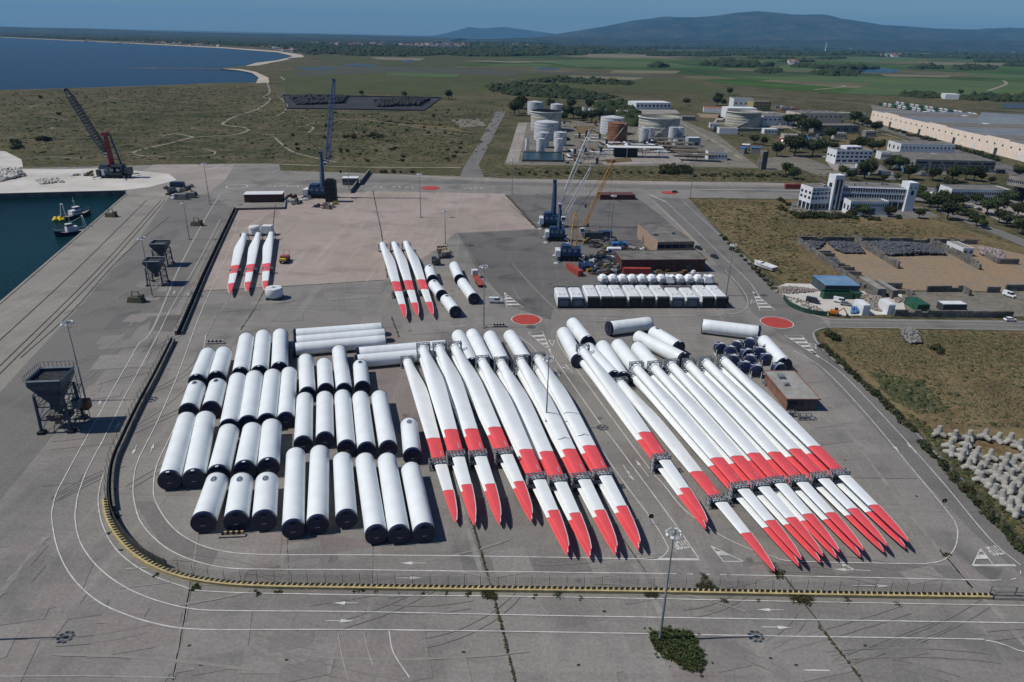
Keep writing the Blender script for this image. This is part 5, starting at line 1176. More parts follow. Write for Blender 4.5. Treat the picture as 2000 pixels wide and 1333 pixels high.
# ------------------------------------------------------------------ cranes
def lattice(mb, P, Q, w0, w1, n, r=.12, up=Vector((0, 0, 1))):
    P, Q = Vector(P), Vector(Q); d = (Q - P).normalized(); a = d.cross(up).normalized(); b = a.cross(d)
    def c(t, i):
        w = (w0 + (w1 - w0) * t) / 2; w *= min(1, .35 + t * 6, .35 + (1 - t) * 8); s = ((-1, -1), (1, -1), (1, 1), (-1, 1))[i]
        return P.lerp(Q, t) + a * s[0] * w + b * s[1] * w
    for k in range(n):
        for i in range(4):
            mb.tube(c(k / n, i), c((k + 1) / n, i), r, 4, cap=False); j = (i + 1) % 4
            mb.tube(c(k / n, i), c((k + 1) / n, j), r * .6, 4, cap=False); mb.tube(c((k + 1) / n, i), c((k + 1) / n, j), r * .6, 4, cap=False)
def crane(label, base, foot, tip, tower_top, mb_mat, boom_mat, tower_mat, s=1.0, body=(9, 7, 4), rz=0.0, mesh_tower=False, wheels='box', boomw=(2.2, 1.4), br=1.0):
    B = at(*base); t = thing('mobile_crane', label, 'crane', (B.x, B.y, 0), 0.0, 'cranes')
    def P(px, py, dy=0.0): v = at_y(px, py, B.y + dy); return v - B
    ft, tp, tt = P(*foot), P(*tip), P(*tower_top); bx, by, bz = body
    MB().box(0, 0, 1.9, bx * 1.25, by * .75, 1.2, rz=rz).build('chassis', BLACK, t)
    for sx in (-1, 1):
        for sy in (-1, 1):
            o = MB().tube((sx * bx * .45, sy * by * .3, 1.7), (sx * bx * .72, sy * by * .95, 1.4), .35, 4).build('outrigger', mb_mat, t); MB().tube((sx * bx * .72, sy * by * .95, 1.4), (sx * bx * .72, sy * by * .95, .2), .2, 6).box(sx * bx * .72, sy * by * .95, .15, 2.0, 2.0, .3).build('foot_pad', CRWHITE, o)
    for i in range(5):
        for sy in (-1, 1):
            w_ = MB().tube((-bx * .5 + i * bx * .25, sy * by * .33, .75), (-bx * .5 + i * bx * .25, sy * by * .45, .75), .75, 12).build('wheel', BLACK, t)
    m = MB().box(tt.x * .4 - bx * .05, 0, 2.6 + bz / 2, bx, by * .8, bz, rz=rz).box(tt.x * .4 - bx * .3, 0, 2.8 + bz, bx * .4, by * .7, bz * .5, rz=rz); h_ = m.build('machine_house', mb_mat, t)
    for i in range(3): MB().box(-bx * .3 + i * bx * .28, -by * .41, 3.2 + bz * .5, bx * .16, .12, bz * .35).build('window', mat('cab_window', (.16, .22, .28), .3), h_)
    MB().box(-bx * .62, 0, 3.6, bx * .25, by * .9, bz * .8).build('counterweight', CRWHITE if mb_mat is CRBLUE else mb_mat, t)
    q = MB(); base_t = Vector((tt.x * .85, 0, 2.6 + bz))
    if mesh_tower: lattice(q, base_t, tt, 3.0, 2.0, 6, .14, up=Vector((0, 1, 0)))
    else: q.tube(base_t, tt, 1.5 * s, 4, r2=.8 * s).tube(base_t + Vector((1.2, 0, 0)), tt + Vector((.8, 0, -2)), .35 * s, 4).box(tt.x, 0, tt.z, 2.2 * s, 2.4 * s, 1.2 * s)
    q.build('tower', tower_mat, t)
    c = MB().box(ft.x * .9, -1.6, ft.z - .6, 2.0, 2.0, 2.2).build('operator_cab', CRWHITE, t); MB().box(ft.x * .9, -2.65, ft.z - .4, 1.6, .08, 1.2).build('window', GLASS, c)
    b = MB(); lattice(b, ft, tp, boomw[0] * (s if s < 1.3 else 1.2), boomw[1] * (s if s < 1.3 else 1.2), 22, .11 * s * br, up=Vector((0, 1, 0))); b.build('boom', boom_mat, t)
    MB().lathe([(1.0 * s, -.3), (1.0 * s, .3), (.001, .3)], 12, axis='y', c=tuple(tp)).build('head_sheave', boom_mat, t)
    k = MB()
    for dy in (-.5, .5): k.tube(tt + Vector((0, dy, .4)), tp + Vector((0, dy, 0)), .05, 3)
    hk = Vector((tp.x, 0, max(6, tp.z * .25))); k.tube(tp, hk, .06, 3)
    k.build('cable', DARKSTEEL, t); MB().lathe([(.3, 0), (.7, .5), (.7, 1.5), (.3, 2)], 8, c=tuple(hk - Vector((0, 0, 2)))).build('hook_block', DARKSTEEL, t)
    return t, B
crane_ref = crane('large harbour crane with dark red tower and grey lattice boom leaning left', (228, 347), (208, 300), (130, 178), (205, 262), DARKSTEEL, mat('boom_grey', (.07, .085, .11), .5, var=.3, scale=.5), CRRED, 1.7, (15, 10, 5), boomw=(2.9, 2.4), br=1.8)
_t, _B = crane_ref
q1, q2 = at_y(243, 338, _B.y) - _B, at_y(214, 262, _B.y) - _B
mb = MB(); mb.tube(q1, q2, .9, 4, r2=.5); mb.build('rear_strut', CRBLUE, _t)
mb = MB()
for k in range(7): u = k / 6; a_, b_ = q1.lerp(q2, u), (at_y(224, 330, _B.y) - _B).lerp(at_y(206, 268, _B.y) - _B, u); mb.tube(a_, b_, .25, 4)
mb.build('strut_brace', CRBLUE, _t); MB().box(3, -1, 6.5, 7, 6, 5).box(9, 0, 5, 4, 5, 4).build('winch_house', DARKSTEEL, _t); MB().box(-7, -3, 4, 3, 3, 4).build('ballast', CRWHITE, _t)
crane('blue harbour crane with upright lattice boom beside a dark container tower', (624, 386), (639, 318), (652, 158), (626, 298), CRBLUE, mat('boom_blue', (.09, .16, .30), .5, var=.3, scale=.5), mat('tower_slate', (.05, .09, .15), .5, var=.3, scale=.5), 1.15, (12, 9, 4.5), boomw=(2.1, 1.7), br=1.4)
crane('blue harbour crane with the taller white lattice boom', (1077, 443), (1095, 398), (1153, 256), (1084, 354), CRBLUE, CRWHITE, CRBLUE, .95, (9, 7, 4))
crane('smaller blue crane in front with the shorter white lattice boom', (1087, 470), (1101, 424), (1155, 326), (1094, 402), CRBLUE, CRWHITE, mat('tower_slate', (.05, .09, .15)), .7, (8, 6, 3.4))
crane('crane with yellow tower and yellow lattice boom over a blue carrier', (1112, 508), (1139, 446), (1197, 316), (1125, 417), CRBLUE, CRYEL, CRYEL, .8, (9, 6.5, 3.6), mesh_tower=True)
# dark stacked structure next to the blue crane
c = at(648, 394); t = thing('counterweight_tower', 'black tower of stacked slabs beside the blue harbour crane', 'counterweight stack', (c.x, c.y, 0), .05)
for i in range(5): MB().box(0, 0, 1.4 + i * 2.6, 6.6 - .2 * (i % 2), 5, 2.4).build('slab', BLACK, t)
MB().box(0, 0, 13.6, 4, 3, .8).build('top_plate', DARKSTEEL, t)
# ------------------------------------------------------------------ buildings
_wm = {}
def winmesh(w, h, m=GLASS, nm='window'):
    k = (round(w, 2), round(h, 2), m.name, nm)
    if k not in _wm: _wm[k] = MB().box(0, 0, 0, w, .16, h).mesh(nm, m)
    return _wm[k]
def bld(label, A, B, dep, h, wm, rm, rows=(), cat='building', name='building', side=(), doors=(), z0=0.0, parapet=.35, group=None, over=0.0, roofs=None, k=1.0):
    """A, B: pixels of the near wall's ground corners; dep: depth away from the camera"""
    h *= k; rows = [(z * k, q * k, n, f) for z, q, n, f in rows]; side = [(z * k, q * k, n, f) for z, q, n, f in side]
    a, b = at(*A), at(*B); d = b - a; w = d.length
    t = thing(name, label, cat, (a.x, a.y, 0), math.atan2(d.y, d.x), group)
    MB().box(w / 2, dep / 2, z0 + (h - z0) / 2, w, dep, h - z0).build('wall', wm, t)
    rf = MB().box(w / 2, dep / 2, h + .12, w + over * 2 - .3, dep + over * 2 - .3, .24)
    rf = rf.build('roof', rm, t)
    if parapet:
        q = MB(); T = .3
        for cx, cy, sx, sy in ((w / 2, T / 2 - over, w + 2 * over, T), (w / 2, dep - T / 2 + over, w + 2 * over, T), (T / 2 - over, dep / 2, T, dep - 2 * T + 2 * over), (w - T / 2 + over, dep / 2, T, dep - 2 * T + 2 * over)): q.box(cx, cy, h + parapet / 2 + .02, sx, sy, parapet)
        q.build('parapet', wm, rf)
    if roofs:
        rs = random.Random(int(A[0]))
        for i in range(roofs): MB().box(rs.uniform(.1, .9) * w, rs.uniform(.25, .8) * dep, h + .7, rs.uniform(.8, 2.4), rs.uniform(.8, 2), 1.0).build('roof_unit', STEEL, rf)
    for z, wh, n, fr in rows:
        ww = w / n * fr; me = winmesh(ww, wh)
        for i in range(n): link('window', me, t, ((i + .5) * w / n, -.05, z))
    for z, wh, n, fr in side:
        ww = dep / n * fr; me = winmesh(ww, wh)
        for i in range(n): link('window', me, t, (-.05, (i + .5) * dep / n, z), math.pi / 2)
    for x, dw, dh in doors: link('door', winmesh(dw, dh, DARKSTEEL, 'door'), t, (x * w, -.06, dh / 2 + .02))
    return t, w
# yard buildings
bld('large grey flat roofed workshop with orange side wall behind the parked machines', (1282, 500), (1353, 499), 34, 6.5, mat('wall_dusty_peach', (.34, .24, .18), .85, var=.2, scale=.4), ROOFG, [(4.6, 1.8, 5, .9)], roofs=2)
bld('long low dark red building with a flat grey roof in front of the workshop', (1213, 532), (1375, 531), 14, 5.5, REDW, ROOFG, [(3.6, .9, 14, .5)], doors=((.1, 2, 2.6), (.35, 3, 3), (.8, 3, 3)), over=.6)
bld('flat roofed hut with orange side walls beside the navy drums', (1535, 802), (1592, 802), 17, 3.6, mat('wall_rust_orange', (.22, .12, .085), .85, var=.3, scale=.4), mat('roof_pale', (.30, .29, .27), .9, var=.25, scale=.3), [(1.8, 2.7, 4, .93)], over=.7, roofs=2)  # broad dark panes across the front stand in for its shade
bld('long brown shed with a white roof in its own walled court', (478, 396), (552, 395), 9, 4.6, REDW, PAINTW, [(2.6, 1.0, 8, .5)], parapet=.15, over=.5)
bld('small white gatehouse behind the blue harbour crane', (669, 362), (699, 362), 7, 4.4, PAINTG, PAINTW, [(2.8, 1.2, 5, .7)], over=.6, parapet=.3)
bld('dark red low storage shed on the apron behind the yellow crane', (1172, 391), (1240, 391), 9, 3.0, REDW, REDW, parapet=.2)
for i in range(2):
    a, b = at(*((704, 362), (686, 378))[i]), at(*((722, 338), (698, 362))[i]); d = b - a
    t = thing('checkpoint_wall', 'dark slanting screen wall %s the small white gatehouse' % ('right of', 'in front of')[i], 'wall', (a.x, a.y, 0), math.atan2(d.y, d.x)); MB().box(d.length / 2, 0, 1.4, d.length, .4, 2.8).build('panel', DARKSTEEL, t); MB().box(d.length / 2, 0, 2.85, d.length, .6, .15).build('coping', CONC, t)

# white office complex (several wings, one building)
SHW = mat('white_render', (0.66, 0.68, 0.72), .8, var=.08, scale=.3)  # one even white wall colour on every face
GC = 'white office complex'
t, w = bld('left block of the white office complex, raised on columns, with recessed windows', (1580, 411), (1619, 409.5), 12, 15.5, SHW, ROOFG, [(8.3, 1.6, 6, .6), (11.6, 1.5, 5, .7), (14.0, .7, 5, .7), (2.6, 3.6, 5, .8)], side=[(8.5, 1.8, 3, .5), (12, 1.8, 3, .5), (2.5, 4.6, 3, .75)], group=GC, roofs=1, k=.87)
t, w = bld('tall stair tower of the white office complex with a dark glass strip', (1620, 411.5), (1638, 411), 7, 26, SHW, SHW, [(12, 23, 1, .62)], side=[(19, 3, 1, .4)], group=GC, parapet=.6, k=.80)
MB().box(w / 2, -.14, 9.6, .9, .1, 17.6).build('glass_divider', PAINTW, t)
t, w = bld('long wing of the white office complex with two rows of finned windows', (1638.5, 407.5), (1764, 412), 15, 13.6, SHW, ROOFG, [(11.9, 2.2, 26, .62), (8.0, 2.5, 26, .62), (2.8, 4.4, 10, .82)], group=GC, roofs=5)
for z in (13.3, 10.0, 6.1): MB().box(w / 2, -.45, z, w, .8, .25).build('sun_shade', SHW, t)
fm = MB().box(0, -.4, 0, .18, .7, 2.6).mesh('fin', SHW)
for i in range(27):
    for z in (11.8, 7.9): link('fin', fm, t, (i * w / 26, 0, z))
bld('right end tower of the white office complex, slim and windowed', (1764.5, 413.5), (1782, 413.5), 8, 19.5, SHW, SHW, [(13, 3.0, 1, .3), (16.5, 1, 2, .3)], side=[(12, 3, 2, .3)], group=GC, k=.88)
bld('low front block of the white office complex with narrow slot windows', (1657, 420), (1731, 421), 9, 7.6, SHW, ROOFG, [(6.0, 1.8, 18, .45)], side=[(4, 3, 2, .4)], group=GC, doors=((.55, 6, 4),), parapet=.8)
# right hand office buildings
t, w = bld('long low grey office with a row of finned windows under the trees', (1853, 396), (1966, 398), 14, 8.5, PAINTW, ROOFG, [(6.3, 1.6, 26, .55), (3.2, 1.8, 26, .55)], side=[(5, 2.5, 2, .5)], parapet=.6)
t, w = bld('raised concrete office block with a slanting strip of windows at the right edge', (1957, 392), (2060, 412), 26, 16, CONC, ROOFG, [(13.6, 1.8, 26, .6)], z0=10.5, parapet=.7)
for x in (.05, .3, .55, .8): MB().box(w * x + 1, 8, 5.2, 2.2, 3, 10.4).build('column', CONC, t)
MB().box(w * .5, 14, 5.2, w * .8, 12, 10.3).build('glazed_ground_floor', GLASS, t)
bld('white stepped apartment style office with balconies between the trees', (1630, 321), (1700, 321.5), 16, 14, SHW, ROOFG, [(11.6, 1.8, 8, .6), (7.8, 1.9, 8, .6), (3.6, 2.2, 6, .7)], side=[(8, 1.8, 3, .5)], roofs=3, k=.8)
bld('upper step of the white stepped office', (1648, 319), (1678, 319), 10, 17.5, SHW, SHW, [(15.6, 1.6, 3, .6)], name='roof_block', k=.77)
bld('long white workshop hall with a grey roof behind the depot', (1756, 301), (1862, 303), 24, 9, PAINTW, ROOFG, [(6, 1.5, 14, .4)], side=[(5, 3, 3, .3)])
bld('wide grey roofed warehouse with a band of windows and small doors', (1784, 334), (1940, 338), 42, 9, PAINTG, ROOFG, [(7.0, 1.3, 6, .8), (4.2, 1.2, 16, .4)], side=[(5, 2.5, 5, .4)], doors=((.2, 2, 3), (.45, 2, 3), (.9, 3, 3.4)))
bld('pale low shed behind the bus rows at the right edge', (1938, 243), (2012, 248), 30, 7, PAINTG, PAINTW); bld('long pale shed roof left of the bus rows', (1640, 232), (1690, 234), 22, 7, PAINTG, CONC); bld('small cream workshop in front of the scrap dealer yard', (1530, 276), (1560, 277), 14, 6, TANKC, CONC, [(3, 1.5, 4, .5)]); bld('low white store beside the lone cream tank', (1404, 262), (1440, 263), 12, 6, PAINTW, CONC)
for i, (x, y, w_, dp, hh, wm_, rm_, lab) in enumerate(((1512, 233, 22, 16, 7, PAINTW, CONC, 'small white shed between the yellow office and the grey roofed hall'), (1700, 268, 20, 12, 6, PAINTG, CONC, 'grey store on the dry meadow beside the peach warehouse road'), (1505, 262, 26, 10, 5, PAINTW, PAINTW, 'low white store right of the bund wall'), (1575, 292, 20, 9, 5, PAINTG, TILE, 'small tiled house among the trees of the estate'), (1640, 272, 24, 10, 6, TANKC, CONC, 'cream flat roofed store on the dry meadow'), (1728, 312, 18, 12, 6, PAINTW, CONC, 'small white annex left of the wide grey roofed warehouse'), (1345, 236, 26, 12, 5, PAINTG, CONC, 'grey shed right of the very wide cream tank'), (1395, 250, 18, 9, 5, PAINTW, CONC, 'white kiosk left of the bund wall'), (1215, 226, 22, 10, 6, PAINTW, TILE, 'tiled cabin in the thicket behind the rusty tank'), (1880, 322, 16, 8, 5, PAINTW, PAINTW, 'white hut in front of the wide grey roofed warehouse'), (1760, 228, 26, 12, 6, PAINTG, PAINTW, 'pale shed between the bus rows and the warehouse roof'))):
    bld(lab, (x - w_ / 2, y), (x + w_ / 2, y + .6), dp, hh, wm_, rm_, [(hh * .6, hh * .25, 4, .5)])
pk = random.Random(8)
for i in range(40):
    x, y = (pk.uniform(1410, 1660), pk.uniform(226, 250)) if i < 22 else (pk.uniform(1620, 1960), pk.uniform(322, 345)); p = at(x, y); t = thing('parked_truck', 'truck or van parked between the estate halls', 'truck', (p.x, p.y, 0), pk.uniform(-.4, .4), 'trucks parked on the estate'); m = pk.choice((PAINTW, CARW, STEEL, BLUEP, CARD)); MB().box(0, 0, 2.0, 6.5, 2.5, 2.7).build('cargo_box', m, t); MB().box(4.2, 0, 1.5, 1.6, 2.4, 2.2).build('cab', pk.choice((CARW, CARD, REDC)), t); MB().box(.5, 0, .4, 7.5, 2.2, .7).build('wheels', BLACK, t)
# huge peach warehouse
a, b = at(1699, 238), at(2012, 320); d = b - a; w = d.length
t = thing('warehouse', 'huge peach coloured warehouse with blue grey roof panels running off the right edge', 'warehouse', (a.x, a.y, 0), math.atan2(d.y, d.x))
nn = 9; seg = w / nn
for i in range(nn):
    hh = 14 + (1.2 if i % 3 == 1 else 0)
    MB().box(seg * (i + .5), 62, hh / 2, seg - .02, 124, hh).build('wall', PINK, t)
    MB().box(seg * (i + .5), 62.5, hh + .2, seg - 1, 122, .4).build('roof', ROOFB if i % 3 != 1 else ROOFG, t)
for i in range(26): link('window', winmesh(2.2, 1.6), t, ((i + .5) * w / 26, -.06, 9.5))
for i in range(9): link('loading_door', winmesh(5, 6, DARKSTEEL if i % 2 else PAINTW, 'loading_door'), t, ((i + .55) * w / 9, -.08, 3.1))
for i in range(7): MB().box(20 + i * seg * 1.2, 60 + (i % 3) * 25, 15.8, 9, 5, .5).build('skylight', PAINTW, t)
bld('pale blue grey hall rising behind the peach warehouse roof', (1905, 262), (2040, 272), 60, 20, mat('wall_bluegrey', (.30, .34, .37), .8, var=.1), ROOFB)
bld('white industrial hall with a yellow office front on the far left of the estate', (1431, 214), (1469, 215), 30, 15, PAINTW, ROOFG, [(9, 2, 4, .3)])
bld('yellow three storey office joined to the white industrial hall', (1470, 217), (1504, 217), 20, 13, mat('wall_yellow', (.33, .27, .12), .85, var=.15), ROOFG, [(10.5, 1.5, 6, .4), (6.5, 1.5, 6, .4), (3, 1.5, 6, .4)])
bld('cream hall with a dark flat roof in the middle of the estate', (1560, 243), (1643, 243), 34, 13, mat('wall_cream', (.45, .42, .34), .85, var=.12), ROOFG, [(9, 1.6, 9, .4)], side=[(7, 2, 3, .4)], roofs=3)
bld('grey roofed white hall behind the big cream tank', (1489, 246), (1553, 245), 36, 11, PAINTW, ROOFG, [(7, 1.6, 7, .4)], roofs=1)
bld('low grey hall in front of the cream hall', (1590, 260), (1677, 260), 22, 8, PAINTG, ROOFG, [(4, 2.2, 5, .5)])
bld('white office with a flat roof just left of the big cream tank', (1419, 232), (1476, 233), 26, 13, PAINTW, PAINTW, [(9, 1.5, 8, .5)])
bld('row of white sheds behind the tank farm', (1242, 214), (1310, 214), 34, 9, PAINTW, PAINTW, [(5, 3, 9, .5)])
bld('small white shed by the trees behind the tanks', (1158, 228), (1184, 228), 16, 8, PAINTW, PAINTG)
bld('small blue grey pump house right of the white twin tanks', (1343, 287), (1367, 287), 9, 8, mat('wall_bluegrey', (.30, .34, .37), .8), PAINTW, doors=((.2, 3, 4), (.7, 3, 4)))
bld('low blue grey office beside the fuel depot gate', (1382, 313), (1420, 314), 12, 6.5, PAINTW, ROOFG, [(3.5, 2, 6, .5)])
bld('square concrete block tower left of the grey forecourt', (1486, 332), (1496, 332), 6, 14, CONCD, CONC)
bld('long white roofed farm shed in the green fields', (1845, 194), (1872, 195), 30, 9, PAINTW, PAINTW, parapet=0)
bld('low red roofed sheds in front of the wooded strip', (1374, 220), (1425, 222), 24, 6, PAINTW, TILE, parapet=0)
for i, (x, y, w_, c) in enumerate(((1475, 300, 18, BLUEP), (1455, 294, 14, PAINTW), (1448, 300, 10, BLUEP))):
    bld(('blue tarpaulin covered shed', 'white roofed shed', 'small blue shed')[i] + ' beside the depot track', (x - w_ / 2, y), (x + w_ / 2, y + 1), 9, 5, PAINTG, c, parapet=0, over=.4)
bld('bright blue roofed workshop beside the green bin in the scrap yard', (1609, 576), (1676, 577), 13, 3.9, mat('wall_slate', (.05, .07, .09), .8, var=.3), mat('roof_faded_blue', (.17, .27, .38), .7, c2=(.09, .19, .34), scale=.15), parapet=.1, over=.3)
bld('white gabled hut standing on the stone yard', (1878, 502), (1899, 502), 13, 4, PAINTW, CONC, [(2.4, 1.2, 2, .4)], side=[(2, 1.2, 4, .4)])
for i, (A, B, dp, hh, lab) in enumerate((((1683, 617), (1697, 617), 14, 4.0, 'white box container at the lower edge of the scrap yard beside the blue heap'), ((1732, 616), (1745, 616), 16, 4.0, 'white box container at the lower edge of the scrap yard beside the bright debris'))): bld(lab, A, B, 7, hh, PAINTW, PAINTW, cat='container', name='box_container', parapet=0)
for A, B, dp, lab in (((1712, 582), (1728, 582), 16, 'left concrete lean-to shelter with a pale roof in the scrap yard'), ((1741, 585), (1752, 585), 14, 'right concrete lean-to shelter with a grey roof in the scrap yard')): bld(lab, A, B, dp, 3.6, CONCD, CONC, parapet=0, name='shelter')
bld('dark green flat container roof behind the lower block wall', (1790, 609), (1814, 609), 9, 2.6, GREENB, GREENB, parapet=0, name='container', cat='container'); bld('long white topped trailer body behind the lower block wall', (1840, 609), (1886, 609), 4, 2.8, DARKSTEEL, PAINTW, parapet=0, name='trailer', cat='trailer')
# canopies of the fuel depot
for i in range(5):
    a = at(1276 + i * 13, 292 + i * 8 - 10); t = thing('canopy', 'flat brown grey canopy over the loading bays, %s from the back' % ordn[i], 'canopy', (a.x, a.y, 0), R(-6), 'loading bay canopies'); MB().box(14, 2.5, 5.6, 34, 10, .5).build('roof', mat('canopy_brown', (.14, .12, .095), .85, var=.2), t)
    for x in (0, 14, 28): MB().box(x, 2.5, 2.7, .4, .4, 5.4).build('post', STEEL, t)
t = thing('loading_gantry', 'white framed loading gantry with dark equipment in the middle of the fuel depot', 'gantry', at(1186, 306), R(2))
MB().box(24, 0, 8.4, 48, 12, .5).build('roof', PAINTW, t); MB().box(16, 2, 4, 20, 8, 7).build('equipment', BLACK, t)
for x in (1, 16, 32, 47): MB().box(x, -5.5, 4.1, .5, .5, 8.2).box(x, 5.5, 4.1, .5, .5, 8.2).build('post', PAINTW, t)
t = thing('water_basin', 'rectangular blue green fire water basin in front of the white tanks', 'basin', (0, 0, 0), 0)
ba = W([(1020, 316), (1099, 317), (1098, 301), (1022, 300)]); mb = MB()
for i in range(4): p, q = ba[i], ba[(i + 1) % 4]; d = q - p; mb.box((p.x + q.x) / 2, (p.y + q.y) / 2, .9, d.length, .5, 1.8, rz=math.atan2(d.y, d.x))
mb.build('basin_wall', CONCD, t); wv = MB().add([(p.x, p.y, 1.3) for p in ba], [(0, 1, 2, 3)]); wv.build('water', mat('basin_water', (.012, .035, .045), .3), t)
# pipes and small plant of the tank farm
rs = random.Random(5)
for k in range(84):
    x, y = rs.uniform(1100, 1180), rs.uniform(236, 322)
    if k > 44: x, y = rs.uniform(1170, 1320), rs.uniform(278, 300)
    a = at(x, y); L = rs.uniform(6, 26); ang = rs.choice((R(2), R(92), R(95), R(0))); t = thing('pipe_rack', 'low steel pipe rack among the tanks of the fuel depot', 'pipes', (a.x, a.y, 0), ang, 'pipe racks in the fuel depot')
    mb = MB()
    for i in range(3): mb.tube((0, i * .8, 1.2), (L, i * .8, 1.2), .28, 5)
    mb.build('pipe', rs.choice((STEEL, PAINTW, RUST)), t); mb = MB()
    for i in range(int(L / 5) + 1): mb.box(i * 5, .8, .55, .3, 2.6, 1.1)
    if k % 4 == 0: mb.box(L / 2, .8, 3, 2, 2, 5)
    mb.build('support', DARKSTEEL, t)
# tanks
def tank(px, py, w, topy, m, label, roof='cone', mat2=None, group='storage tanks'):
    p = at(px, py); D = FPX / math.sqrt(p.x ** 2 + p.y ** 2 + H * H); r = w / D / 2; c = p + Vector((0, r, 0)); h = (py - topy) / D * 1.04
    t = thing('storage_tank', label, 'tank', (c.x, c.y, 0), 0, group)
    prof = [(r, 0)]
    for i in range(1, 6): prof += [(r, h * i / 6 - .05), (r * 1.0015, h * i / 6), (r, h * i / 6 + .05)]
    prof += [(r, h)]; MB().lathe(prof, 40).build('shell', m, t, True)
    if roof == 'cone': MB().lathe([(r * 1.01, h - .1), (r * 1.01, h + .1), (.6, h + r * .17), (.001, h + r * .18)], 40).build('roof', mat2 or m, t, True)
    else:
        MB().lathe([(r * 1.0, h), (r * .96, h), (r * .96, h * .72), (.001, h * .7)], 40).build('floating_roof', mat2 or BLACK, t); mb = MB().lathe([(r * 1.06, h - .9), (r * 1.06, h - .7), (r, h - .7)], 40); mb.build('wind_girder', PAINTW, t)
    mb = MB()
    for i in range(32): a = i * math.pi / 16; mb.tube((r * math.cos(a), r * math.sin(a), h), (r * math.cos(a), r * math.sin(a), h + 1.1), .06, 3)
    for i in range(32): a, b = i * math.pi / 16, (i + 1) * math.pi / 16; mb.tube((r * math.cos(a), r * math.sin(a), h + 1.1), (r * math.cos(b), r * math.sin(b), h + 1.1), .06, 3)
    mb.build('railing', STEEL, t); mb = MB(); n = 14
    for i in range(n): a, b = -2.2 + i * 1.3 / n, -2.2 + (i + 1) * 1.3 / n; q = r + .5; mb.tube((q * math.cos(a), q * math.sin(a), h * i / n), (q * math.cos(b), q * math.sin(b), h * (i + 1) / n), .28, 4)
    mb.build('spiral_stair', STEEL, t)
RUSTT = mat('rusty_tank', (.22, .10, .055), .85, var=.35, scale=.15)
for a in ((1045, 225, 29, 204, TANKW, 'grey white tank farthest back on the left of the fuel depot'), (1088, 219, 24, 207, TANKW, 'small white tank right of the farthest back one'), (1067, 258, 58, 224, TANKC, 'wide tank with a dark open top behind the white tanks', 'open'),
          (1067, 276, 46, 245, TANKW, 'large white tank with a conical roof in front of the dark topped one'), (1060, 290, 24, 264, TANKW, 'white tank directly behind the front left slim tank'), (1094, 286, 24, 263, TANKW, 'white tank directly behind the front right slim tank'), (1055.6, 299, 16, 275, TANKW, 'slim white tank at the front left of the group'), (1091, 298, 16, 275, TANKW, 'slim white tank at the front right of the group'), (1029, 295, 7, 273, PAINTW, 'very narrow white upright vessel left of the slim tanks'),
          (1197, 264, 44, 236, TANKW, 'white tank standing behind the rusty brown tank'), (1207, 279, 37, 247, RUSTT, 'rusty brown storage tank in the middle of the fuel depot'), (1292, 274, 76, 237, TANKC, 'very wide cream tank with a railed rim', 'open', TANKC), (1258, 280, 17, 255, TANKW, 'left one of the two grey tanks in front of the wide cream tank'), (1270, 276, 17, 254, TANKW, 'rear grey tank touching the left one before the wide cream tank'),
          (1314, 280, 16, 254, TANKW, 'left one of the pair of white tanks right of the wide cream tank'), (1327, 279, 16, 254, TANKW, 'right one of the pair of white tanks right of the wide cream tank'), (1319, 287, 9, 276, PAINTW, 'small white vessel in front of the pair of white tanks'), (1459, 250, 62, 225, TANKC, 'wide cream tank with an open top standing alone on the estate', 'open', TANKC)):
    tank(*a)
for px, lab in (((1140, 225), 'narrow white silo left of the small shed'), ((1152, 227), 'narrow white silo right beside the small shed')): tank(px[0], px[1], 6, px[1] - 13, PAINTW, lab)
t = thing('bund_wall', 'low concrete bund wall round the lone cream tank', 'wall', (0, 0, 0)); mb = MB(); ba = W([(1392, 257), (1528, 257), (1520, 243), (1400, 240)])
for i in range(4): p, q = ba[i], ba[(i + 1) % 4]; d = q - p; mb.box((p.x + q.x) / 2, (p.y + q.y) / 2, 1.6, d.length, .6, 3.2, rz=math.atan2(d.y, d.x))
mb.build('wall', CONC, t)
# chimneys and pylons on the plain
for px, py, ty, lab in ((1611, 105, 89, 'slim white tower rising from the dark woods on the plain'), (1819, 92, 84, 'distant slim white tower at the foot of the mountain')):
    p = at(px, py); h = (py - ty) / FPX * p.length; t = tag(MB().lathe([(6, 0), (3, h)], 8).build('chimney', PAINTW), lab, 'chimney'); t.location = (p.x, p.y, 0)

# ------------------------------------------------------------------ walls of the stone yard, stone heaps
blk = MB().box(0, 0, 0, 1, 1, 1, taper=.96).mesh('concrete_block', CONCD)
nblk = 0
def blockwall(px, h, label, bl=2.4, th=.9):
    global nblk
    P = W(px); t = thing('block_wall', label, 'wall', (P[0].x, P[0].y, 0), 0, 'concrete block walls of the stone yard')
    mb = MB()
    for a, b in zip(P, P[1:]):
        d = b - a; L = d.length; rz = math.atan2(d.y, d.x); n = max(1, int(L / bl)); rows_ = max(1, round(h / .9))
        for r_ in range(rows_):
            for i in range(n):
                if r_ == rows_ - 1 and random.random() < .12: continue
                c = a + d * ((i + .5) / n); s = (L / n * .96, th * random.uniform(.9, 1.05), .87); o = Vector((random.uniform(-.08, .08), random.uniform(-.08, .08), 0))
                loc = (c.x - P[0].x + o.x, c.y - P[0].y + o.y, .45 + r_ * .9)
                if r_ == rows_ - 1 and nblk < 290: link('concrete_block', blk, t, loc, rz, s); nblk += 1
                else: mb.box(*loc, *s, rz=rz)
    o = mb.build('lower_blocks', CONCD, t); o['kind'] = 'stuff'
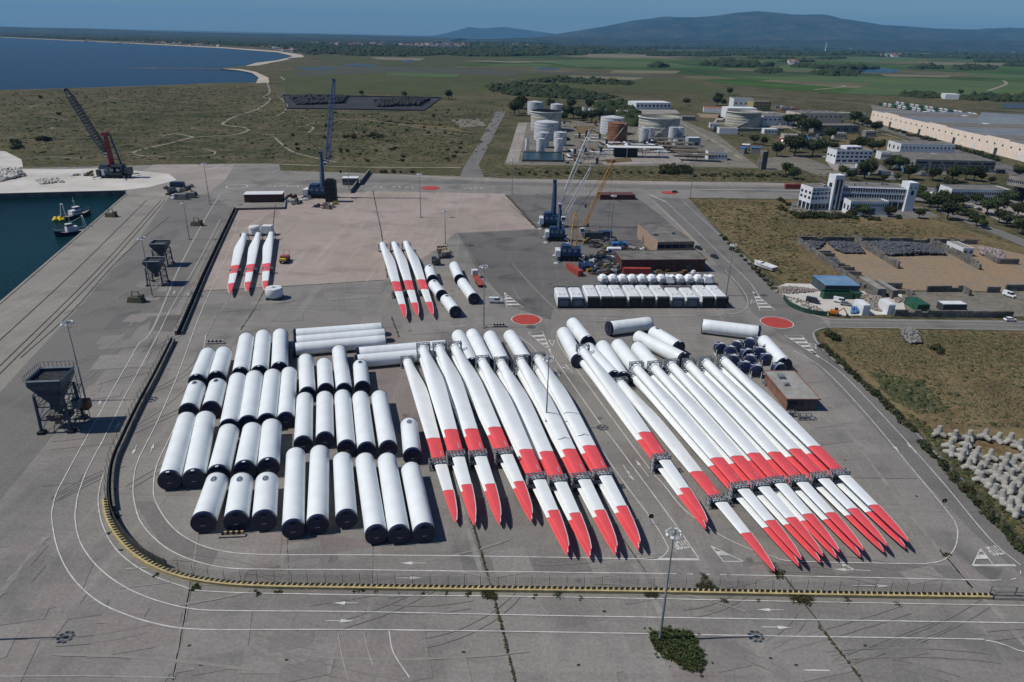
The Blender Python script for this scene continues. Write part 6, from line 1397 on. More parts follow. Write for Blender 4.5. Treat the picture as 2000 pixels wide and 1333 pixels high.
for px, h, lab in (([(1557.5, 473), (1600, 505), (1650, 541), (1688, 568)], 2.7, 'long block wall down the left side of the stone yard'), ([(1558, 472), (1668, 473), (1790, 475), (1908, 478)], 2.7, 'block wall along the back of the stone yard'),
    ([(1669, 474), (1712, 500), (1754, 526)], 3.4, 'left dividing block wall through the stone yard'), ([(1816, 478), (1868, 503), (1913, 528)], 3.4, 'right dividing block wall through the stone yard'), ([(1592, 497), (1622, 497)], 1.8, 'uppermost short block stub on the left wall'), ([(1603, 501), (1630, 502)], 1.8, 'second short block stub on the left wall'),
    ([(1627, 521), (1660, 522)], 1.8, 'third short block stub on the left wall'), ([(1637, 528), (1668, 529)], 1.8, 'fourth short block stub on the left wall'), ([(1650, 537), (1682, 539)], 1.8, 'fifth short block stub on the left wall'), ([(1661, 545), (1694, 550)], 1.8, 'lowest short block stub on the left wall'),
    ([(1677, 563), (1760, 565)], 2.7, 'block wall at the lower left opening of the stone yard'), ([(1690, 571), (1785, 576)], 1.8, 'block wall behind the lean-to shelters'), ([(1770, 576), (1787, 590)], 2.7, 'short broken block wall right of the shelters'), ([(1808, 571), (1880, 570), (1894, 579)], 2.7, 'block wall in the middle of the lower side of the stone yard'), ([(1925, 572), (1951, 572)], 2.7, 'short block wall left of the parked white van'), ([(1962, 568), (1998, 568)], 2.7, 'block wall behind the parked white van'),
    ([(1745, 618), (1860, 620), (1976, 621)], 2.7, 'lower block wall beside the side road'), ([(1915, 497), (1949, 516), (1988, 517)], 2.7, 'block wall round the pink rubble at the right'), ([(1688, 568), (1712, 590), (1742, 612)], 1.8, 'block wall between the scrap yard and the gravel yard')):
    blockwall(px, h, lab)
def heap(px, n, zmax, size, m, name, label=None, cat='stones', seed=1):
    rng = random.Random(seed); poly = W(px); sp = []
    cx = sum(p.x for p in poly) / len(poly); cy = sum(p.y for p in poly) / len(poly); md = max((p - Vector((cx, cy, 0))).length for p in poly)
    for x, y in scatter(poly, n, rng):
        q = 1 - math.hypot(x - cx, y - cy) / md; s = rng.uniform(.6, 1.3) * size; sp.append((x, y, zmax * max(0, q) * rng.uniform(.5, 1) + s * .3, s, s * rng.uniform(.6, 1), s * rng.uniform(.5, .9)))
    o = link(name, blobs(name, sp, m, 0, .25, seed)); o['kind'] = 'stuff'; return o
heap([(1672, 476), (1810, 478), (1850, 500), (1800, 500), (1740, 502), (1715, 497)], 2600, 3.0, .75, STONE, 'stone_heap', seed=2)
heap([(1615, 475), (1664, 475), (1690, 497), (1650, 497), (1630, 490)], 900, 2.5, .7, STONE, 'stone_heap', seed=3); heap([(1562, 474), (1612, 475), (1600, 487), (1588, 490)], 420, 1.8, .7, STONE, 'stone_heap', seed=4)
heap([(1606, 504), (1630, 506), (1640, 515), (1622, 515)], 200, 1.2, .6, STONE, 'stone_heap', seed=6); heap([(1912, 486), (1940, 488), (1965, 508), (1950, 512), (1912, 498)], 380, 2.5, .8, mat('pink_rubble', (.30, .25, .25), .9, var=.5, scale=.8), 'rubble_heap', seed=7)
DEBRIS = mat('mixed_debris', (.30, .28, .25), .9, c2=(.10, .08, .07), scale=1.2, c3=(.40, .33, .28), s3=2.5)
heap([(1680, 578), (1710, 578), (1730, 592), (1735, 612), (1700, 606), (1688, 590)], 1100, 2.4, .45, DEBRIS, 'rubble_heap', seed=8); heap([(1510, 562), (1545, 563), (1600, 566), (1595, 571), (1545, 575), (1512, 572)], 420, 1.0, .42, DEBRIS, 'rubble_heap', seed=9)
heap([(1745, 582), (1768, 584), (1770, 592), (1748, 592)], 160, 1.0, .4, DEBRIS, 'rubble_heap', seed=21); heap([(1520, 575), (1560, 596), (1600, 612), (1640, 616), (1600, 604), (1560, 585)], 110, .6, .4, DEBRIS, 'rubble_heap', seed=22); heap([(1662, 606), (1680, 600), (1684, 612), (1665, 615)], 70, 1.6, .7, BLUEP, 'blue_scrap_heap', seed=10); heap([(1757, 648), (1778, 642), (1790, 655), (1798, 672), (1775, 674), (1760, 662)], 420, 2.6, .6, mat('grey_rubble', (.22, .21, .20), .9, var=.5, scale=.9), 'rubble_heap', seed=11)
heap([(0, 331), (32, 331), (48, 345), (0, 356)], 500, 3.5, 1.2, DUST, 'gravel_heap', seed=12); heap([(70, 352), (110, 350), (128, 357), (80, 361)], 200, 1.0, 1.0, DUST, 'gravel_heap', seed=13); heap([(565, 190), (680, 190), (670, 203), (580, 206)], 700, 6, 3, MATS['coal_dust'], 'coal_heap', seed=14); heap([(730, 198), (840, 195), (820, 208), (740, 210)], 600, 5, 3, MATS['coal_dust'], 'coal_heap', seed=15)
t = thing('coal_yard_wall', 'dark low wall enclosing the black coal yard', 'wall', (0, 0, 0)); mb = MB(); ba = W([(552, 187), (560, 213), (828, 217), (862, 192)])
for i in range(4): p, q = ba[i], ba[(i + 1) % 4]; d = q - p; mb.box((p.x + q.x) / 2, (p.y + q.y) / 2, .8, d.length, 1, 1.6, rz=math.atan2(d.y, d.x))
mb.build('wall', DARKSTEEL, t)
# tetrapods
def tetra_mesh():
    mb = MB(); dirs = [Vector((0, 0, 1))] + [Vector((math.cos(R(a)) * .943, math.sin(R(a)) * .943, -.333)) for a in (90, 210, 330)]
    for d in dirs:
        mb.tube(Vector((0, 0, 0)), d * 2.2, 1.0, 10, r2=.66); mb.tube(d * 2.2, d * 2.36, .66, 10, r2=.48)
    return mb.mesh('tetrapod', TETRA, True)
TM = tetra_mesh()
TP = [(1833, 846), (1866, 852), (1895, 852), (1923, 853), (1949, 855), (1973, 860), (1991, 872), (1857, 868), (1889, 868), (1858, 883), (1885, 880), (1908, 884), (1878, 893), (1901, 897), (1934, 893), (1966, 900), (1977, 910), (1893, 908), (1925, 908), (1913, 920), (1944, 920), (1960, 912), (1997, 894), (1916, 935), (1952, 928), (1975, 927), (1995, 915), (1935, 945), (1962, 940), (1991, 940), (1944, 958), (1975, 955), (1999, 960), (1958, 972), (1990, 976), (1972, 986), (2004, 992), (1985, 1000), (2012, 930), (2018, 875), (2015, 900), (2020, 960)]
for i, (x, y) in enumerate(TP):
    p = at(x, y, 1.2); o = link('tetrapod', TM, None, (p.x, p.y, random.uniform(.9, 1.5))); o.rotation_euler = (random.uniform(-.16, .16), random.uniform(-.16, .16), random.uniform(0, 6.28)); s = random.uniform(.80, .90); o.scale = (s, s, s)
    tag(o, 'grey concrete tetrapod in the heap by the right road', 'tetrapod', 'concrete tetrapods')
fence(W([(1835, 838), (1900, 838), (2010, 838), (2100, 838)]), 0, 2.0, 'wire fence behind the concrete tetrapods')
fence(W([(1598, 667), (1650, 712), (1747, 802), (1800, 858), (1876, 934), (2000, 1070), (2100, 1170)]), 0, 1.3, 'low wire fence along the verge of the right hand road', post=4)

# ------------------------------------------------------------------ containers, vehicles, boats, clutter
def container(px, py, rz, m, label, L=12.2, h=2.6, z=0.0):
    p = at(px, py); t = thing('shipping_container', label, 'container', (p.x, p.y, z), rz, 'shipping containers'); mb = MB()
    for s in (-1, 1):
        n = 24
        for i in range(n): mb.box(s * 1.18 + (.03 if i % 2 else -.03), (i + .5) * L / n, h / 2, .08, L / n, h - .3)
    mb.box(0, L / 2, h - .06, 2.4, L, .12).box(0, L / 2, .1, 2.4, L, .2).box(0, L - .05, h / 2, 2.4, .1, h)
    for x in (-1.17, 1.17): mb.box(x, .08, h / 2, .14, .16, h)
    mb.build('body', m, t)
    for s in (-.57, .57): d = MB().box(s, .06, h / 2, 1.08, .08, h - .3).build('door', m, t); MB().tube((s - .3, -.02, .2), (s - .3, -.02, h - .2), .03, 4).tube((s + .3, -.02, .2), (s + .3, -.02, h - .2), .03, 4).build('locking_bar', STEEL, d)
container(1134, 541, R(22), REDC, 'red shipping container in front of the yellow crane'); container(1143, 531, R(14), NAVYB, 'left blue shipping container next to the red one', 6.1); container(1155, 531, R(12), NAVYB, 'right blue shipping container next to the red one', 6.1); container(1270, 535, R(92), REDC, 'long dark red container standing in front of the red building', 12.2)
container(1532, 369, R(-86), REDC, 'red container wagon left of the white office complex', 12.2, 3.4); container(640, 353, R(60), NAVYB, 'blue container far behind', 6) if False else None
def car(px, py, rz, m, label, kind='car', z=0.0, s=1.0):
    p = at(px, py); t = thing('parked_' + kind if kind != 'car' else 'car', label, kind, (p.x, p.y, .1), rz); t.scale = (s, s, s)
    if kind == 'car': pr = [(-2.1, .45), (2.1, .45), (2.1, .8), (1.2, .95), (-1.9, 1.0), (-2.1, .8)]; cb = [(-1.7, .95), (1.1, .95), (.45, 1.45), (-1.3, 1.48)]
    else: pr = [(-2.6, .45), (2.5, .45), (2.5, 1.0), (1.9, 1.25), (-2.6, 1.25)]; cb = [(-2.6, 1.2), (1.8, 1.2), (1.1, 2.1), (-2.55, 2.15)]
    def ext(poly, w, mm, nm, par):
        n = len(poly); mb = MB(); vs = [(x, -w, zz) for x, zz in poly] + [(x, w, zz) for x, zz in poly]
        mb.add(vs, [tuple(range(n)), tuple(range(2 * n - 1, n - 1, -1))] + [(i, n + i, n + (i + 1) % n, (i + 1) % n) for i in range(n)]); mb.f = [f for f in mb.f]; return mb.build(nm, mm, par)
    b = ext(pr, .88, m, 'body', t); ext(cb, .74, GLASS, 'windows', b); zt = cb[2][1]
    MB().box((cb[2][0] + cb[3][0]) / 2, 0, zt + .03, abs(cb[2][0] - cb[3][0]) + .1, 1.5, .08).build('roof', m, b)
    if kind == 'van': MB().box(-1.5, 0, 1.6, 2.0, 1.55, .95).build('cargo_panel', m, b)
    wm_ = MB().tube((0, -.1, 0), (0, .1, 0), .33, 12).mesh('wheel', BLACK)
    for x in (-1.35, 1.35):
        for y in (-.82, .82): link('wheel', wm_, t, (x, y, .33))
    for y in (-.6, .6): MB().box(2.11, y, .72, .05, .3, .14).build('headlight', PAINTW, t)
    return t
car(1972, 628, R(2), CARW, 'small white car driving on the side road at the right'); car(1364, 487, R(-62), CARD, 'dark car in the right yard lane, the farther one'); car(1395, 504, R(-62), CARD, 'dark car in the right yard lane, the nearer one'); car(1318, 377, R(5), CARD, 'dark car crossing the far red roundabout')
car(1640, 592, R(-30), CARW, 'white van parked by the green bin', 'van'); car(1651, 597, R(-20), CARS, 'silver car parked in front of the white van'); car(1970, 580, R(-70), CARW, 'white van parked by the block wall at the right', 'van'); car(968, 592, R(0), CARW, 'white van left of the middle roundabout, by the tower sections', 'van')
car(1587, 592, R(-35), CARD, 'dark pickup at the lower left of the scrap yard', 'van'); car(1694, 329, R(3), CARW, 'white car on the road below the stepped office')
for i, (x, y) in enumerate(((1820, 379), (1827, 375), (1834, 372), (1888, 405), (1897, 406), (1905, 408), (1912, 411))): car(x, y, R(40 + i * 7), (CARW, CARS, CARD, CARW, CARS, CARW, CARD)[i], '%s car parked %s' % (('white', 'silver', 'dark', 'white', 'silver', 'white', 'dark')[i], ('left most by the office hedge', 'second by the office hedge', 'third by the office hedge', 'at the left of the tree shaded court', 'second in the tree shaded court', 'third in the tree shaded court', 'last in the tree shaded court')[i]))
# red and yellow reach truck by the far left blades
p = at(557, 512); t = thing('terminal_tractor', 'red terminal tractor with a yellow front beside the far left blades', 'tractor', (p.x, p.y, 0), R(0))
MB().box(0, 0, 1.3, 2.8, 7.5, .5).build('chassis', DARKSTEEL, t); MB().box(0, -1.3, 2.4, 2.7, 2.6, 1.8).build('cab', REDC, t); MB().box(0, -3.0, 2.0, 2.7, 1.2, 1.1).build('front_guard', mat('bright_yellow', (.75, .55, .03), .5), t); MB().box(0, 1.6, 2.0, 2.6, 3.2, .9).build('engine_cover', REDC, t)
MB().box(0, -2.65, 2.7, 2.2, .1, .9).build('windscreen', GLASS, t); q = MB(); [q.tube((x, 2.6, 2.2), (x, 3.6, 4.4), .1, 4) for x in (-1.2, 1.2)]; q.tube((-1.2, 3.6, 4.4), (1.2, 3.6, 4.4), .1, 4); q.build('rear_frame', REDC, t)
for x in (-1.2, 1.2):
    for y in (-2.4, 2.4): MB().tube((x - .25, y, .75), (x + .25, y, .75), .75, 12).build('wheel', BLACK, t)
# counterweights / beige machine by the mast
rs = random.Random(9)
p = at(866, 500); t = thing('ballast_trailer', 'beige ballast blocks and machine on a low trailer beside the middle mast', 'trailer', (p.x, p.y, 0), R(10)); MB().box(0, 2, .8, 5, 14, .5).build('deck', DARKSTEEL, t)
for i in range(10): MB().box(rs.uniform(-1.8, 2), -4 + i * 1.3, 1.8 + rs.uniform(0, 1.2), 2.2, 1.5, 1.5 + rs.random()).build('ballast_block', mat('beige_paint', (.34, .28, .20), .7, var=.2), t)
for i in range(5):
    for x in (-2, 2): MB().tube((x - .2, -4 + i * 2.6, .5), (x + .2, -4 + i * 2.6, .5), .5, 10).build('wheel', BLACK, t)
p = at(852, 516); t = thing('engine_unit', 'dark stacked machine frames left of the beige ballast blocks', 'machinery', (p.x, p.y, 0), R(-5))
for i in range(6): MB().box(rs.uniform(-1.5, 1.5), rs.uniform(-2, 3), 1 + rs.random() * 1.4, 1.8, 2.2, 1.6).build('machine_part', DARKSTEEL, t)
p = at(938, 558); t = thing('low_trailer', 'red low loader trailer beside the far pair of tower sections', 'trailer', (p.x, p.y, 0), R(15)); MB().box(0, 4, 1.1, 2.6, 14, .35).build('deck', REDC, t); MB().box(0, 11, 2.2, 2.5, 2.4, 2.4).build('cab', PAINTW, t)
for i in range(5):
    for x in (-1.1, 1.1): MB().tube((x - .2, -2 + i * 1.4, .5), (x + .2, -2 + i * 1.4, .5), .5, 10).build('wheel', BLACK, t)
# hazard barriers
for x, y, l_, lab in ((422, 671, 5, 'red and white hazard barrier behind the second column of tower sections'), (455, 1047, 4.4, 'yellow and black hazard barrier in front of the second nearest tower section'), (976, 638, 4.2, 'orange and white hazard barrier behind the middle tower sections')):
    p = at(x, y); t = thing('hazard_barrier', lab, 'barrier', (p.x, p.y, 0), R(6)); n = 8
    for i in range(n): MB().box(-l_ / 2 + (i + .5) * l_ / n, 0, .8, l_ / n * .95, .35, .7).build('stripe', (BLACK, YELLOW)[i % 2] if y == 1047 else (RUST, PAINTW)[i % 2], t)
    MB().box(0, -.2, .25, l_ + .8, 1.0, .3).build('base', CONC, t)
# warning sign discs on the lane
for x, y, top in ((1270, 1026, 1013), (1840, 995, 981)):
    p = at(x, y); t = thing('round_sign', 'small round black sign on a thin post %s' % ('in the middle lane by the blade tips' if x < 1500 else 'beside the right hand lane'), 'sign', (p.x, p.y, 0), 0); MB().tube((0, 0, 0), (0, 0, 2.4), .05, 6).build('post', STEEL, t); MB().lathe([(.55, -.03), (.55, .03), (.001, .03)], 16, axis='y', c=(0, 0, 2.3)).build('disc', BLACK, t)
# clutter among the cranes
CL = [DARKSTEEL, RUST, STEEL, CONCD, DARKSTEEL, BLACK, mat('machine_yellow', (.28, .19, .04), .7, var=.4), DARKSTEEL, CRWHITE, RUST, CONCD, mat('dull_blue', (.03, .06, .12), .6)]; rng = random.Random(31)
regions = [([(1140, 452), (1175, 460), (1210, 470), (1180, 492), (1140, 480)], 30, 'machine part among the cranes'), ([(1150, 500), (1205, 495), (1212, 538), (1180, 540), (1150, 535)], 95, 'scrap part before the cranes'), ([(1170, 480), (1262, 482), (1262, 500), (1180, 500)], 50, 'equipment left of the orange workshop'), ([(1270, 530), (1370, 533), (1365, 540), (1270, 538)], 10, 'small item before the long red building'),
           ([(558, 384), (605, 384), (600, 402), (565, 400)], 14, 'machine part beside the walled court'), ([(612, 400), (665, 398), (660, 410), (615, 408)], 12, 'counterweight part in front of the blue harbour crane'), ([(320, 368), (380, 360), (384, 392), (330, 392)], 26, 'dock equipment at the corner of the harbour basin'), ([(140, 335), (190, 335), (185, 350), (140, 352)], 7, 'small machine on the white quay'),
           ([(560, 568), (700, 350), (705, 352), (575, 566)], 0, ''), ([(1530, 270), (1600, 266), (1600, 280), (1520, 278)], 26, 'vehicle or skip in the scrap dealer yard'), ([(1500, 205), (1560, 215), (1600, 225), (1540, 222)], 30, 'truck or machine parked behind the yellow office')]
for px, n, lab in regions:
    poly = W(px)
    for x, y in scatter(poly, n, rng):
        big = at(*px[0]).y > 600; s = 1.9 if big else 1.0; t = thing('machine_part', lab, 'equipment', (x, y, 0), rng.uniform(-.6, .6), lab + 's'); m = rng.choice(CL if not big else [CRWHITE, BLUEP, REDC, DARKSTEEL, CARS]); k = rng.randrange(3); q = MB(); l_, w_, h_ = rng.uniform(1.6, 4.5) * s, rng.uniform(1, 2) * s, rng.uniform(.8, 2.2) * s
        if k == 0:
            q.box(0, 0, h_ / 2, l_, w_, h_).box(l_ * .2, 0, h_ + .3, l_ * .4, w_ * .8, .7)
        elif k == 1:
            for a in (-1, 1):
                for b in (-1, 1): sq(q, (a * l_ / 2, b * w_ / 2, 0), (a * l_ / 2, b * w_ / 2, h_), .1)
                sq(q, (-l_ / 2, a * w_ / 2, h_), (l_ / 2, a * w_ / 2, h_), .1); sq(q, (-l_ / 2, a * w_ / 2, .2), (l_ / 2, a * w_ / 2, h_), .08)
            q.box(0, 0, h_ * .4, l_ * .6, w_ * .6, h_ * .5)
        else: q.lathe([(w_ * .6, 0), (w_ * .65, h_ * .5), (w_ * .4, h_), (.001, h_)], 10).box(l_ * .3, 0, .4, l_ * .8, .4, .5)
        q.build('body', m, t); MB().box(0, 0, .12, l_ * .9, w_ * 1.1, .2).build('skid', DARKSTEEL, t)
for x, y, w_, m, lab in ((345, 367, 9, NAVYB, 'long blue machine boom lying at the basin corner'), (352, 391, 7, PAINTG, 'grey silo unit near the basin corner'), (368, 388, 7, PAINTG, 'second grey silo unit near the basin corner'), (1160, 468, 10, DARKSTEEL, 'dark long crane counterweight frame behind the cranes'), (1207, 489, 6, BLUEP, 'blue truck body left of the orange workshop'), (1216, 488, 4, BLUEP, 'bright blue box beside the blue truck body'), (1200, 500, 7, PAINTW, 'white truck body in front of the blue one'), (1185, 466, 6, CRBLUE, 'blue box behind the white machine parts')):
    p = at(x, y); t = thing('equipment_unit', lab, 'equipment', (p.x, p.y, 0), R(3)); MB().box(0, 2, 1.9, w_, 3.4, 3.0, taper=.92).build('body', m, t); MB().box(0, 2, .25, w_ * 1.05, 3, .4).build('skid', DARKSTEEL, t); MB().box(-w_ * .3, .4, 2.2, w_ * .2, .1, 1).build('door', DARKSTEEL, t)
for x, y, lab in ((267, 590, 'old dark excavator bucket machine on the quay below the small hoppers'), (385, 441, 'dark brown grab standing by the quay road'), (218, 424, 'rusty mooring gear on the quay edge')):
    p = at(x, y); t = thing('grab_bucket', lab, 'grab', (p.x, p.y, 0), R(-4)); MB().box(0, 0, 1.1, 6, 3.2, 2, taper=.8).build('bucket', mat('drab_olive', (.085, .08, .05), .7, var=.3), t); q = MB()
    for a in (-1, 1): sq(q, (a * 1.5, 0, 2), (a * 1.2, 0, 4.2), .15)
    sq(q, (-1.2, 0, 4.2), (1.2, 0, 4.2), .15); q.box(2.2, 0, 2.4, 1.4, 2, 1.2); q.build('frame', MATS['drab_olive'], t)
# bus rows on the far estate
for r_ in range(2):
    for i in range(17):
        x, y = 1718 + i * 9.4 + r_ * 34, 206.5 + i * 1.45 + r_ * 1.5 - r_ * 3; p = at(x, y); t = thing('parked_bus', 'white and green bus parked in the long rows behind the warehouse', 'bus', (p.x, p.y, 0), R(70), 'buses parked behind the warehouse'); MB().box(0, 0, 2.6, 15, 3.4, 4.0).build('body', PAINTW if (i + r_) % 3 else GREENB, t); MB().box(0, 0, 2.9, 14.8, 3.5, 1.3).build('windows', GLASS, t); MB().box(0, 0, .5, 12, 3, 1).build('wheels', BLACK, t)
# boats
def boat(px, py, L, rz, hull, sup, label, kind):
    p = at(px, py, -3.0); t = thing('boat', label, 'boat', (p.x, p.y, -3.0), rz, None); W2 = L * .16; st = [(-.5, .8, 1.9), (-.3, 1, 1.6), (0, 1.05, 1.6), (.25, .85, 2.0), (.42, .42, 2.6), (.5, .03, 3.1)]; mb = MB(); vs = []
    for u, w_, z in st: vs += [(u * L, -w_ * W2, z), (u * L * .97, -w_ * W2 * .6, -.3), (u * L * .95, 0, -.6), (u * L * .97, w_ * W2 * .6, -.3), (u * L, w_ * W2, z)]
    n = len(st); fs = [(k * 5 + i, k * 5 + i + 1, (k + 1) * 5 + i + 1, (k + 1) * 5 + i) for k in range(n - 1) for i in range(4)] + [(4, 3, 2, 1, 0)]
    mb.add(vs, fs).build('hull', hull, t); d = MB(); d.add([(u * L, s * w_ * W2 * .97, z - .5) for u, w_, z in st for s in (-1, 1)], [(2 * k, 2 * k + 2, 2 * k + 3, 2 * k + 1) for k in range(n - 1)]); d.build('deck', CONC, t)
    c = MB().box(-.02 * L, 0, 2.8, L * .34, W2 * 1.3, 2.4, taper=.95).box(.04 * L, 0, 4.8, L * .2, W2 * 1.0, 1.8, taper=.9).build('wheelhouse', sup, t)
    for i in range(5): MB().box(-.1 * L + i * L * .05, -W2 * .66, 3.0, L * .03, .1, .7).build('window', GLASS, c)
    MB().box(.04 * L, 0, 4.9, L * .205, W2 * 1.02, .7).build('window', GLASS, c)
    q = MB(); q.tube((0, 0, 5.5), (0, 0, 11), .12, 5).tube((0, -1, 9), (0, 1, 9), .07, 4)
    if kind: q.tube((-.42 * L, -W2 * .8, 1.8), (-.40 * L, -W2 * .3, 8.5), .22, 5).tube((-.42 * L, W2 * .8, 1.8), (-.40 * L, W2 * .3, 8.5), .22, 5).tube((-.40 * L, -W2 * .4, 8.5), (-.40 * L, W2 * .4, 8.5), .22, 5).tube((-.4 * L, 0, 8.4), (0, 0, 6), .06, 3)
    q.build('mast', CRWHITE, t); q = MB()
    for s in (-1, 1):
        for k in range(n - 1): (u, w_, z), (u2, w2, z2) = st[k], st[k + 1]; q.tube((u * L, s * w_ * W2, z + .8), (u2 * L, s * w2 * W2, z2 + .8), .05, 3); q.tube((u * L, s * w_ * W2, z), (u * L, s * w_ * W2, z + .8), .04, 3)
    q.build('railing', CRWHITE, t); return t
boat(141, 458, 16, R(230), NAVYB, CRWHITE, 'white fishing boat with an A frame moored stern first at the quay', 1)
t = boat(150, 424, 17.5, R(65), mat('boat_green', (.02, .07, .05), .5), PAINTW, 'work boat with yellow gear on deck behind the white fishing boat', 1)
for i in range(8): MB().lathe([(.9, 0), (1.1, .6), (.6, 1.3), (.001, 1.4)], 8, c=(-9 - (i % 3) * 1.7, -2 + (i % 4) * 1.4, .2 + .6 * (i > 4))).build('float', mat('bright_yellow', (.75, .55, .03)), t)
p = at(1492, 525); t = thing('motor_boat', 'white motor boat lying on the grass of the right field', 'boat', (p.x, p.y, .6), R(122)); L = 11.5; st = [(-.5, .9, 1.2), (-.2, 1, 1.3), (.1, .95, 1.4), (.32, .6, 1.5), (.5, .03, 1.7)]; mb = MB(); vs = []
for u, w_, z in st: vs += [(u * L, -w_ * 2.3, z * 1.3), (u * L * .98, -w_ * 1.6, .1), (u * L * .9, 0, -.4), (u * L * .98, w_ * 1.6, .1), (u * L, w_ * 2.3, z * 1.3)]
mb.add(vs, [(k * 5 + i, k * 5 + i + 1, (k + 1) * 5 + i + 1, (k + 1) * 5 + i) for k in range(4) for i in range(4)] + [(4, 3, 2, 1, 0)]).build('hull', CARW, t)
d = MB(); d.add([(u * L, s * w_ * 2.2, z * 1.3 - .15) for u, w_, z in st for s in (-1, 1)], [(2 * k, 2 * k + 2, 2 * k + 3, 2 * k + 1) for k in range(4)]); d.build('deck', PAINTW, t); MB().box(-1.2, 0, 1.25, 4.2, 2.2, .3).build('cockpit', BLACK, t); MB().box(1.2, 0, 1.7, .4, 2.4, .8).build('windscreen', GLASS, t); MB().box(-5.6, 0, .8, .5, 3.2, .8).build('stern_panel', mat('stern_pink', (.45, .2, .2), .6), t); MB().box(0, 0, -.3, 5, 1.6, .5).build('trailer', DARKSTEEL, t)
# green bin and orange digger in the scrap yard
p = at(1636, 585); t = thing('waste_container', 'large green waste container in front of the blue roofed workshop', 'skip', (p.x, p.y, 0), R(2)); q = MB()
for a, b, c_, s_ in ((-6, 0, .2, 3), (6, 0, .2, 3)): q.box(a, 1.5, 1.5, .2, 3, 3)
q.box(0, 0, 1.5, 12, .2, 3).box(0, 3, 1.5, 12, .2, 3).box(0, 1.5, .2, 12, 3, .3); q.build('body', GREENB, t); rb = MB()
for i in range(9): rb.box(-5.4 + i * 1.35, -.15, 1.5, .15, .12, 2.8)
rb.build('rib', GREENB, t); MB().box(8, 1, 1.5, 2.4, 2.2, 2.4).build('cab', GREENB, t)
p = at(1628, 616); t = thing('digger', 'small orange digger at the lower edge of the scrap yard', 'digger', (p.x, p.y, 0), R(-20)); ORG = mat('digger_orange', (.55, .18, .03), .5); MB().box(0, 0, .5, 3.6, 2.6, .8).build('track', BLACK, t); MB().box(0, 0, 1.5, 2.8, 2.2, 1.2).build('house', ORG, t); MB().tube((1.2, 0, 1.6), (3, 0, 3.4), .25, 5).tube((3, 0, 3.4), (4.6, 0, 1.2), .2, 5).build('arm', ORG, t); MB().box(4.7, 0, .7, .8, 1.2, .8).build('bucket', DARKSTEEL, t); MB().box(.6, .4, 2.4, 1.2, 1.2, .9).build('cab', GLASS, t)
MB().box(0, 0, 0, .1, .1, .1) 
t = thing('green_hedge_wall', 'dark green netted fence curving round the corner of the scrap yard', 'fence', (0, 0, 0)); P = smoothline(W([(1530, 584), (1541, 598), (1565, 609), (1590, 615), (1615, 618)]), 4); wallrun(P, .3, 0, 1.8, 'netting', mat('green_net', (.015, .05, .035), .8, var=.3), t)
for p in P[::3]: MB().tube((p.x, p.y, 0), (p.x, p.y, 2), .08, 5).build('post', STEEL, t)

# ------------------------------------------------------------------ vegetation
def crown_lobes(rng, r, h, z0, k=7, flat=.55):
    L = [(0, 0, z0 + h * .5, r * .75, r * .75, h * .42)]
    for i in range(k):
        a = rng.uniform(0, 6.28); q = rng.uniform(.35, .75) * r; L.append((q * math.cos(a), q * math.sin(a), z0 + h * rng.uniform(.3, .8), r * rng.uniform(.28, .5), r * rng.uniform(.28, .5), h * rng.uniform(.18, .34)))
    return L
TV = []
for i in range(4):
    rng = random.Random(100 + i); h = 5.2; L = crown_lobes(rng, 3.0, 4.0, 1.6, 8); cm = leafcloud('crown', L, 1100, .30, LEAF, 20 + i)
    tk = MB().tube((0, 0, -.1), (.1, 0, 1.8), .22, 7, r2=.16)
    for q in range(4): a = q * 1.6 + i; tk.tube((.1, 0, 1.6), (1.5 * math.cos(a), 1.5 * math.sin(a), 3.4), .12, 5, r2=.04)
    TV.append((cm, tk.mesh('trunk', BARK)))
BV = [leafcloud('shrub', crown_lobes(random.Random(60 + i), 1.6, 2.0, -.2, 6), 260, .26, m, 40 + i) for i, m in enumerate((SHRUB, LEAF, SHRUB))]
def tree(px, py, w, label, group):
    p = at(px, py); cm, tk = random.choice(TV); s = w / 4.7; t = thing('tree', label, 'tree', (p.x, p.y, 0), random.uniform(0, 6.28), group); t.scale = (s * random.uniform(.9, 1.15), s * random.uniform(.9, 1.1), s * random.uniform(.85, 1.1))
    link('trunk', tk, t); link('crown', cm, t)
def shrubs(pts, w, label, group):
    for x, y in pts:
        p = at(x, y); s = w / 3.2 * random.uniform(.75, 1.3); o = link('shrub', random.choice(BV), None, (p.x, p.y, 0), random.uniform(0, 6.28), (s, s, s * random.uniform(.7, 1.1))); tag(o, label, 'shrub', group)
for px, py, w in ((1685, 424, 7), (1736, 424, 6), (1794, 427, 5), (1849, 429, 9), (1830, 412, 9), (1784, 394, 7), (1803, 398, 7), (1837, 383, 7), (1851, 373, 8), (1863, 405, 8), (1815, 405, 7), (1795, 382, 6), (1838, 396, 7)): tree(px, py, w, 'dark round tree at the right end of the white office', 'trees round the white office complex')
for px, py, w in ((1926, 420, 10), (1947, 416, 10), (1966, 402, 9), (1964, 443, 8), (1892, 433, 7), (1906, 442, 6), (1995, 459, 10), (1905, 400, 7), (1880, 402, 6), (1950, 436, 7), (1985, 425, 8), (1930, 395, 6), (2004, 430, 9), (1870, 420, 6), (1918, 447, 5)): tree(px, py, w, 'dark pine in the office grounds at the right edge', 'pines in the office grounds')
for px, py, w in ((1688, 350, 12), (1662, 352, 8), (1549, 350, 9), (1534, 342, 8), (1726, 354, 5), (1750, 354, 5), (1774, 351, 10), (1820, 353, 10), (1858, 356, 10), (1885, 352, 9), (1902, 354, 10), (1916, 355, 6), (1935, 359, 5), (1988, 348, 8), (1796, 377, 5), (1737, 332, 10), (1756, 334, 11), (1745, 324, 8), (1644, 344, 7), (1700, 342, 8)): tree(px, py, w, 'round tree between the boulevard and the warehouses', 'trees behind the boulevard')
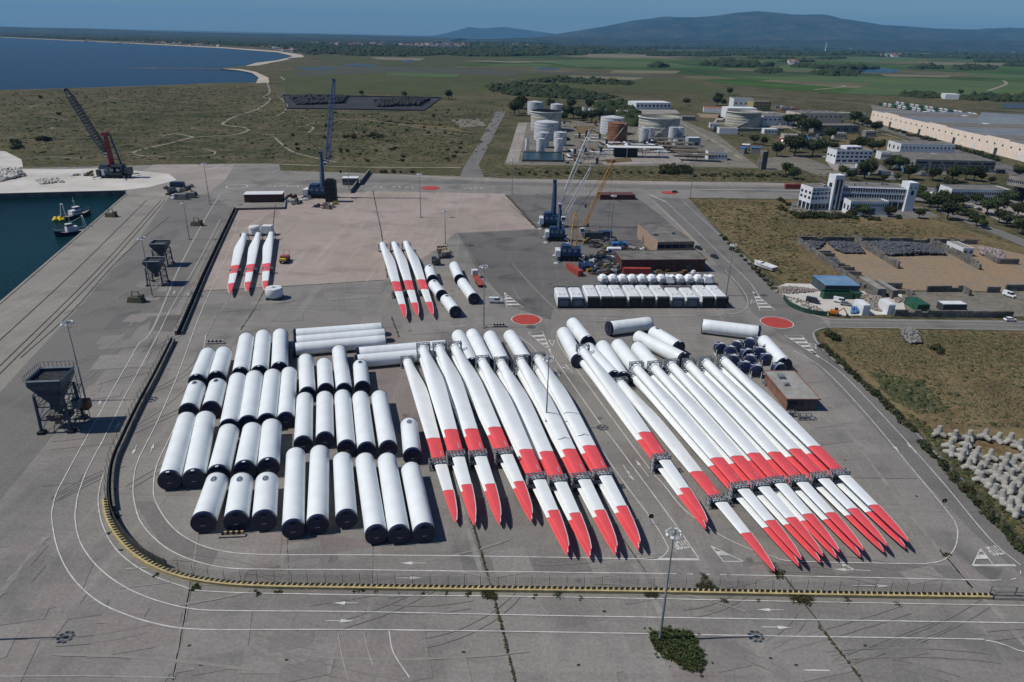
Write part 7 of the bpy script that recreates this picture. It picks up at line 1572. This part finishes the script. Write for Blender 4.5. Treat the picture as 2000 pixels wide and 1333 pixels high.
for px, py, w in ((1551, 306, 16), (1543, 298, 13), (1586, 306, 14), (1606, 298, 9), (1627, 296, 7), (1517, 306, 11), (1539, 247, 15), (1558, 250, 14), (1576, 264, 15), (1589, 262, 14), (1566, 256, 13), (1668, 243, 14), (1684, 247, 10), (1693, 250, 9), (1709, 259, 12), (1472, 282, 9), (1491, 285, 7), (1620, 276, 12), (1702, 297, 10), (1715, 297, 10), (1684, 293, 12), (1670, 291, 9), (1403, 200, 12), (1425, 187, 12), (1340, 206, 9), (1400, 207, 14), (1412, 208, 9), (1876, 186, 10)): tree(px, py, w, 'dark green tree between the estate buildings', 'trees of the industrial estate')
for px, py, w in ((1018, 213, 18), (1005, 226, 14), (1013, 222, 15), (1115, 214, 14), (1108, 232, 14), (1120, 232, 14), (1130, 236, 12), (1155, 239, 12), (1170, 235, 14), (1075, 214, 12), (1100, 238, 10), (1140, 240, 10), (876, 195, 13), (706, 187, 8), (790, 191, 9), (1190, 238, 12), (1150, 214, 11)): tree(px, py, w, 'dark tree around the back of the fuel depot', 'trees round the fuel depot')
shrubs([(x, 425 + random.uniform(-4, 5)) for x in range(1560, 1672, 6)], 6, 'dense dark shrub in front of the white office complex', 'shrubs before the white office complex')
shrubs([(1525, 393), (1526, 411), (1546, 418), (1535, 414), (1554, 423), (1530, 396), (1700, 430), (1712, 431), (1755, 428), (1540, 402)], 4.5, 'round shrub on the path beside the white office complex', 'shrubs beside the office path')
shrubs([(x + random.uniform(-3, 3), 254 + (x - 1740) * .292 + random.uniform(-1.5, 1.5)) for x in range(1738, 1950, 6)], 6.5, 'shrub in the line along the peach warehouse road', 'shrubs along the warehouse road')
shrubs([(random.uniform(1290, 1350), random.uniform(327, 341)) for _ in range(34)], 6.5, 'dark shrub in the thicket before the fuel depot', 'thicket before the fuel depot')
shrubs([(x + random.uniform(-4, 4), 345 + random.uniform(-3, 3)) for x in range(1350, 1540, 9)] + [(x + random.uniform(-5, 5), 341 + random.uniform(-3, 3)) for x in range(990, 1290, 20)] + [(x, 338) for x in (745, 752, 769, 783, 804, 806, 1067)], 3.6, 'low shrub along the verge of the boulevard', 'shrubs along the boulevard')
shrubs([(674, 270), (682, 268), (690, 271), (720, 268), (729, 266), (738, 267), (744, 268)], 6.5, 'round bush on the scrubland behind the blue harbour crane', 'bushes on the scrubland')
shrubs([(32, 286), (38, 290), (30, 281), (26, 292)], 8, 'large dark bush on the scrubland at the left edge', 'large bushes at the left edge'); shrubs([(75, 275), (82, 273), (90, 276), (98, 275), (80, 192), (115, 225)], 7, 'large bush on the scrubland left of the red crane', 'bushes left of the red crane')
shrubs([(1835, 690), (1828, 684), (1624, 660), (1632, 664), (1618, 656), (1428, 489)], 3.6, 'dark bush in the rough grass of a right field', 'bushes in the right fields')
shrubs([(1606 + i * 6.2 + random.uniform(-2, 3), 678 + i * 5.75 + random.uniform(-2, 2)) for i in range(30)] + [(1800 + i * 8 + random.uniform(-3, 4), 868 + i * 8.6) for i in range(26)], 2.6, 'low bush on the verge of the right hand road', 'verge bushes along the right road')
shrubs([(1408 + i * 8, 462 + i * 8) for i in range(14)], 3.0, 'bush on the verge beside the upper right field', 'verge bushes by the upper right field')
shrubs([(random.uniform(555, 900), random.uniform(215, 320)) for _ in range(60)], 4.0, 'small dark bush scattered on the scrubland', 'scattered bushes on the scrubland')
# foreground bush and weeds
poly = W([(1266, 1240), (1300, 1232), (1345, 1236), (1366, 1262), (1374, 1296), (1366, 1318), (1340, 1310), (1310, 1290), (1282, 1272)]); rng = random.Random(3)
Lb = [(x, y, rng.uniform(.15, .7), rng.uniform(.5, 1.1), rng.uniform(.5, 1.1), rng.uniform(.4, .85)) for x, y in scatter(poly, 26, rng)]
Lb += [(x, y, rng.uniform(.3, .9), rng.uniform(.2, .45), rng.uniform(.2, .45), rng.uniform(.3, .9)) for x, y in scatter(poly, 160, rng)]
bt = [(x, y, rng.uniform(0, .35), rng.uniform(.35, .95)) for x, y in scatter(poly, 430, rng)] + [(x + rng.gauss(0, .8), y + rng.gauss(0, .8), 0, rng.uniform(.2, .5)) for x, y in scatter(poly, 160, rng)]
o = link('bush', spikes('bush', bt, WEED, 5, 30, .045)); tag(o, 'sprawling green weed bush at the foot of the foreground mast', 'bush')
def weeds(px, n, w, size, m, name, seed, h=.5):
    rng = random.Random(seed); P = W(px); L = []
    tot = sum((b - a).length for a, b in zip(P, P[1:]))
    for _ in range(n):
        u = rng.random() * tot
        for a, b in zip(P, P[1:]):
            if u < (b - a).length: c = a.lerp(b, u / (b - a).length); break
            u -= (b - a).length
        L.append((c.x + rng.gauss(0, w), c.y + rng.gauss(0, w), .1, size * rng.uniform(.5, 1.3), size * rng.uniform(.5, 1.3), h * rng.uniform(.3, 1)))
    o = link(name, leafcloud(name, L, n * 26, .12, m, seed, up=.8)); o['kind'] = 'stuff'
weeds([(880, 880), (934, 1060), (950, 1115)], 90, .12, .22, DRYWEED, 'crack_weeds', 11, .3); weeds([(968, 1180), (1008, 1340)], 60, .1, .2, DRYWEED, 'crack_weeds', 12, .3); weeds([(1600, 1225), (1680, 1325)], 50, .12, .2, DRYWEED, 'crack_weeds', 13, .3); weeds([(895, 890), (925, 1000)], 60, .15, .28, WEED, 'crack_weeds', 14, .35)
CLUMPS = [(958, 1160, 1.1, 34, DRYWEED), (1275, 1163, 1.0, 20, DRYWEED), (1562, 1172, 1.4, 34, DRYWEED), (1378, 1145, 1.3, 26, DRYWEED), (1395, 1150, .8, 12, WEED), (380, 1150, .8, 14, WEED), (505, 1158, .6, 8, WEED), (545, 1158, .7, 10, WEED), (303, 1126, .5, 7, WEED), (237, 1075, .4, 5, WEED), (213, 1042, .5, 6, DRYWEED), (698, 1158, .7, 9, WEED), (733, 1158, .4, 6, WEED), (778, 1161, .3, 4, WEED), (824, 1161, .5, 6, WEED), (870, 1162, .4, 5, WEED), (915, 1163, .6, 8, DRYWEED), (1092, 1166, .7, 9, WEED), (1045, 1166, .5, 7, DRYWEED), (1135, 1168, .5, 6, WEED), (1412, 1174, .6, 8, WEED), (1480, 1174, .4, 5, WEED), (1655, 1174, .5, 7, DRYWEED), (1750, 1180, .5, 6, DRYWEED), (1520, 1122, .9, 16, DRYWEED), (1850, 1087, .7, 10, DRYWEED), (226, 1010, .8, 14, DRYWEED), (216, 960, .7, 10, DRYWEED), (732, 1145, .3, 5, WEED)]
for i, (x, y, r, n, m) in enumerate(CLUMPS):
    p = at(x, y); rng = random.Random(i); L = [(rng.gauss(0, r * .5), rng.gauss(0, r * .5), rng.uniform(.1, r * .5), r * .4, r * .4, r * .45) for _ in range(n // 2 + 2)]
    o = link('weed_clump', spikes('weed_clump', [(a + rng.gauss(0, r * .35), b + rng.gauss(0, r * .35), 0, r * rng.uniform(.3, .8)) for a, b, *_ in L for _k in range(3)], m, i, 24, .03), None, (p.x, p.y, 0)); tag(o, 'dry weed clump by the striped wall or in a joint' if m is DRYWEED else 'green weed tuft growing at the foot of the striped wall', 'weeds', 'dry weed clumps in the yard' if m is DRYWEED else 'green weed tufts along the striped wall')
# rough ground cover of small tufts and bushes (uncountable)
def cover(name, px, n, r0, r1, m, seed, sub=0, hz=.6, avoid=()):
    rng = random.Random(seed); poly = W(px); sp = []
    for x, y in scatter(poly, n, rng, avoid): r = rng.uniform(r0, r1) * (1 if rng.random() > .1 else 1.8); sp.append((x, y, 0, r, r * rng.uniform(.6, 1.2), r * hz * rng.uniform(.5, 1.1)))
    o = link(name, blobs(name, sp, m, sub, .4, seed)); o['kind'] = 'stuff'
cover('scrub_cover', [(0, 182), (300, 174), (500, 168), (550, 190), (558, 216), (700, 222), (860, 222), (950, 228), (895, 320), (700, 316), (460, 312), (50, 316), (45, 296), (0, 288)], 5200, .4, 1.8, SHRUB, 51, 0, .5)
cover('scrub_cover', [(1610, 655), (1990, 655), (2100, 660), (2100, 836), (1830, 832), (1760, 790)], 2600, .15, .65, SHRUB, 52, 0, .6); cover('dry_tufts', [(1610, 655), (1990, 655), (2100, 660), (2100, 836), (1830, 832), (1760, 790)], 4200, .15, .45, mat('dry_grass', (.14, .11, .055), .95, var=.3, scale=.1), 53, 0, .6)
cover('scrub_cover', [(1350, 393), (1550, 396), (1900, 468), (1560, 470), (1550, 552), (1500, 530), (1420, 455)], 2400, .2, .9, SHRUB, 54, 0, .6); cover('scrub_cover', [(1760, 800), (1830, 845), (1960, 985), (2060, 1090), (2020, 1090), (1860, 910)], 700, .2, .7, SHRUB, 55, 0, .7)
cover('scrub_cover', [(1000, 328), (1560, 335), (1740, 352), (1740, 360), (1500, 354), (1000, 345)], 900, .3, 1.0, SHRUB, 56, 0, .6); cover('scrub_cover', [(1480, 230), (1690, 225), (1690, 290), (1500, 300), (1440, 262)], 900, .5, 1.8, SHRUB, 57, 0, .5); cover('scrub_cover', [(1020, 238), (1330, 238), (1470, 320), (1300, 322), (1000, 318)], 500, .3, 1.1, SHRUB, 59, 0, .5); cover('scrub_cover', [(560, 222), (860, 222), (960, 200), (1200, 205), (1000, 235), (940, 300), (890, 318), (600, 310)], 1500, .4, 1.6, SHRUB, 58, 0, .5)
cover('dry_tufts', [(1640, 662), (1720, 656), (1805, 668), (1790, 690), (1815, 712), (1740, 716), (1690, 700)], 3200, .15, .5, mat('dry_grass', (.14, .11, .055)), 151, 0, .5); cover('dry_tufts', [(1850, 760), (1960, 740), (2040, 790), (1940, 820)], 2200, .15, .5, MATS['dry_grass'], 152, 0, .5); cover('scrub_cover', [(1700, 730), (1800, 745), (1850, 800), (1800, 812), (1740, 780)], 900, .3, .8, SHRUB, 153, 0, .6); cover('dry_tufts', [(1480, 440), (1640, 432), (1700, 452), (1560, 464)], 2200, .2, .6, MATS['dry_grass'], 154, 0, .5)
# woods as masses
def wood(px, n, r0, r1, seed, sub=1, hz=.9, m=None, nm='wood'): cover(nm, px, n, r0, r1, m or LEAFD, seed, sub, hz)
wood([(948, 170), (1000, 164), (1100, 171), (1212, 191), (1170, 196), (1090, 193), (1000, 187), (960, 180)], 900, 3, 6.5, 61); wood([(1015, 160), (1085, 151), (1240, 160), (1232, 168), (1100, 163)], 420, 3, 6, 62); wood([(1160, 203), (1225, 196), (1252, 232), (1240, 248), (1180, 240)], 420, 3, 6, 63)
wood([(560, 86), (700, 86), (860, 94), (930, 99), (930, 105), (800, 111), (700, 110), (600, 104)], 5200, 6, 12, 64, 0); wood([(-50, 69), (200, 76), (420, 82), (590, 90), (590, 98), (500, 92), (300, 83), (0, 72)], 4600, 5, 11, 65, 0)
wood([(560, 100), (640, 98), (660, 104), (610, 108)], 150, 6, 12, 66, 0); wood([(1758, 188), (1790, 180), (1840, 186), (1840, 192), (1800, 192)], 180, 4, 7, 67); wood([(1870, 192), (1920, 186), (2040, 192), (2040, 200), (1900, 198)], 260, 4, 8, 68); wood([(1580, 142), (1620, 136), (1680, 142), (1670, 150), (1600, 148)], 200, 6, 12, 69, 0); wood([(1475, 140), (1520, 134), (1530, 142), (1490, 146)], 90, 6, 11, 70, 0); wood([(1860, 132), (1900, 128), (1950, 130), (1940, 138), (1870, 138)], 160, 7, 13, 71, 0)
rng = random.Random(77)
for k in range(96):
    y = rng.uniform(84, 110) if k < 82 else rng.uniform(112, 135); x = rng.uniform(880, 2080) if k < 82 else rng.uniform(1250, 2000); hw = rng.uniform(30, 110) * (.55 if y > 112 else 1); hh = rng.uniform(.7, 2.2)
    y0 = max(y, 71 + .0215 * (x + abs(hw) - 1000) + 5 + k * .25)
    wood([(x - hw, y0), (x - hw * .3, y0 - hh), (x + hw, y0), (x + hw * .4, y0 + hh), (x - hw * .6, y0 + hh)], int(120 + hw * 2.2), 8 if y > 95 else 12, 16 if y > 95 else 26, 80 + k, 0, .8, nm='tree_belt')
# far towns
HM = {}
def house_mesh(k):
    if k in HM: return HM[k]
    w_, d_, h_ = ((9, 8, 6), (14, 9, 8), (22, 12, 7))[k % 3]; mb = MB().box(0, 0, h_ / 2, w_, d_, h_); a = mb.mesh('wall', PAINTW)
    rf = MB(); rf.add([(-w_ / 2 - .4, -d_ / 2 - .4, h_), (w_ / 2 + .4, -d_ / 2 - .4, h_), (w_ / 2 + .4, d_ / 2 + .4, h_), (-w_ / 2 - .4, d_ / 2 + .4, h_), (-w_ / 2, 0, h_ + 2.6), (w_ / 2, 0, h_ + 2.6)], [(0, 1, 5, 4), (2, 3, 4, 5), (1, 2, 5), (3, 0, 4), (3, 2, 1, 0)])
    HM[k] = (a, rf.mesh('roof', TILE if k % 4 else PAINTG)); return HM[k]
def town(px, n, label, group, seed, s0=1.0):
    rng = random.Random(seed)
    for x, y in scatter(W(px), n, rng):
        k = rng.randrange(12); a, r_ = house_mesh(k); s = rng.uniform(.8, 1.5) * s0; t = thing('house', label, 'house', (x, y, 0), rng.uniform(-.6, .6), group); t.scale = (s, s, s); link('wall', a, t); link('roof', r_, t)
town([(760, 88), (900, 84), (910, 95), (820, 95)], 90, 'small house in the left half of the far town', 'houses of the far town', 1, 1.25); town([(900, 84), (1000, 86), (1060, 92), (960, 95), (910, 95)], 95, 'small house in the right half of the far town', 'houses of the far town', 11, 1.25); town([(600, 84), (760, 84), (760, 90), (620, 90)], 24, 'small pale house scattered left of the far town', 'houses left of the far town', 2, 1.3)
town([(150, 80), (330, 84), (430, 90), (430, 93), (300, 87), (160, 81.5)], 46, 'small beach house on the far shore of the bay', 'beach houses on the far shore', 3, .85); town([(500, 92), (560, 93), (590, 100), (570, 103), (520, 97)], 18, 'pale building at the end of the bay', 'buildings at the end of the bay', 4, 1.0)
town([(1640, 92), (1680, 92), (1690, 96), (1650, 97)], 14, 'small white house among the far trees', 'white houses among the far trees', 5, 2); town([(1700, 108), (1760, 108), (1750, 114), (1710, 114)], 12, 'farm building among trees right of the pond', 'farm buildings right of the pond', 6, 1.6); town([(1540, 122), (1562, 121), (1566, 126), (1545, 127)], 8, 'farm building above the large pond', 'farm buildings above the pond', 7, 1.4); town([(1970, 102), (2010, 102), (2010, 107), (1980, 107)], 8, 'white farm hall at the far right edge', 'white halls at the far right edge', 8, 2.2)
# ------------------------------------------------------------------ air
hz = MB().box(0, 17000, 0, 1, 1, 1)
hb = MB(); x0, x1, y0, y1, z0, z1 = -50000, 50000, -500, 48000, -8, 1250
hb.add([(x0, y0, z0), (x1, y0, z0), (x1, y1, z0), (x0, y1, z0), (x0, y0, z1), (x1, y0, z1), (x1, y1, z1), (x0, y1, z1)], [(3, 2, 1, 0), (4, 5, 6, 7), (0, 1, 5, 4), (1, 2, 6, 5), (2, 3, 7, 6), (3, 0, 4, 7)])
hm = bpy.data.materials.new('haze'); hm.use_nodes = True; nt = hm.node_tree; nt.nodes.clear()
ho = nt.nodes.new('ShaderNodeOutputMaterial'); pv = nt.nodes.new('ShaderNodeVolumePrincipled')
pv.inputs['Density'].default_value = 2.7e-5; pv.inputs['Color'].default_value = (0.21, 0.57, 1.0, 1); pv.inputs['Anisotropy'].default_value = 0.0
nt.links.new(pv.outputs[0], ho.inputs['Volume'])
o = hb.build('haze', hm); o['kind'] = 'stuff'

# ------------------------------------------------------------------ labels: tell alike things apart by their rank
U_ = ['', 'first', 'second', 'third', 'fourth', 'fifth', 'sixth', 'seventh', 'eighth', 'ninth', 'tenth', 'eleventh', 'twelfth', 'thirteenth', 'fourteenth', 'fifteenth', 'sixteenth', 'seventeenth', 'eighteenth', 'nineteenth']
T_ = ['', '', 'twenty', 'thirty', 'forty', 'fifty', 'sixty', 'seventy', 'eighty', 'ninety']
def ordinal(n):
    if n < 20: return U_[n]
    if n % 10 == 0: return T_[n // 10][:-1] + 'ieth'
    return T_[n // 10] + '-' + U_[n % 10]
from collections import defaultdict
same = defaultdict(list)
for o in list(col.objects):
    if o.get('label') and o.get('category') and not o.parent: same[o['label']].append(o)
def scr(o):
    v = Vector(o.location) - Vector((0, 0, H)); w = max(v.dot(FW), .1); return CX + FPX * v.dot(RT) / w, CY - FPX * v.dot(UP) / w
for lab, os_ in same.items():
    n = len(os_)
    if n < 2: continue
    if os_[0]['category'] == 'tetrapod':
        os_.sort(key=lambda o: scr(o)[1]); rows = [os_[i:i + 6] for i in range(0, n, 6)]
        for k, r_ in enumerate(rows):
            for j, o in enumerate(sorted(r_, key=lambda o: scr(o)[0])): o['label'] = 'grey tetrapod, %s row from the back, %s from the left' % (U_[k + 1], U_[j + 1])
        continue
    if n <= 99:
        for k, o in enumerate(sorted(os_, key=lambda o: scr(o)[0])): o['label'] = lab + ', %s from the left' % ordinal(k + 1)
